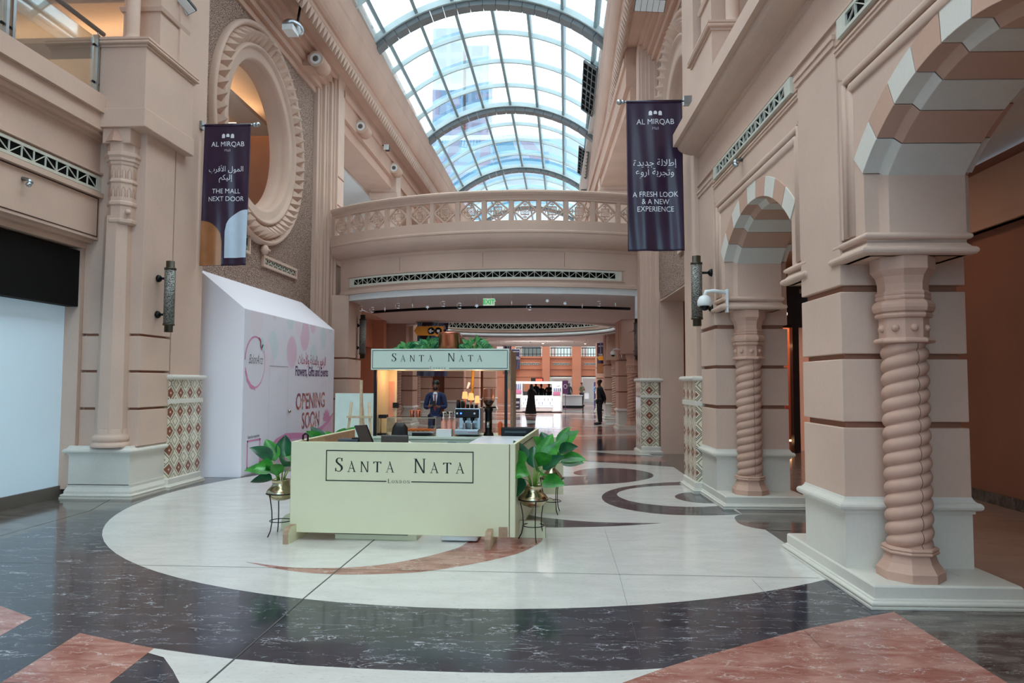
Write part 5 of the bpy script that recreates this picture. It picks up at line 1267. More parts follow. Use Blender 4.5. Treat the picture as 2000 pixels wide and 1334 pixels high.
sconce(RW, -.22, 10.55, 2.52, 3.55, .085, -1, 'large bronze sconce behind the dome camera, beside the second arcade pier', side=(.22, 0))
sconce(lambda p: p, -5.32, 20.2, 2.35, 3.6, .10, 1, 'bronze sconce on the pier under the left end of the footbridge', side=(-.16, 0))
sconce(lambda p: p, 2.98, 24.4, 2.45, 3.85, .115, 1, 'small bronze sconce under the right end of the footbridge, above the far twisted column', side=(.0, 1.7))

# dome cameras
def dome_camera(p, side, label, s=1.):
    t = thing('dome_camera', p, label, 'security camera', 'white dome security cameras'); x, y, z = p
    m = MB(); m.box(x + side * .30 * s - .012, y - .05 * s, z - .16 * s, x + side * .30 * s + .012, y + .05 * s, z + .16 * s); m.build('wall_plate', M_WHITEP, t)
    m = MB(); m.tube([(x + side * .3 * s, y, z + .12 * s), (x + side * .12 * s, y, z + .14 * s), (x + side * .02 * s, y, z + .13 * s), (x, y, z + .06 * s)], .026 * s, 10); m.build('arm', M_WHITEP, t)
    m = MB(); m.lathe([(.03 * s, z + .08 * s), (.07 * s, z + .06 * s), (.098 * s, z + .0), (.1 * s, z - .05 * s), (.092 * s, z - .07 * s)], c=(x, y), n=24); m.build('housing', M_WHITEP, t)
    m = MB(); m.lathe([(.07 * s, z - .07 * s), (.062 * s, z - .10 * s), (.035 * s, z - .125 * s), (.005, z - .135 * s)], c=(x, y), n=20); m.build('dome', M_BLACKM, t)
dome_camera((2.14, 9.95, 2.82), 1, 'white dome camera on a wall arm in front of the large right sconce')
dome_camera((2.3, 25.9, 2.75), 1, 'white dome camera on the pier beyond the right end of the footbridge')

# ================================================================== BANNERS
def banner(org, w, h, yaw, label, kind):
    """org: top left corner of the cloth; hangs facing the viewer"""
    t = thing('hanging_banner', org, label, 'banner', 'purple mall banners', rz=yaw)
    def wav(a, b):  # depth of the folds
        return .017 * (b ** .4) * (math.sin(a * 9 + b * 2.2) + .55 * math.sin(a * 21 - b * 3.4 + 1)) - .008
    def S(a, b): return (a * w + (-.035 * w if kind == 'L' else .0) * b * 1.0 + (.02 * w * b if kind == 'R' else 0), wav(a, b), -h * b)
    m = MB(); m.grid(lambda a, b: S(a, b), 48, 60); o = m.build('cloth', M_PURPLE, t, world=False)
    so = o.modifiers.new('solid', 'SOLIDIFY'); so.thickness = .003; so.offset = 1
    def onto(mb_vs, off=.011):
        out = []
        for x, z in mb_vs:
            a = min(max(x / w, 0), 1); b = min(max(-z / h, 0), 1); p = S(a, b); out.append((p[0], p[1] - off, p[2]))
        return out
    def text(body, size, cx, z, mat, name, **k):
        vs, fs = text_mesh(body, size * (w / .83 if kind == 'L' else w / .87), **k); m = MB(); m.add(onto([(cx + a, z + b) for a, b in vs]), fs); m.build(name, mat, o, world=False)
    W_ = M_PRINTW
    m = MB(); ez = -.078 * h
    for i, dx in enumerate((-.078, 0, .078)):
        cx = w * .52 + dx; r_ = .028; zb = ez - .035 + (.018 if i == 1 else 0); zt = ez + .012
        pts = [(cx - r_, zb), (cx + r_, zb), (cx + r_, zt)] + [(cx + r_ * math.cos(R(a)), zt + r_ * math.sin(R(a))) for a in range(30, 180, 30)] + [(cx - r_, zt)]
        m.add(onto(pts), [tuple(range(len(pts)))])
    m.build('arch_emblem', W_, o, world=False)
    text('AL MIRQAB', .122, w * .52, -.152 * h, W_, 'wordmark', sx=.94); text('Mall', .066, w * .52, -.19 * h, M_PRINTG, 'wordmark')
    if kind == 'L':
        text('\ufe8f\ufeae\ufed7\ufef7\ufe8d \ufedd\ufeee\ufee4\ufedf\ufe8d', .13, w * .5, -.332 * h, W_, 'arabic_line', sx=.93)
        text('\ufee2\ufedc\ufef4\ufedf\ufe87', .13, w * .5, -.392 * h, W_, 'arabic_line', sx=.93)
        text('THE MALL', .118, w * .52, -.488 * h, W_, 'slogan_line', sx=.92); text('NEXT DOOR', .118, w * .52, -.543 * h, W_, 'slogan_line', sx=.92)
        def archpatch(x0, x1, ztop, zbot, mat, name):
            m = MB(); N = 16
            def fn(a, b):
                x = x0 + (x1 - x0) * a; e = abs(a - (.0 if name == 'bronze_arch' else 1.0)); zt = ztop - (x1 - x0) * (1 - math.sqrt(max(0, 1 - e * e))) * .95
                return onto([(x, zt + (zbot - zt) * b)], .008)[0]
            m.grid(fn, N, 24); m.build(name, mat, o, world=False)
        archpatch(.0, w * .46, -h * .68, -h * .998, M_BRONZEF, 'bronze_arch'); archpatch(w * .52, w * .998, -h * .605, -h * .945, M_SILVERF, 'pale_arch')
    else:
        text('\ufe93\ufeaa\ufef3\ufeaa\ufe9f \ufe94\ufedf\ufefc\ufec3\ufe87', .148, w * .5, -.432 * h, W_, 'arabic_line', sx=.93)
        text('\ufec9\ufeed\ufead\ufe83 \ufe94\ufe91\ufeae\ufea0\ufe97\ufeed', .148, w * .5, -.495 * h, W_, 'arabic_line', sx=.93)
        for i, q_ in enumerate(('A FRESH LOOK', '& A NEW', 'EXPERIENCE')): text(q_, .118, w * .5, -(.640 + .049 * i) * h, W_, 'slogan_line', sx=.88)
    m = MB(); m.tube([(-.05, 0, .01), (w + .05, 0, .01)], .015, 10); m.build('pole', M_STEEL, t, world=False)
    m = MB(); m.tube([(0, 0, .01), (w, 0, .01)], .024, 12); m.build('sleeve', M_PURPLE, t, world=False)
    e = w + .05 if kind == 'L' else -.05
    m = MB(); m.sphere((e, 0, .01), .035); m.sphere((e + (.06 if kind == 'L' else -.06), 0, .01), .045); m.build('finial', M_STEEL, t, world=False)
    e = (-.10, -.03) if kind == 'L' else (w + .03, w + .15)
    m = MB(); m.box(e[0], -.05, -.06, e[1], .05, .08); m.build('wall_bracket', M_STEEL, t, world=False)
    return t
BY = 11.55
banner((-5.93, 11.85, 6.09), .82, 2.43, -.01, 'purple banner reading THE MALL NEXT DOOR with bronze and pale arches, hanging at the left', 'L')
banner((1.25, 11.5, 6.24), .895, 2.44, .0, 'purple banner reading A FRESH LOOK and A NEW EXPERIENCE, hanging at the right', 'R')
def far_banner(x, y, z, w, h, label, sign=False, arches=True):
    t = thing('hanging_banner', (x, y, z), label, 'banner', 'distant purple mall banners')
    m = MB(); m.grid(lambda a, b: (x + a * w, y + .03 * math.sin(a * 9 + b * 3), z - h * b), 14, 10); m.build('cloth', M_PURPLE, t)
    m = MB(); put_text(m, 'AL MIRQAB', w * .17, (x + w / 2, y - .05, z - h * .13), (1, 0, 0), (0, 0, 1)); put_text(m, 'THE MALL', w * .19, (x + w / 2, y - .05, z - h * .42), (1, 0, 0), (0, 0, 1)); put_text(m, 'NEXT DOOR', w * .19, (x + w / 2, y - .05, z - h * .50), (1, 0, 0), (0, 0, 1)); m.build('lettering', M_PRINTW, t)
    if arches:
        m = MB(); m.box(x + .02, y - .06, z - h * .99, x + w * .45, y - .05, z - h * .68); m.build('bronze_arch', M_BRONZEF, t)
        m = MB(); m.box(x + w * .55, y - .06, z - h * .93, x + w * .95, y - .05, z - h * .62); m.build('pale_arch', M_SILVERF, t)
    m = MB(); m.tube([(x - .05, y, z + .02), (x + w + .05, y, z + .02)], .025, 8); m.build('pole', M_STEEL, t)
def arrow_sign(x, y, z, w, h, label, arrow=True):
    t = thing('wayfinding_sign', (x, y, z), label, 'sign', 'yellow wayfinding signs')
    m = MB(); m.prism([(x - w * .08, z + h / 2), (x + w * .04, z + h), (x + w, z + h), (x + w, z), (x + w * .04, z), (x - w * .08, z + h / 2)][0:5], y, y + .06, 'y'); m.build('panel', M_SIGNY, t)
    m = MB()
    for f in (.56, .82):
        c = (x + w * f, z + h / 2); m.prism([(c[0] + h * .38 * math.cos(2 * PI * k / 20), c[1] + h * .38 * math.sin(2 * PI * k / 20)) for k in range(20)], y - .02, y - .005, 'y')
    m.build('black_disc', M_BLACKP, t)
    m = MB(); put_text(m, '\u2190', h * .62, (x + w * .56, y - .03, z + h * .28), (1, 0, 0), (0, 0, 1), bold=.01); m.box(x + w * .77, y - .03, z + h * .35, x + w * .87, y - .025, z + h * .62); m.build('pictogram', M_PRINTW, t)
    m = MB(); m.tube([(x + w * .2, y + .03, z + h), (x + w * .2, y + .03, 3.925)], .015, 6); m.tube([(x + w * .8, y + .03, z + h), (x + w * .8, y + .03, 3.925)], .015, 6); m.build('hanger', M_STEEL, t)
far_banner(-4.9, 26.4, 3.9, 1.15, 2.0, 'distant purple banner behind the yellow arrow sign, above the kiosk plants', arches=False)
arrow_sign(-4.85, 25.9, 3.38, 1.0, .34, 'yellow left-arrow sign above the kiosk canopy plants')
far_banner(2.70, 40.45, 3.9, .74, 1.7, 'distant purple banner with a yellow sign across it, above the standing man')
arrow_sign(2.76, 40.2, 2.92, .6, .24, 'small yellow sign across the distant right banner')
far_banner(-3.05, 58.55, 4.35, .65, 1.6, 'small distant purple banner on the far wall left of the perfume kiosk', arches=False)
far_banner(-2.85, 44.4, 3.9, .5, 1.7, 'slim distant banner with a pale arch just right of the kiosk canopy')

# ================================================================== WHITE HOARDING with the printed face
t = thing('shop_hoarding', (-5.85, 15.1, 0), 'white lean-to shop hoarding with pink balloon print announcing an opening', 'hoarding')
HX, HY0, HY1 = -5.43, 12.48, 17.85
m = MB(); m.prism([(-6.42, .0), (HX, .0), (HX, 3.0), (-6.28, 3.70), (-6.42, 3.70)], HY0, HY1, 'y'); m.build('frame', M_TENT, t, bevel=.006)
def hp(a, b, o=.0): return (HX + o, a, b)
UX, UY = (0, 1, 0), (0, 0, 1)
HO = (HX, 0, 0)
def mat_print():
    t_ = NT('balloon_print', .4)
    vo = t_.n('ShaderNodeTexVoronoi', feature='F1'); t_.put(vo.inputs['Vector'], t_.scale(t_.pos(), (1, 1.2, 1))); vo.inputs['Scale'].default_value = 1.35; vo.inputs['Randomness'].default_value = .9
    x, y, z = t_.sep(t_.pos())
    hue = t_.ramp(t_.sep(vo.outputs['Color'])[0], [(0, srgb((224, 190, 214))), (.25, srgb((200, 222, 230))), (.5, srgb((226, 218, 232))), (.72, srgb((220, 178, 204))), (.9, srgb((202, 224, 232)))], 'CONSTANT')
    msk = t_.ramp(vo.outputs['Distance'], [(.46, (1, 1, 1)), (.50, (0, 0, 0))])
    up = t_.ramp(t_.m_('DIVIDE', z, 3), [(.50, (0, 0, 0)), (.74, (1, 1, 1))])
    f = t_.m_('MULTIPLY', t_.m_('MULTIPLY', msk, up), .75)
    t_.col(t_.mix(f, srgb((224, 226, 238)), hue)); t_.bump(t_.noise(t_.scale(t_.pos(), (1, 5, 1.2)), 1.1, 3), .25, .05); return t_.m
m = MB(); m.box(HX + .002, HY0 + .01, .03, HX + .008, HY1 - .01, 2.985); pf_ = m.build('printed_face', mat_print(), t)
M_PK = plain('pink_print', (214, 140, 186), .45); M_PKL = plain('pale_pink_print', (228, 188, 214), .45); M_CYL = plain('pale_cyan_print', (190, 222, 232), .45)
M_CRIM = plain('crimson_print', (176, 26, 84), .45); M_PURP = plain('purple_print', (74, 44, 104), .45); M_DKP = plain('charcoal_print', (50, 48, 58), .45)
m = MB()
lp = [(12.98 + .45 * math.cos(R(a)), 2.05 + .47 * math.sin(R(a))) for a in range(-160, 181, 12)]
for q in ribbon(lp, [.012 + .03 * abs(math.sin(R(a * .5))) for a in range(-160, 181, 12)]): poly_on(m, q, HO, UX, UY, off=.010)
for q in ribbon([(12.55, 1.95), (12.65, 1.72), (12.82, 1.6), (12.98, 1.57), (13.0, 1.52)], [.02, .07, .08, .05, .01]): poly_on(m, q, HO, UX, UY, off=.011)
m.build('pink_ring', M_PK, pf_)
m = MB(); put_text(m, 'BalonArtz', .25, (HX, 13.0, 2.02), UX, UY, off=.012, shear=.45, sx=.62, bold=-.004); m.build('script_logo', M_DKP, pf_)
m = MB()
for cx, cz, r_ in ((13.25, 2.42, .09), (13.33, 2.33, .06)): poly_on(m, [(cx + r_ * math.cos(2 * PI * k / 16), cz + r_ * 1.2 * math.sin(2 * PI * k / 16)) for k in range(16)], HO, UX, UY, off=.012)
m.build('logo_balloon', M_CYL, pf_)
m = MB()
for q in ribbon([(13.12, 2.52), (13.2, 2.45), (13.22, 2.35), (13.28, 2.28)], [.02, .06, .05, .01]): poly_on(m, q, HO, UX, UY, off=.013)
m.build('logo_ribbon', M_CRIM, pf_)
m = MB(); put_text(m, '\ufe99\ufe8d\ufeaa\ufea3\ufef7\ufe8d\ufeed \ufe94\ufef3\ufe8d\ufeaa\ufeec\ufedf\ufe8d\ufeed \ufead\ufeee\ufeeb\ufeb0\ufedf\ufe8d', .30, (HX, 16.2, 2.08), UX, UY, off=.012, sx=.68); m.build('arabic_heading', M_CRIM, pf_)
m = MB(); put_text(m, 'Flowers, Gifts and Events', .30, (HX, 16.22, 1.82), UX, UY, off=.012, sx=.74, bold=.006); m.build('english_heading', M_PURP, pf_)
def mat_letters():
    t_ = NT('floral_letters', .45); vo = t_.n('ShaderNodeTexVoronoi'); t_.put(vo.inputs['Vector'], t_.pos()); vo.inputs['Scale'].default_value = 14
    t_.col(t_.ramp(t_.sep(vo.outputs['Color'])[0], [(0, srgb((150, 60, 70))), (.25, srgb((200, 130, 110))), (.45, srgb((90, 70, 90))), (.62, srgb((226, 190, 170))), (.8, srgb((150, 50, 90))), (1, srgb((120, 130, 150)))], 'CONSTANT')); return t_.m
m = MB(); put_text(m, 'OPENING', .50, (HX, 16.15, 1.09), UX, UY, off=.012, sx=.92, bold=.008); put_text(m, 'SOON', .50, (HX, 16.15, .66), UX, UY, off=.012, sx=.85, bold=.008); m.build('opening_letters', mat_letters(), pf_)
m = MB()
rb = [(13.1, .06), (13.35, .22), (13.7, .38), (14.1, .50), (14.6, .56), (15.2, .54), (15.8, .50), (16.4, .52), (17.0, .60), (17.5, .74), (17.82, .90)]
for q in ribbon(rb, [.03, .07, .1, .12, .14, .12, .10, .10, .10, .08, .04]): poly_on(m, q, HO, UX, UY, off=.012)
m.build('pink_ribbon', M_PK, pf_)
m = MB()
low = [(13.2, .06)] + rb[1:] + [(17.82, .06)]
for i in range(len(rb) - 1): poly_on(m, [(rb[i][0], .06), (rb[i + 1][0], .06), (rb[i + 1][0], rb[i + 1][1]), (rb[i][0], rb[i][1])], HO, UX, UY, off=.0095)
m.build('pale_swash', M_PKL, pf_)
m = MB()
for k in range(7):
    a = R(20 + 24 * k); c = (17.3, .74)
    poly_on(m, [c, (c[0] + .22 * math.cos(a - .2), c[1] + .22 * math.sin(a - .2)), (c[0] + .32 * math.cos(a), c[1] + .32 * math.sin(a)), (c[0] + .22 * math.cos(a + .2), c[1] + .22 * math.sin(a + .2))], HO, UX, UY, off=.013 + .0004 * k)
m.build('pink_flower', M_PK, pf_)
m = MB()
for a, b, c, d in ((12.70, .12, 13.30, .15), (12.70, .60, 13.30, .63), (12.70, .12, 12.74, .63), (13.26, .12, 13.30, .63)): rect_on(m, a, b, c, d, HO, UX, UY, off=.012)
m.build('empty_code_frame', M_PK, pf_)
m = MB(); put_text(m, 'Scan for inquiries', .085, (HX, 12.98, .66), UX, UY, off=.012, sx=.9); m.build('caption', M_DKP, pf_)
m = MB()
for a, b, c, d in ((13.66, .08, 13.665, 2.0), (14.66, .08, 14.665, 2.0)): rect_on(m, a, b, c, d, HO, UX, UY, off=.0125)
rect_on(m, 13.66, 1.99, 14.66, 2.005, HO, UX, UY, off=.0125); m.build('door_seam', M_PRINTG, pf_)
m = MB(); m.sphere((HX + .03, 14.74, 1.08), (.03, .035, .035), 10, 8); m.build('door_knob', M_GOLD, t)

# ================================================================== KIOSK
KA = -.047
def KP(p):
    x, y, z = p; c, s = math.cos(KA), math.sin(KA); return (-2.78 + c * x - s * y, 7.66 + s * x + c * y, z)
KUX = (math.cos(KA), math.sin(KA), 0); KUY = (-math.sin(KA), math.cos(KA), 0)
KW, KD = 2.43, 2.25
def foot(m, x, y, dx, dy, L=.36, hgt=.17, th=.06, mi=0):
    """rounded plywood foot running along (dx,dy) from (x,y)"""
    prof = [(0, 0), (L, 0), (L, hgt - .07), (L - .02, hgt - .03), (L - .06, hgt), (0, hgt)]
    px, py = -dy * th / 2, dx * th / 2
    vs = [(x + dx * a + s * px, y + dy * a + s * py, b) for s in (-1, 1) for a, b in prof]; n = len(prof)
    m.add(vs, [tuple(range(n))], 0); m.add(vs, [tuple(range(n, 2 * n))[::-1]], 0)
    m.add(vs, [(i, (i + 1) % n, n + (i + 1) % n, n + i) for i in range(n)], 1)
t = thing('counter_panel', KP((KW / 2, 0, 0)), 'cream front panel of the café kiosk with black lettering', 'counter panel')
m = MB(KP); m.box(0, 0, .085, KW - .065, .035, 1.05); m.box(KW - .055, -.004, .085, KW, .035, 1.05); bo_ = m.build('board', M_CREAMP, t, bevel=.003)
m = MB(KP); m.box(.01, .035, .1, KW - .01, .05, 1.04); m.box(-.002, .002, .10, .0, .033, 1.04); m.build('plywood_core', M_PLY, t)
for x in (.045, 2.17):
    m = MB(KP); foot(m, x, .34, 0, -1, .55); m.build('foot', [M_CREAMP, M_PLY], t)
m = MB(KP); m.box(KW - .17, -.02, .085, KW - .08, .0, .19); m.build('plywood_block', M_PLY, t)
O = KP((1.19, 0, .0)); m = MB()
fw, fh, fz = .80, .165, .80
def sign_frame(m, O, ux, uy, w, h, z, th, gap, extra=0):
    x = w
    rect_on(m, -x, z + h - th, x, z + h, O, ux, uy); rect_on(m, -x, z - h, -x + th, z + h, O, ux, uy); rect_on(m, x - th, z - h, x, z + h, O, ux, uy)
    rect_on(m, -x, z - h, -gap, z - h + th, O, ux, uy); rect_on(m, gap, z - h, x, z - h + th, O, ux, uy)
sign_frame(m, O, KUX, UY, fw, fh, fz, .011, .135); m.build('lettering_border', M_INK, bo_)
m = MB(); serif_text(m, 'SANTA NATA', 0, .735, 1.40, .150, .112, O, KUX, UY); serif_text(m, 'LONDON', 0, .622, .235, .045, .033, O, KUX, UY); m.build('lettering', M_INK, bo_)
t = thing('counter_panel', KP((0, 1.1, 0)), 'cream left side panel of the café kiosk, seen from inside', 'counter panel')
m = MB(KP); m.box(0, .05, .085, .04, 2.05, 1.05); m.build('board', M_CREAMP, t, bevel=.003)
m = MB(KP); m.box(.04, .35, .86, .26, 1.95, .875); m.box(.0395, .05, .10, .045, 2.04, 1.04); m.build('inner_shelf', M_PLY, t)
m = MB(KP); foot(m, .1, .55, -1, 0, .42); m.build('foot', [M_CREAMP, M_PLY], t)
m = MB(KP); m.tube([(.03, .25, 1.0), (.03, .25, 1.10), (.06, .25, 1.12), (.085, .25, 1.10), (.085, .25, 1.0)], .012, 8); m.build('cable_loop', M_BLACKM, t)
t = thing('counter_panel', KP((KW, 1.3, 0)), 'cream right side panel of the café kiosk, behind the two brass plant pots', 'counter panel')
def KR(p):   # right side panel leans a little outwards in plan
    x, y, z = p; return KP((x + .035 * y, y, z))
m = MB(KR); m.box(KW - .035, .04, .085, KW, 2.55, 1.05); m.build('board', M_CREAMP, t, bevel=.003)
m = MB(KR); m.box(KW, .5, .985, KW + .003, 1.75, .995); m.box(KW, .5, .97, KW + .0015, 1.75, .972); m.build('dark_slot_strip', M_JOINT, t)  # thin dark strips standing in for a slot along the panel
for y in (.42, 1.95):
    m = MB(KR); foot(m, KW - .1, y, 1, 0, .38, .185); m.build('foot', [M_CREAMP, M_PLY], t)
t = thing('counter_panel', KP((1.9, 2.9, 0)), 'low cream panel piece with dark bracket behind the right side of the kiosk', 'counter panel')
m = MB(KP); m.box(1.95, 2.95, .08, 2.85, 2.99, .90); m.box(2.0, 2.9, .9, 2.1, 3.0, .96); m.build('board', M_CREAMP, t); m = MB(KP); m.box(2.80, 2.86, .86, 2.95, 2.95, .93); m.build('bracket', M_BLACKM, t)
t = thing('wheel_box', KP((.9, .3, 0)), 'low cream box under the front panel of the kiosk', 'box')
m = MB(KP); m.box(.46, .12, .0, 1.36, .7, .075); m.box(.46, .09, .058, 1.27, .13, .066, 1); m.build('body', [M_CREAMP, M_BLACKM], t, bevel=.004)
m = MB(KP); m.box(1.62, .10, .01, 2.02, .6, .08); m.build('storage_tray', M_WHITEP, label='white plastic tray lid poking out under the kiosk front, right of the low box', cat='tray', bevel=.02)

# cabinet and canopy at the back
CYF = 2.55     # front of the back cabinet in kiosk coordinates
t = thing('kiosk_cabinet', KP((1.3, 2.9, 0)), 'pale sage back counter cabinet of the café kiosk', 'cabinet')
m = MB(KP); m.box(.12, CYF, .08, 2.12, CYF + .75, .89); m.build('body', M_MINTP, t, bevel=.004)
m = MB(KP); m.box(.10, CYF - .055, .89, 2.14, CYF + .78, .925); m.build('worktop', M_MINTP, t, bevel=.004)
for x0, x1 in ((.15, .98), (1.01, 1.58), (1.61, 2.10)):
    m = MB(KP); m.box(x0, CYF - .015, .2, x1, CYF, .80); m.box(x0, CYF - .015, .815, x1, CYF, .878); dr_ = m.build('door', M_MINTP, t, bevel=.003)
    m = MB(KP); xm = (x0 + x1) / 2; m.box(xm - .06, CYF - .03, .835, xm + .06, CYF - .015, .848); m.build('handle', M_STEEL, dr_)
t = thing('kiosk_canopy', KP((1.25, 2.9, 1.86)), 'pale sage sign canopy with black lettering on two black posts over the back counter', 'canopy')
cx0, cx1 = .13, 2.11
m = MB(KP); m.box(cx0, CYF - .1, 1.865, cx1, CYF - .07, 2.165); m.box(cx0, CYF - .07, 2.10, cx1, CYF + .72, 2.13); m.box(cx0, CYF - .07, 1.87, cx1, CYF + .72, 1.89); m.box(cx0, CYF + .70, 1.865, cx1, CYF + .73, 2.16); m.box(cx0 + .02, CYF - .05, 1.865, cx0 + .05, CYF + .7, 2.16); bo_ = m.build('sign_board', M_MINTP, t, bevel=.003)
m = MB(KP); m.box(cx1 - .02, CYF - .06, 1.6, cx1 + .02, CYF + .74, 2.14); m.box(cx1 - .02, CYF + .3, .92, cx1 + .02, CYF + .74, 1.6); m.build('wooden_side', M_PLY, t)
m = MB(KP); m.box(cx0 + .02, CYF + .05, .925, cx0 + .05, CYF + .72, 1.87); m.box(cx0 + .02, CYF + .69, .925, .30, CYF + .72, 1.87); m.build('left_side', M_CREAMP, t)
m = MB(KP); m.box(.18, CYF + .675, 1.15, .27, CYF + .688, 1.7); m.build('price_list', plain('menu_print', (224, 170, 150), .5), t)
for x in (cx0 + .05, cx1 - .05):
    m = MB(KP); m.box(x - .02, CYF - .05, .925, x + .02, CYF - .01, 1.87); m.build('post', M_BLACKM, t)
O = KP(((cx0 + cx1) / 2, CYF - .1, 0)); m = MB()
sign_frame(m, O, KUX, UY, .97, .13, 2.015, .008, .14); m.build('lettering_border', M_INK, bo_)
m = MB(); serif_text(m, 'SANTA NATA', -.04, 1.985, 1.30, .118, .090, O, KUX, UY); serif_text(m, 'LONDON', -.02, 1.876, .22, .038, .027, O, KUX, UY); m.build('lettering', M_INK, bo_)
for x, lb in ((.45, 'left'), (1.0, 'middle'), (1.6, 'right')):
    point_light('canopy_lamp', KP((x, CYF + .35, 1.80)), 4.5, (1, .45, .22), .05)

# greenery and copper pot on the canopy
def leafy(loc, r, h, n, label, seed, mat2=M_LEAF, ls=.10):
    rnd = random.Random(seed); t = thing('leafy_plant', loc, label, 'plant', 'plants on the kiosk canopy')
    for part, mt, k0 in (('leaf_cluster', M_LEAF, 0), ('dark_leaf_cluster', M_LEAFD, 1)):
        m = MB()
        for i in range(n):
            a = rnd.uniform(0, 2 * PI); q = rnd.random() ** .6; c = Vector((r * q * math.cos(a), r * .7 * q * math.sin(a), h * (1 - q * q * .8) * rnd.uniform(.35, 1)))
            d = Vector((math.cos(a), .5 * math.sin(a), rnd.uniform(-.4, .9))).normalized(); sd = d.cross(Vector((rnd.uniform(-.5, .5), -1, rnd.uniform(0, 1)))).normalized(); up = sd.cross(d); L = ls * rnd.uniform(.7, 1.2); w = L * .30
            pts = [c, c + d * L * .35 + sd * w + up * .012, c + d * L * .75 + sd * w * .6, c + d * L - up * .02, c + d * L * .75 - sd * w * .6, c + d * L * .35 - sd * w + up * .012, c + d * L * .5 - up * .01]
            m.add(pts, [(0, 1, 6), (1, 2, 6), (2, 3, 6), (3, 4, 6), (4, 5, 6), (5, 0, 6)], 0)
        m.build(part, mt, t, world=False)
    m = MB()
    for i in range(6): a = i * 1.05; m.tube([(0, 0, 0), (.04 * math.cos(a), .04 * math.sin(a), h * .5)], .004, 5)
    m.build('stem', M_STEM, t, world=False)
leafy(KP((.60, CYF + .12, 2.13)), .11, .13, 34, 'small leafy plant at the left end of the canopy top', 1)
leafy(KP((.92, CYF + .12, 2.13)), .14, .18, 46, 'rounded leafy plant between the small one and the copper pot', 2)
leafy(KP((1.60, CYF + .12, 2.13)), .18, .18, 52, 'wide leafy plant right of the copper pot', 5)
leafy(KP((1.25, CYF + .45, 2.13)), .12, .10, 30, 'low leaves behind the copper pot on the canopy', 9)
t = thing('copper_pot', KP((1.22, CYF + .1, 2.13)), 'large copper stockpot with lid standing on the canopy between the plants', 'pot')
c = KP((1.22, CYF + .1, 0))[:2]
m = MB(); m.lathe([(.145, 2.13), (.15, 2.14), (.15, 2.37), (.158, 2.375), (.158, 2.385)], c=c, n=32); m.build('body', M_COPPER, t)
m = MB(); m.lathe([(.162, 2.385), (.162, 2.40), (.1, 2.412), (.01, 2.418)], c=c, n=32); m.build('lid', M_COPPER, t)
m = MB(); m.tube([(c[0] - .04, c[1], 2.415), (c[0] - .035, c[1], 2.445), (c[0] + .035, c[1], 2.445), (c[0] + .04, c[1], 2.415)], .006, 8); m.build('lid_handle', M_STEEL, t)
for s in (-1, 1): m = MB(); m.tube([(c[0] + s * .155, c[1] - .03, 2.35), (c[0] + s * .2, c[1] - .02, 2.355), (c[0] + s * .2, c[1] + .02, 2.355), (c[0] + s * .155, c[1] + .03, 2.35)], .006, 8); m.build('side_handle', M_COPPER, t)

# things on the back counter
ZC = .925
t = thing('display_case', KP((.7, CYF + .3, ZC)), 'glass display case of custard tarts on the back counter', 'display case')
m = MB(KP); X0, X1, Ya, Yb = .33, 1.04, CYF + .06, CYF + .5
m.box(X0, Ya, ZC + .01, X0 + .004, Yb, ZC + .25); m.box(X1 - .004, Ya, ZC + .01, X1, Yb, ZC + .25); m.box(X0, Ya, ZC + .25, X1, Yb, ZC + .258); m.box(X0, Ya, ZC + .01, X1, Ya + .004, ZC + .25); m.build('glass', M_CLEAR, t)
m = MB(KP)
for x in (X0, X1): m.box(x - .004, Ya - .004, ZC, x + .004, Ya + .004, ZC + .26)
m.box(X0, Ya - .004, ZC + .252, X1, Ya, ZC + .262); m.build('edge_frame', M_GOLD, t)
m = MB(KP); m.box(X0 + .15, Ya + .02, ZC + .01, X1 - .03, Yb - .05, ZC + .06); m.build('white_base', M_WHITEP, t)
for i in range(3):
    for j in range(6):
        x, y, _ = KP((X0 + .30 + j * .07, Ya + .08 + i * .09, 0)); m = MB(); m.lathe([(.022, ZC + .062), (.032, ZC + .088), (.026, ZC + .085), (.004, ZC + .092)], c=(x, y), n=12)
        m.build('custard_tart', plain('baked_custard', (232, 130, 50), .5) if not (i or j) else bpy.data.materials['baked_custard'], label='golden custard tart in the glass display case', cat='pastry', group='custard tarts in the display case')
m = MB(KP); m.prism([(X0 + .38, ZC), (X1 - .12, ZC), (X1 + .0, ZC + .03), (X1 - .08, ZC + .045), (X0 + .38, ZC + .045)], Ya - .05, Ya - .02, 'y'); m.build('black_tray', M_BLACKM, label='black angled tray edge before the display case', cat='tray')
def copper_mug(x, y, z, label):
    c = KP((x, y, 0))[:2]; t = thing('copper_mug', (*c, z), label, 'mug', 'copper mugs on the display case')
    m = MB(); m.lathe([(.030, z), (.032, z + .005), (.030, z + .05), (.034, z + .10), (.032, z + .102), (.028, z + .05), (.025, z + .01)], c=c, n=20); m.build('cup', M_COPPER, t)
    m = MB(); m.tube([(c[0] + .03, c[1], z + .08), (c[0] + .05, c[1], z + .075), (c[0] + .05, c[1], z + .03), (c[0] + .03, c[1], z + .02)], .004, 6); m.build('handle', M_COPPER, t)
copper_mug(.665, CYF + .2, ZC + .258, 'left copper mug standing on the glass display case'); copper_mug(.755, CYF + .2, ZC + .258, 'right copper mug standing on the glass display case')
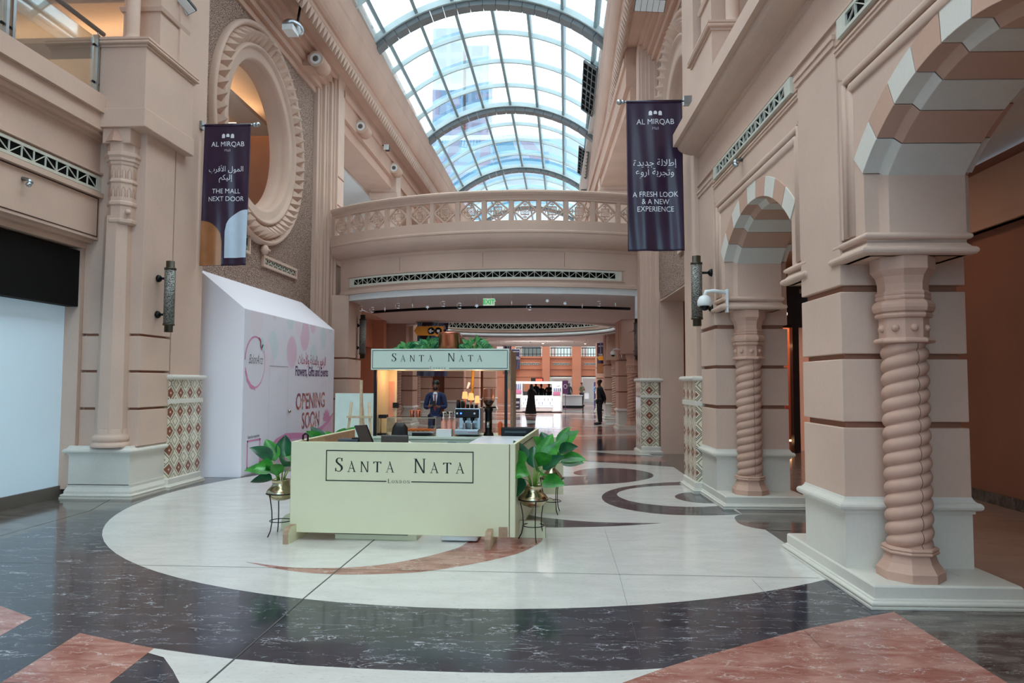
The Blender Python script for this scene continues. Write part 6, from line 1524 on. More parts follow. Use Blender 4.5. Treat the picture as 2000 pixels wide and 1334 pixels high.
for k in range(3):
    c = KP((1.125 + .085 * k, CYF + .2 + .03 * (k % 2), 0))[:2]; t = thing('syrup_bottle', (*c, ZC), ['left', 'middle', 'right'][k] + ' clear pump bottle glowing pink beside the espresso machine', 'bottle', 'pump bottles by the espresso machine')
    m = MB(); m.lathe([(.034, ZC), (.036, ZC + .01), (.036, ZC + .19), (.014, ZC + .225), (.014, ZC + .24)], c=c, n=18); m.build('bottle', plain('syrup_pink', (236, 170, 150), .15) if k == 0 else bpy.data.materials['syrup_pink'], t)
    m = MB(); m.lathe([(.017, ZC + .24), (.017, ZC + .26), (.007, ZC + .265), (.007, ZC + .32), (.014, ZC + .325), (.014, ZC + .34)], c=c, n=12); m.tube([(c[0], c[1], ZC + .335), (c[0] + .035, c[1] - .01, ZC + .335), (c[0] + .05, c[1] - .015, ZC + .32)], .005, 6); m.build('pump', M_WHITEP, t)
m = MB(KP); m.box(1.06, CYF + .0, ZC, 1.28, CYF + .12, ZC + .10); m.build('napkin_box', M_WHITEP, label='white box before the pump bottles on the back counter', cat='box', bevel=.004)
t = thing('espresso_machine', KP((1.48, CYF + .25, ZC)), 'black and steel espresso machine with a blue light on the back counter', 'espresso machine')
m = MB(KP); a, b = 1.32, 1.66; m.box(a, CYF + .05, ZC + .02, b, CYF + .45, ZC + .10); m.box(a, CYF + .0, ZC + .03, b, CYF + .06, ZC + .09); m.box(a + .02, CYF + .28, ZC + .1, b - .02, CYF + .45, ZC + .26); m.build('steel_base', M_STEEL, t, bevel=.006)
m = MB(KP); m.box(a, CYF + .08, ZC + .26, b, CYF + .45, ZC + .385); hd_ = m.build('black_head', M_BLACKM, t, bevel=.012)
m = MB(KP); m.box(a - .005, CYF + .1, ZC + .385, b + .005, CYF + .44, ZC + .395); m.box(b + .0, CYF + .1, ZC + .1, b + .012, CYF + .44, ZC + .385); m.build('steel_trim', M_STEEL, t)
m = MB()
for x in (a + .03, b - .06): c = KP((x, CYF + .07, ZC + .325)); m.tube([c, (c[0], c[1] - .012, c[2])], .014, 14)
m.build('gauge', M_PRINTW, hd_)
m = MB(); c = KP((a + .085, CYF + .07, ZC + .325)); m.tube([c, (c[0], c[1] - .012, c[2])], .012, 12); m.build('blue_lamp', M_BLUELED, hd_)
m = MB()
for x in (a + .13, a + .24):
    c = KP((x, CYF + .12, 0)); m.lathe([(.028, ZC + .22), (.028, ZC + .262)], c=c[:2], n=16); m.tube([(c[0], c[1], ZC + .225), (c[0] + .01, c[1] - .12, ZC + .205)], .011, 8)
m.build('group_head', M_BLACKM, hd_)
m = MB()
for x in (a + .02, b - .02): c = KP((x, CYF + .06, 0)); m.tube([(c[0], c[1], ZC + .25), (c[0], c[1] - .03, ZC + .2), (c[0], c[1] - .01, ZC + .11)], .004, 6)
m.build('steam_wand', M_STEEL, t)
m = MB(); put_text(m, 'sanremo', .035, KP((a + .26, CYF - .002, ZC + .05)), KUX, UY); m.build('maker_lettering', M_CRIM, t)
for k in range(2):
    c = KP((a + .13 + .1 * k, CYF + .12, 0))[:2]; t = thing('milk_jug', (*c, ZC + .1), ['left', 'right'][k] + ' steel milk jug under the espresso machine groups', 'jug', 'milk jugs on the drip tray')
    m = MB(); m.lathe([(.03, ZC + .10), (.032, ZC + .11), (.024, ZC + .165), (.03, ZC + .185)], c=c, n=16); m.build('body', M_STEEL, t)
    m = MB(); m.tube([(c[0] + .028, c[1], ZC + .17), (c[0] + .05, c[1], ZC + .165), (c[0] + .045, c[1], ZC + .12), (c[0] + .03, c[1], ZC + .118)], .003, 6); m.build('handle', M_STEEL, t)
zt = ZC + .395
for k, (x, h, r_) in enumerate(((1.345, .12, .032), (1.41, .10, .026), (1.48, .055, .024), (1.54, .055, .024), (1.60, .05, .022))):
    c = KP((x, CYF + .2, 0))[:2]; m = MB(); m.lathe([(r_ * .85, zt), (r_, zt + .004), (r_, zt + h), (r_ * .9, zt + h)], c=c, n=16)
    m.build('coffee_cup' if k > 1 else 'coffee_tin', M_BLACKM, label=['tall black tin at the left end of the espresso machine top', 'shorter black tin next to the tall one on the espresso machine', 'left black cup on the espresso machine top', 'middle black cup on the espresso machine top', 'right black cup on the espresso machine top'][k], cat='tin' if k < 2 else 'cup', group=None if k < 2 else 'black cups on the espresso machine')
for k, (x, z, w) in enumerate(((1.41, zt + .13, .042), (1.50, zt + .11, .042), (1.59, zt + .07, .036))):
    c = KP((x, CYF + .38, 0))[:2]; t = thing('glowing_lamp', (*c, z), ['left', 'middle', 'right'][k] + ' glowing amber glass lampshade above the espresso machine', 'lamp', 'amber lamps above the espresso machine')
    m = MB(); m.lathe([(w, z), (w * 1.05, z + .02), (w * .8, z + .10), (w * .6, z + .105)], c=c, n=16); m.build('lamp_shade', emis('amber_shade_glow', (255, 178, 110), 1.5) if k == 0 else bpy.data.materials['amber_shade_glow'], t)
    m = MB(); m.lathe([(.012, zt + .0), (.012, z)], c=c, n=10); m.lathe([(.035, zt), (.035, zt + .008)], c=c, n=14); m.build('lamp_base', M_COPPER, t)
m = MB(KP); m.tube([(1.50, CYF + .55, 1.87), (1.49, CYF + .55, 1.5), (1.48, CYF + .5, zt + .22)], .022, 10); m.build('yellow_hose', plain('yellow_rubber', (150, 120, 48), .6), label='yellow hanging hose behind the amber lamps', cat='hose')
t = thing('price_tag', KP((1.45, CYF + .5, 1.66)), 'small white tag hanging beside the yellow hose', 'tag'); m = MB(KP); m.prism([(1.41, 1.60), (1.44, 1.60), (1.47, 1.68), (1.44, 1.70)], CYF + .5, CYF + .503, 'y'); m.build('card', M_WHITEP, t)
t = thing('coffee_grinder', KP((1.76, CYF + .2, ZC)), 'tall coffee grinder with an amber bean hopper on the back counter', 'coffee grinder'); c = KP((1.78, CYF + .24, 0))[:2]
m = MB(); m.lathe([(.075, ZC), (.07, ZC + .03), (.05, ZC + .06), (.05, ZC + .34), (.062, ZC + .36), (.062, ZC + .40), (.035, ZC + .42)], c=c, n=20); m.build('body', M_BLACKM, t)
m = MB(); m.tube([(c[0], c[1] - .05, ZC + .2), (c[0], c[1] - .11, ZC + .17), (c[0], c[1] - .12, ZC + .12)], [.03, .025, .02], 10); m.build('spout', M_STEEL, t)
m = MB(); m.lathe([(.035, ZC + .41), (.085, ZC + .50), (.088, ZC + .66), (.092, ZC + .665), (.09, ZC + .675), (.01, ZC + .68)], c=c, n=24); m.build('hopper', M_HOPPER, t)
m = MB(); m.lathe([(.01, ZC + .425), (.033, ZC + .43), (.078, ZC + .498), (.01, ZC + .52)], c=c, n=20); m.build('coffee_beans', plain('roasted_beans', (58, 32, 22), .6, vs=60), t)
m = MB(); put_text(m, 'x', .01, (0, 0, 0), KUX, UY) if 0 else m.tube([KP((1.93, CYF + .4, ZC)), KP((1.93, CYF + .4, ZC + .17)), KP((1.93, CYF + .4, ZC + .2))], [.03, .034, .01], 12); m.build('orange_jar', plain('orange_glass', (240, 110, 60), .2), label='orange glowing jar right of the coffee grinder', cat='jar')
t = thing('desk_lamp', KP((.2, CYF + .2, ZC)), 'bent brass desk lamp with dark shade at the left of the back counter', 'lamp')
m = MB(KP); m.tube([(.215, CYF + .15, ZC), (.215, CYF + .15, ZC + .26), (.23, CYF + .15, ZC + .27), (.30, CYF + .15, ZC + .27)], .006, 8); m.build('stem', M_GOLD, t); m = MB(KP); m.box(.19, CYF + .05, ZC, .32, CYF + .2, ZC + .03); m.box(.20, CYF + .08, ZC + .245, .31, CYF + .2, ZC + .295); m.build('dark_head', M_BLACKM, t)
m = MB(KP); m.box(.26, CYF + .62, 1.30, .34, CYF + .688, 1.38); m.tube([(.34, CYF + .65, 1.36), (.42, CYF + .6, 1.35), (.46, CYF + .5, 1.28), (.44, CYF + .4, 1.21)], .004, 6); m.build('tap_controller', M_BLACKM, label='small black controller with curled cable behind the display case', cat='controller')
# things on the low inner counter of the kiosk
t = thing('payment_terminal', KP((.42, .5, .88)), 'black tilted point-of-sale tablet behind the front panel at the left', 'payment tablet')
m = MB(KP); m.box(.43, .42, .955, .66, .62, .975); m.prism([(.56, .97), (.66, .97), (.60, 1.12)], .5, .56, 'y'); m.build('stand', M_BLACKM, t)
m = MB(); q = [KP(p) for p in ((.545, .44, 1.20), (.665, .50, 1.205), (.745, .52, 1.0), (.625, .46, .985))]; n_ = Vector((-.10, -.2, -.03)).normalized() * -.03
m.add(q + [tuple(Vector(v) + n_) for v in q], [(0, 1, 2, 3), (7, 6, 5, 4), (0, 4, 5, 1), (1, 5, 6, 2), (2, 6, 7, 3), (3, 7, 4, 0)]); m.build('screen', plain('dark_screen', (28, 26, 26), .12), t, bevel=.008)
t = thing('card_reader', KP((.25, .75, .88)), 'grey card reader lying left of the payment tablet', 'card reader')
m = MB(KP); m.box(.30, .62, .957, .56, .78, 1.03); m.build('body', plain('slate_plastic', (58, 66, 78), .5), t, bevel=.01); m = MB(KP); m.box(.46, .64, 1.03, .54, .76, 1.045); m.build('keypad', M_BLACKM, t)
m = MB(KP); m.box(.05, .06, .93, .72, .9, .955); m.build('inner_worktop', M_CREAMP, label='cream inner worktop at the left of the kiosk', cat='worktop')
t = thing('ice_chest', KP((1.9, 1.6, 0)), 'white chest freezer inside the kiosk at the right', 'freezer')
m = MB(KP); m.box(1.78, 1.0, .02, 2.36, 2.2, .90); m.build('body', M_WHITEP, t, bevel=.015); m = MB(KP); m.box(1.76, .98, .905, 2.38, 2.22, .965); m.build('lid', plain('pale_blue_lid', (214, 226, 236), .3), t, bevel=.012)
m = MB(KP); m.box(2.0, .965, .925, 2.09, .98, .94); m.build('badge', M_STEEL, t)
t = thing('cash_printer', KP((2.2, 2.3, .95)), 'black receipt printer box at the right rear corner of the kiosk', 'printer')
m = MB(KP); m.box(2.02, 2.28, .80, 2.46, 2.50, 1.075); m.build('body', M_BLACKM, t, bevel=.012); m = MB(KP); m.box(2.07, 2.272, 1.005, 2.36, 2.28, 1.03); m.build('front_strip', plain('teal_plastic', (40, 60, 66), .3), t)
# easel and board behind the kiosk
t = thing('easel', (-3.05, 11.3, 0), 'pale wooden easel standing behind the kiosk left corner', 'easel')
m = MB(); m.box(-3.01, 11.3, .0, -2.97, 11.34, 1.72); m.build('mast', M_WOOD, t)
for xa, xb in ((-3.26, -3.14), (-2.74, -2.86)): m = MB(); m.tube([(xa, 11.22, 0), (xb, 11.3, 1.37)], .02, 6); m.build('leg', M_WOOD, t)
m = MB(); m.box(-3.2, 11.24, 1.12, -2.80, 11.28, 1.155); m.build('shelf', M_WOOD, t)
m = MB(); m.tube([(-2.99, 11.34, 1.5), (-2.99, 11.85, 0)], .016, 6); m.build('leg', M_WOOD, t)
m = MB(); m.box(-3.60, 11.95, 0, -2.60, 12.0, 1.50); m.build('partition_board', M_TEAL, label='plain white board standing behind the easel', cat='board')

# ================================================================== PLANTS in brass pots on wire stands
def big_leaf(m, base, az, elev, L, Wd, droop):
    """ovate leaf with a midrib fold"""
    d0 = Vector((math.cos(az) * math.cos(elev), math.sin(az) * math.cos(elev), math.sin(elev))); sd = Vector((-math.sin(az), math.cos(az), 0)); s2 = d0.cross(Vector((.1, -1, .55))).normalized(); s2 = s2 if s2.dot(sd) > 0 else -s2; sd = (sd * .3 + s2 * .7).normalized()
    N = 9; pts = []; p = Vector(base); d = d0.copy()
    for i in range(N + 1):
        t_ = i / N; wd = Wd * math.sin(PI * min(1, t_ ** .72)) ** .85 if 0 < t_ < 1 else .002
        up = sd.cross(d).normalized() * -1
        up = d.cross(sd).normalized()
        up = up if up.z > 0 else -up
        pts += [p + sd * wd + up * wd * .35, p + sd * wd * .5 + up * wd * .12, p.copy(), p - sd * wd * .5 + up * wd * .12, p - sd * wd + up * wd * .35]
        p += d * L / N; d = (d + Vector((0, 0, -droop / N))).normalized()
    fs = [(i * 5 + j, i * 5 + j + 1, i * 5 + j + 6, i * 5 + j + 5) for i in range(N) for j in range(4)]
    m.add(pts, fs, 0, True)
def mat_leaf(name, c1, c2):
    t = NT(name, .3, 0, .5); c = t.coord('Object'); nz = t.noise(c, 9, 3)
    t.col(t.ramp(nz, [(.3, srgb(c1)), (.7, srgb(c2))])); wv = t.n('ShaderNodeTexWave', wave_type='BANDS', bands_direction='Z'); t.put(wv.inputs['Vector'], c); wv.inputs['Scale'].default_value = 14; wv.inputs['Distortion'].default_value = 3
    t.bump(wv.outputs[0], .08, .006); t.b.inputs['Transmission Weight'].default_value = 0; return t.m
M_L1 = mat_leaf('philodendron_green', (30, 110, 38), (70, 160, 60)); M_L2 = mat_leaf('philodendron_deep', (10, 62, 44), (26, 100, 58))
def pot_plant(x, y, zpot, leaves, label, potlabel, s=1.0, kind=0):
    t = thing('potted_plant', (x, y, zpot), label, 'potted plant', 'potted plants round the kiosk')
    m = MB()
    if kind == 0: pr = [(.06, 0), (.115, .02), (.150, .06), (.158, .095), (.14, .125), (.105, .155), (.095, .175), (.098, .215), (.108, .225), (.104, .228), (.09, .215), (.088, .17)]
    else: pr = [(.06, 0), (.11, .02), (.135, .05), (.138, .08), (.12, .12), (.08, .17), (.045, .2), (.04, .235), (.055, .245), (.05, .248), (.03, .2)]
    m.lathe([(a, b) for a, b in pr], n=36); m.build('brass_pot', M_GOLD, t, world=False)
    for i, (az, el, L, wd, h, dr, dk) in enumerate(leaves):
        az = R(az); el = R(el); st = .20 * s
        b0 = Vector((.02 * math.cos(az), .02 * math.sin(az), .2)); tip = Vector((st * .55 * math.cos(az), st * .55 * math.sin(az), .2 + h))
        m = MB(); m.tube([b0, b0.lerp(tip, .5) + Vector((0, 0, .03)), tip], [.007, .006, .004], 6); sk_ = m.build('stalk', M_STEM, t, world=False)
        m = MB(); big_leaf(m, tip, az, el, L * 1.18, wd * 1.35, dr); m.build('leaf', M_L2 if dk else M_L1, sk_, world=False)
    # wire stand: a thing of its own
    w = thing('plant_stand', (x, y, 0), potlabel, 'plant stand', 'wire plant stands')
    rr = .158; m = MB(); m.tube([(rr * math.cos(2 * PI * k / 28), rr * math.sin(2 * PI * k / 28), zpot + .078) for k in range(28)], .006, 6, closed=True); m.build('top_ring', M_BLACKM, w, world=False)
    m = MB(); m.tube([(.115 * math.cos(2 * PI * k / 24), .115 * math.sin(2 * PI * k / 24), .155) for k in range(24)], .005, 6, closed=True)
    m.build('lower_ring', M_BLACKM, w, world=False)
    for k in range(3):
        a = 2 * PI * k / 3 + .9 + x; c, s_ = math.cos(a), math.sin(a); z = zpot + .078
        m = MB(); m.tube([(rr * c, rr * s_, z), (.145 * c, .145 * s_, z - .05), (.12 * c, .12 * s_, z * .6), (.115 * c, .115 * s_, .16), (.135 * c, .135 * s_, .06), (.17 * c, .17 * s_, .0)], .006, 6); m.build('leg', M_BLACKM, w, world=False)
    return t
L_A = [(185, 22, .26, .060, .10, .7, 0), (170, 5, .24, .055, .02, .5, 1), (150, 62, .25, .065, .22, .5, 0), (100, 75, .22, .07, .26, .6, 1), (200, 50, .24, .060, .24, .9, 1), (230, 30, .20, .06, .16, 1.2, 0), (60, 60, .24, .08, .22, .9, 0), (300, 45, .2, .07, .18, 1.1, 1), (20, 35, .22, .07, .16, 1., 0), (265, 60, .2, .07, .08, 1.3, 0)]
L_B = [(200, 55, .22, .075, .24, 1.1, 0), (170, 70, .22, .07, .27, .5, 1), (235, 20, .2, .08, .2, 1.6, 0), (285, 30, .2, .09, .2, 1.5, 0), (15, 62, .3, .065, .22, .5, 0), (40, 68, .3, .075, .26, .5, 0), (210, -35, .24, .08, .1, .9, 1), (330, 10, .24, .075, .06, .4, 0), (300, 50, .25, .07, .24, .9, 0), (90, 60, .25, .07, .2, .6, 1), (345, 45, .24, .06, .2, .6, 1)]
L_C = [(10, 55, .3, .07, .25, .6, 0), (345, 15, .3, .07, .12, .6, 0), (30, 65, .26, .06, .28, .5, 0), (330, 40, .26, .07, .2, .9, 1), (200, 65, .22, .07, .22, .8, 0), (290, 40, .22, .07, .16, 1.2, 0), (120, 60, .24, .07, .24, .6, 1), (355, 5, .26, .075, .08, .2, 0), (60, 50, .24, .07, .18, .8, 1)]
pot_plant(-2.98, 7.92, .38, L_A, 'broad-leaved plant in a brass pot at the left front corner of the kiosk', 'black wire plant stand at the left front corner of the kiosk')
pot_plant(-.17, 7.84, .355, L_B, 'broad-leaved plant in a brass pot at the right front corner of the kiosk', 'black wire plant stand at the right front corner of the kiosk')
pot_plant(.04, 9.45, .37, L_C, 'broad-leaved plant in a narrow-necked brass pot farther back on the right of the kiosk', 'black wire plant stand farther back on the right of the kiosk', kind=1)
pot_plant(-2.98, 9.75, .38, [(20 + 50 * k, 60 - 8 * (k % 3), .28, .065, .24, .6, k % 2) for k in range(7)], 'broad-leaved plant peeping over the left rear corner of the kiosk', 'black wire plant stand hidden behind the left side panel of the kiosk')

# ================================================================== PEOPLE
def skin(name, pts, edges, mat, parent, sub=2, root=0, loc=(0, 0, 0)):
    """pts: {key: (x,y,z,rx,ry)} joined by edges; one continuous skinned body"""
    keys = list(pts); idx = {k: i for i, k in enumerate(keys)}
    me = bpy.data.meshes.new(name); me.from_pydata([pts[k][:3] for k in keys], [(idx[a], idx[b]) for a, b in edges], [])
    me.materials.append(mat); o = bpy.data.objects.new(name, me); COL.objects.link(o); o.parent = parent
    sk = o.modifiers.new('skin', 'SKIN'); sk.use_smooth_shade = True
    if not me.skin_vertices:
        bm = bmesh.new(); bm.from_mesh(me); bm.verts.layers.skin.verify(); bm.to_mesh(me); bm.free()
    sv = me.skin_vertices[0].data
    for k, i in idx.items(): r_ = pts[k][3:]; sv[i].radius = (r_[0], r_[1] if len(r_) > 1 else r_[0]); sv[i].use_root = (i == root)
    s = o.modifiers.new('subsurf', 'SUBSURF'); s.levels = sub; s.render_levels = sub
    return o
SP = [('pelvis', 'waist'), ('waist', 'chest'), ('chest', 'collar'), ('collar', 'neck'), ('neck', 'jaw'), ('jaw', 'brow'), ('brow', 'crown')]
def limbs(s): return [('collar', 'sh' + s), ('sh' + s, 'el' + s), ('el' + s, 'wr' + s), ('wr' + s, 'palm' + s), ('palm' + s, 'f1' + s), ('palm' + s, 'f2' + s), ('palm' + s, 'f3' + s), ('palm' + s, 'f4' + s), ('wr' + s, 'th' + s), ('pelvis', 'hip' + s), ('hip' + s, 'kn' + s), ('kn' + s, 'an' + s), ('an' + s, 'toe' + s)]
def figure(loc, rz, H, arms, label, skinm, top, bottom, hair, group=None, legs=None, extra=None, name='person', long_hair=False):
    """H height; arms: {'L': (elbow, wrist, palm), 'R': ...}; coordinates for a 1.75 m body facing -y"""
    k = H / 1.75; t = thing(name, loc, label, 'person', group, rz=rz)
    B = {'pelvis': (0, 0, .95, .13, .095), 'waist': (0, 0, 1.10, .115, .085), 'chest': (0, -.0, 1.28, .135, .095), 'collar': (0, .01, 1.43, .08, .065), 'neck': (0, .0, 1.50, .052, .05), 'jaw': (0, -.025, 1.575, .055, .066), 'brow': (0, -.01, 1.655, .072, .088), 'crown': (0, .0, 1.715, .055, .07)}
    lg = legs or {'L': ((.09, 0, .90), (.10, -.01, .49), (.10, .02, .08), (.12, -.14, .035)), 'R': ((-.09, 0, .90), (-.10, -.01, .49), (-.10, .02, .08), (-.12, -.14, .035))}
    for s, sx in (('L', 1), ('R', -1)):
        el, wr, pa = arms[s]; sh = (.175 * sx, .01, 1.40)
        B['sh' + s] = (*sh, .058, .055); B['el' + s] = (*el, .041); B['wr' + s] = (*wr, .027); B['palm' + s] = (*pa, .034, .018)
        d = (Vector(pa) - Vector(wr)).normalized(); sd = d.cross(Vector((0, 1, 0)) if abs(d.y) < .8 else Vector((1, 0, 0))).normalized()
        for j, (o_, L) in enumerate(((-.027, .065), (-.009, .08), (.009, .078), (.027, .06))):
            B['f%d' % (j + 1) + s] = (*(Vector(pa) + sd * o_ + d * L + Vector((0, 0, -.012))), .0085)
        B['th' + s] = (*(Vector(wr) + sd * .045 + d * .05), .010)
        h, kn, an, toe = lg[s]; B['hip' + s] = (*h, .088, .09); B['kn' + s] = (*kn, .056); B['an' + s] = (*an, .038); B['toe' + s] = (*toe, .04, .03)
    B = {a: (b[0] * k, b[1] * k, b[2] * k, *[q * k for q in b[3:]]) for a, b in B.items()}
    skin('body', B, SP + limbs('L') + limbs('R'), skinm, t)
    grow = lambda q, g: (q[0], q[1], q[2], *[r_ + g * k for r_ in q[3:]])
    T = {a: grow(B[a], .022) for a in ('pelvis', 'waist', 'chest', 'collar')}
    T['pelvis'] = (B['pelvis'][0], B['pelvis'][1], .84 * k, .140 * k, .115 * k)
    for s in 'LR':
        T['sh' + s] = grow(B['sh' + s], .014); T['el' + s] = grow(B['el' + s], .02); w = Vector(B['wr' + s][:3]); T['wr' + s] = (*w, .04 * k)
    skin('jacket', T, [('pelvis', 'waist'), ('waist', 'chest'), ('chest', 'collar')] + [(a + s, b + s) if a != 'collar' else ('collar', b + s) for s in 'LR' for a, b in (('collar', 'sh'), ('sh', 'el'), ('el', 'wr'))], top, t)
    if bottom:
        Q = {'pelvis': (B['pelvis'][0], B['pelvis'][1], .95 * k, .135 * k, .10 * k)}
        for s in 'LR':
            Q['hip' + s] = grow(B['hip' + s], .01); Q['kn' + s] = grow(B['kn' + s], .018); Q['an' + s] = (B['an' + s][0], B['an' + s][1], .075 * k, .058 * k)
        skin('trousers', Q, [('pelvis', 'hipL'), ('hipL', 'knL'), ('knL', 'anL'), ('pelvis', 'hipR'), ('hipR', 'knR'), ('knR', 'anR')], bottom, t)
        for s in 'LR':
            m = MB(); a_, b_ = Vector(B['an' + s][:3]), Vector(B['toe' + s][:3]); m.sphere(((a_.x + b_.x) / 2, (a_.y + b_.y) / 2 - .02 * k, .035 * k), (.05 * k, .135 * k, .045 * k), 14, 8); m.build('shoe', M_BLACKM, t, world=False)
    m = MB(); j = B['brow']
    m.sphere((j[0], j[1] + .018 * k, j[2] + .032 * k), (.083 * k, .098 * k, .078 * k), 18, 12); m.build('hair', hair, t, world=False)
    m = MB()
    f = B['jaw']; fy = f[1] - .072 * k
    m.add([(-.011 * k, fy + .0 * k, f[2] + .03 * k), (.011 * k, fy, f[2] + .03 * k), (0, fy - .028 * k, f[2] + .026 * k), (0, fy - .006 * k, f[2] + .078 * k)], [(0, 1, 2), (0, 2, 3), (1, 3, 2)]); m.build('nose', skinm, t, world=False)
    m = MB(); [m.sphere((sx * .076 * k, .0, f[2] + .045 * k), (.012 * k, .02 * k, .032 * k), 8, 6) for sx in (-1, 1)]; m.build('ears', skinm, t, world=False)
    m = MB(); [m.sphere((sx * .03 * k, fy - .004 * k, f[2] + .072 * k), (.011 * k, .008 * k, .007 * k), 8, 6) for sx in (-1, 1)]; m.build('eyes', M_BLACKM, t, world=False)
    m = MB(); m.sphere((0, fy - .004 * k, f[2] + .0 * k), (.024 * k, .01 * k, .006 * k), 10, 6); m.build('mouth', plain('lips_' + name, (120, 62, 56), .5) if 'lips_' + name not in bpy.data.materials else bpy.data.materials['lips_' + name], t, world=False)
    return t, B, k
# man in the navy suit looking at his phone
t, B, k = figure((-2.60, 16.4, 0), R(3), 1.73, {'L': ((.23, -.0, 1.13), (.10, -.22, 1.14), (.05, -.28, 1.17)), 'R': ((-.235, 0, 1.12), (-.13, -.22, 1.13), (-.07, -.28, 1.17))},
                 'man in a navy suit and red tie reading his phone behind the back counter', M_SKIN, M_NAVY, M_NAVY, M_HAIR)
m = MB(); m.add([(-.055, -.122, 1.40), (.055, -.122, 1.40), (.0, -.134, 1.02)], [(0, 1, 2)]); m.add([(-.055, -.10, 1.41), (.055, -.10, 1.41), (.03, -.09, 1.47), (-.03, -.09, 1.47)], [(0, 1, 2, 3)]); m.build('shirt', M_SHIRTW, t, world=False)
m = MB(); m.prism([(-.014, 1.42), (.014, 1.42), (.03, 1.08), (0, 1.03), (-.03, 1.08)], -.142, -.132, 'y'); m.build('tie', M_REDTIE, t, world=False)
m = MB(); m.sphere((0, -.055, 1.55), (.056, .045, .04), 12, 8); m.build('beard', M_HAIR, t, world=False)
m = MB(); [m.tube([(sx * .032 + .024 * math.cos(2 * PI * q / 12), -.105, 1.645 + .017 * math.sin(2 * PI * q / 12)) for q in range(12)], .003, 5, closed=True) for sx in (-1, 1)]; m.build('glasses', M_BLACKM, t, world=False)
m = MB(); m.box(-.035, -.37, 1.16, .035, -.358, 1.27); m.build('phone', M_BLACKM, label='black phone held by the man in the navy suit', cat='phone', world=False, origin=(0, 0, 0)); ph = bpy.context.scene.objects['phone']; ph.location = (-2.60, 16.4, 0); ph.rotation_euler.z = R(3)
# standing man in the dark suit, seen from the side
figure((2.04, 29.15, 0), R(-78), 1.80, {'L': ((.22, .12, 1.14), (.12, .2, .95), (.04, .2, .88)), 'R': ((-.22, .12, 1.14), (-.1, .2, .95), (-.02, .21, .88))},
       'tall man in a dark suit standing sideways with hands behind his back, far right', M_SKIND, M_DARKS, M_DARKS, M_HAIR)
AR = {'L': ((.24, .03, 1.12), (.24, -.06, .9), (.23, -.08, .84)), 'R': ((-.24, .03, 1.12), (-.24, -.06, .9), (-.23, -.08, .84))}
AF = {'L': ((.24, -.02, 1.15), (.08, -.24, 1.22), (.03, -.28, 1.27)), 'R': ((-.24, -.02, 1.15), (-.1, -.24, 1.2), (-.04, -.28, 1.26))}
figure((3.15, 47, 0), R(10), 1.72, AF, 'man in a light blue shirt holding a phone behind the dark-suited man', M_SKIN, M_SHIRTB, M_DARKS, M_HAIR)
figure((5.1, 56, 0), R(150), 1.72, AR, 'small person in a light blue shirt at the far right end of the hall', M_SKIN, M_SHIRTB, M_DARKS, M_HAIR)
figure((2.35, 52, 0), R(40), 1.68, AF, 'person in an olive top with white bag, between perfume kiosk and dark-suited man', M_SKIN, M_OLIVE, M_DARKS, M_HAIR)
t = thing('shopping_bag', (2.65, 51.7, .55), 'white shopping bag hanging from the olive-topped person', 'bag'); m = MB(); m.box(2.55, 51.6, .5, 2.85, 51.75, .9); m.build('bag_body', M_WHITEP, t); m = MB(); m.tube([(2.62, 51.68, .9), (2.7, 51.68, 1.0), (2.78, 51.68, .9)], .01, 6); m.build('handle', M_WHITEP, t)
figure((.0, 41.3, 0), R(0), 1.66, AF, 'dark-haired shop assistant behind the perfume kiosk counter, rightmost', M_SKIN, M_DARKS, M_DARKS, M_HAIR)
figure((-.45, 41.6, 0), R(170), 1.58, AR, 'dark-haired person behind the perfume kiosk counter, next to the right one', M_SKIN, M_DARKS, M_DARKS, M_HAIR)
figure((-.75, 40.9, 0), R(150), 1.72, AF, 'taller dark-dressed person just right of the woman in the black abaya', M_SKIND, M_DARKS, M_DARKS, M_HAIR)
figure((1.6, 57.5, 0), R(0), 1.6, AR, 'tiny dark figure behind the small white sales counter', M_SKIND, M_DARKS, M_DARKS, M_HAIR)
# woman in the abaya: body plus a full-length robe and veil
t = thing('person', (-.93, 38, 0), 'woman in a full-length black abaya and veil standing at the perfume kiosk', 'person', rz=R(160))
s_ = .9
skin('body', {'pelvis': (0, 0, .86, .11, .09), 'chest': (0, 0, 1.2, .11, .08), 'neck': (0, 0, 1.36, .045), 'head': (0, -.01, 1.46, .062, .07), 'crown': (0, 0, 1.54, .05), 'shL': (.14, 0, 1.27, .045), 'elL': (.2, -.08, 1.05, .035), 'wrL': (.08, -.22, 1.08, .024), 'handL': (.04, -.27, 1.1, .024), 'shR': (-.14, 0, 1.27, .045), 'elR': (-.2, -.06, 1.05, .035), 'wrR': (-.1, -.22, 1.05, .024), 'handR': (-.06, -.27, 1.07, .024), 'hipL': (.08, 0, .8, .07), 'kneeL': (.08, 0, .45, .05), 'footL': (.08, -.02, .06, .035), 'hipR': (-.08, 0, .8, .07), 'kneeR': (-.08, 0, .45, .05), 'footR': (-.08, -.02, .06, .035)},
     [('pelvis', 'chest'), ('chest', 'neck'), ('neck', 'head'), ('head', 'crown'), ('chest', 'shL'), ('shL', 'elL'), ('elL', 'wrL'), ('wrL', 'handL'), ('chest', 'shR'), ('shR', 'elR'), ('elR', 'wrR'), ('wrR', 'handR'), ('pelvis', 'hipL'), ('hipL', 'kneeL'), ('kneeL', 'footL'), ('pelvis', 'hipR'), ('hipR', 'kneeR'), ('kneeR', 'footR')], M_SKIN, t)
def robe(a, b):
    th = 2 * PI * a; z = .02 + 1.36 * b; rx = .31 - .16 * b ** .8 if b < .9 else .163 - (b - .9) * .9; fold = 1 + .07 * math.sin(th * 9 + 2 * b) * (1 - b)
    return (rx * fold * math.cos(th), rx * .72 * fold * math.sin(th) + .10 * (1 - b), z)
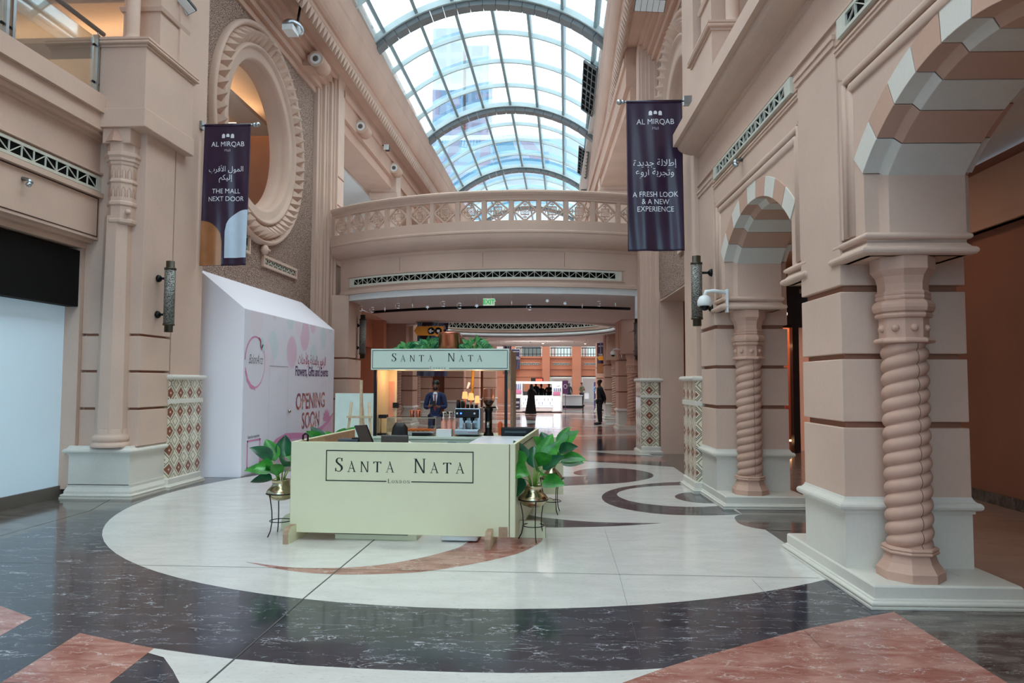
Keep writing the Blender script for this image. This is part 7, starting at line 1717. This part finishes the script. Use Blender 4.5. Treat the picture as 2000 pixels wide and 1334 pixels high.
m = MB(); m.grid(robe, 48, 24); m.build('abaya', M_ABAYA, t, world=False)
m = MB(); m.tube([(.14, 0, 1.27), (.22, -.08, 1.05), (.09, -.22, 1.08)], [.06, .065, .055], 12); m.tube([(-.14, 0, 1.27), (-.22, -.06, 1.05), (-.11, -.22, 1.06)], [.06, .065, .055], 12); m.build('sleeves', M_ABAYA, t, world=False)
m = MB(); m.lathe([(.16, 1.18), (.14, 1.3), (.095, 1.38), (.09, 1.46), (.08, 1.54), (.05, 1.585), (.005, 1.6)], n=24); m.build('veil', M_ABAYA, t, world=False)
# seated woman with long braids inside the kiosk
px, py, _ = KP((.88, 1.18, 0))
t = thing('person', (px, py, 0), 'seated woman with long black braids in a white top inside the kiosk, seen from behind', 'person', rz=R(176))
BB = {'pelvis': (0, 0, .50, .14, .12), 'waist': (0, .02, .64, .115, .09), 'chest': (0, .0, .82, .13, .09), 'collar': (0, -.02, .93, .07, .06), 'neck': (0, -.035, .985, .045), 'jaw': (0, -.07, 1.04, .055, .065), 'brow': (0, -.065, 1.11, .07, .08), 'crown': (0, -.04, 1.155, .05, .06)}
for s, sx in (('L', 1), ('R', -1)):
    BB.update({'sh' + s: (.155 * sx, -.02, .90, .05), 'el' + s: (.22 * sx, -.10, .70, .038), 'wr' + s: (.12 * sx, -.30, .70, .025), 'palm' + s: (.10 * sx, -.37, .70, .03, .016), 'hip' + s: (.10 * sx, -.04, .49, .085), 'kn' + s: (.12 * sx, -.42, .50, .06), 'an' + s: (.12 * sx, -.42, .10, .04), 'toe' + s: (.12 * sx, -.54, .05, .035),
               'f1' + s: (.075 * sx, -.42, .69, .008), 'f2' + s: (.095 * sx, -.44, .69, .008), 'f3' + s: (.115 * sx, -.44, .69, .008), 'f4' + s: (.135 * sx, -.42, .69, .008), 'th' + s: (.06 * sx, -.35, .70, .009)})
skin('body', BB, SP + limbs('L') + limbs('R'), M_SKIND, t)
TT = {a: (*BB[a][:3], *[q + .014 for q in BB[a][3:]]) for a in ('pelvis', 'waist', 'chest', 'collar', 'shL', 'shR', 'elL', 'elR', 'wrL', 'wrR')}
skin('blouse', TT, [('pelvis', 'waist'), ('waist', 'chest'), ('chest', 'collar'), ('collar', 'shL'), ('shL', 'elL'), ('elL', 'wrL'), ('collar', 'shR'), ('shR', 'elR'), ('elR', 'wrR')], M_SHIRTW, t)
LL = {'pelvis': (0, 0, .50, .15, .125)}
for s in 'LR': LL['hip' + s] = (*BB['hip' + s][:3], .098); LL['kn' + s] = (*BB['kn' + s][:3], .075); LL['an' + s] = (*BB['an' + s][:3], .055)
skin('trousers', LL, [('pelvis', 'hipL'), ('hipL', 'knL'), ('knL', 'anL'), ('pelvis', 'hipR'), ('hipR', 'knR'), ('knR', 'anR')], M_DARKS, t)
m = MB(); m.sphere((0, -.045, 1.115), (.082, .092, .082), 20, 14); m.build('hair_cap', M_HAIR, t, world=False)
rnd = random.Random(3)
for i in range(27):
    a = -PI * .12 + PI * 1.24 * i / 26; rad = .082; m = MB(); x0, y0 = rad * math.cos(a), -.045 + .09 * math.sin(a)
    ex = x0 * (1.25 + .25 * rnd.random()); ey = y0 + .045 + .02 * rnd.random(); L = .22 + .1 * rnd.random()
    m.tube([(x0 * .55, y0 * .6, 1.19), (x0, y0, 1.13), (x0 * 1.12, y0 + .02, 1.04), (ex, ey, 1.15 - L), (ex * 1.02, ey + .01, 1.08 - L)], [.008, .0105, .010, .009, .005], 6); m.build('braid', M_HAIR, t, world=False)
t = thing('office_chair', (px, py, 0), 'grey backed chair carrying the seated woman inside the kiosk', 'chair', rz=R(176))
m = MB(); m.box(-.2, -.2, .34, .2, .2, .385); m.build('seat', M_BLACKM, t, world=False, bevel=.02); m = MB(); m.box(-.17, .17, .62, .17, .20, 1.055); m.build('backrest', plain('taupe_plastic', (78, 72, 68), .5), t, world=False, bevel=.02)
m = MB(); m.tube([(0, 0, .05), (0, 0, .36)], .025, 10); m.build('column', M_BLACKM, t, world=False)
for q in range(5): a = 2 * PI * q / 5; m = MB(); m.tube([(0, 0, .07), (.24 * math.cos(a), .24 * math.sin(a), .05)], .016, 8); m.sphere((.24 * math.cos(a), .24 * math.sin(a), .028), .028, 8, 6); m.build('leg', M_BLACKM, t, world=False)
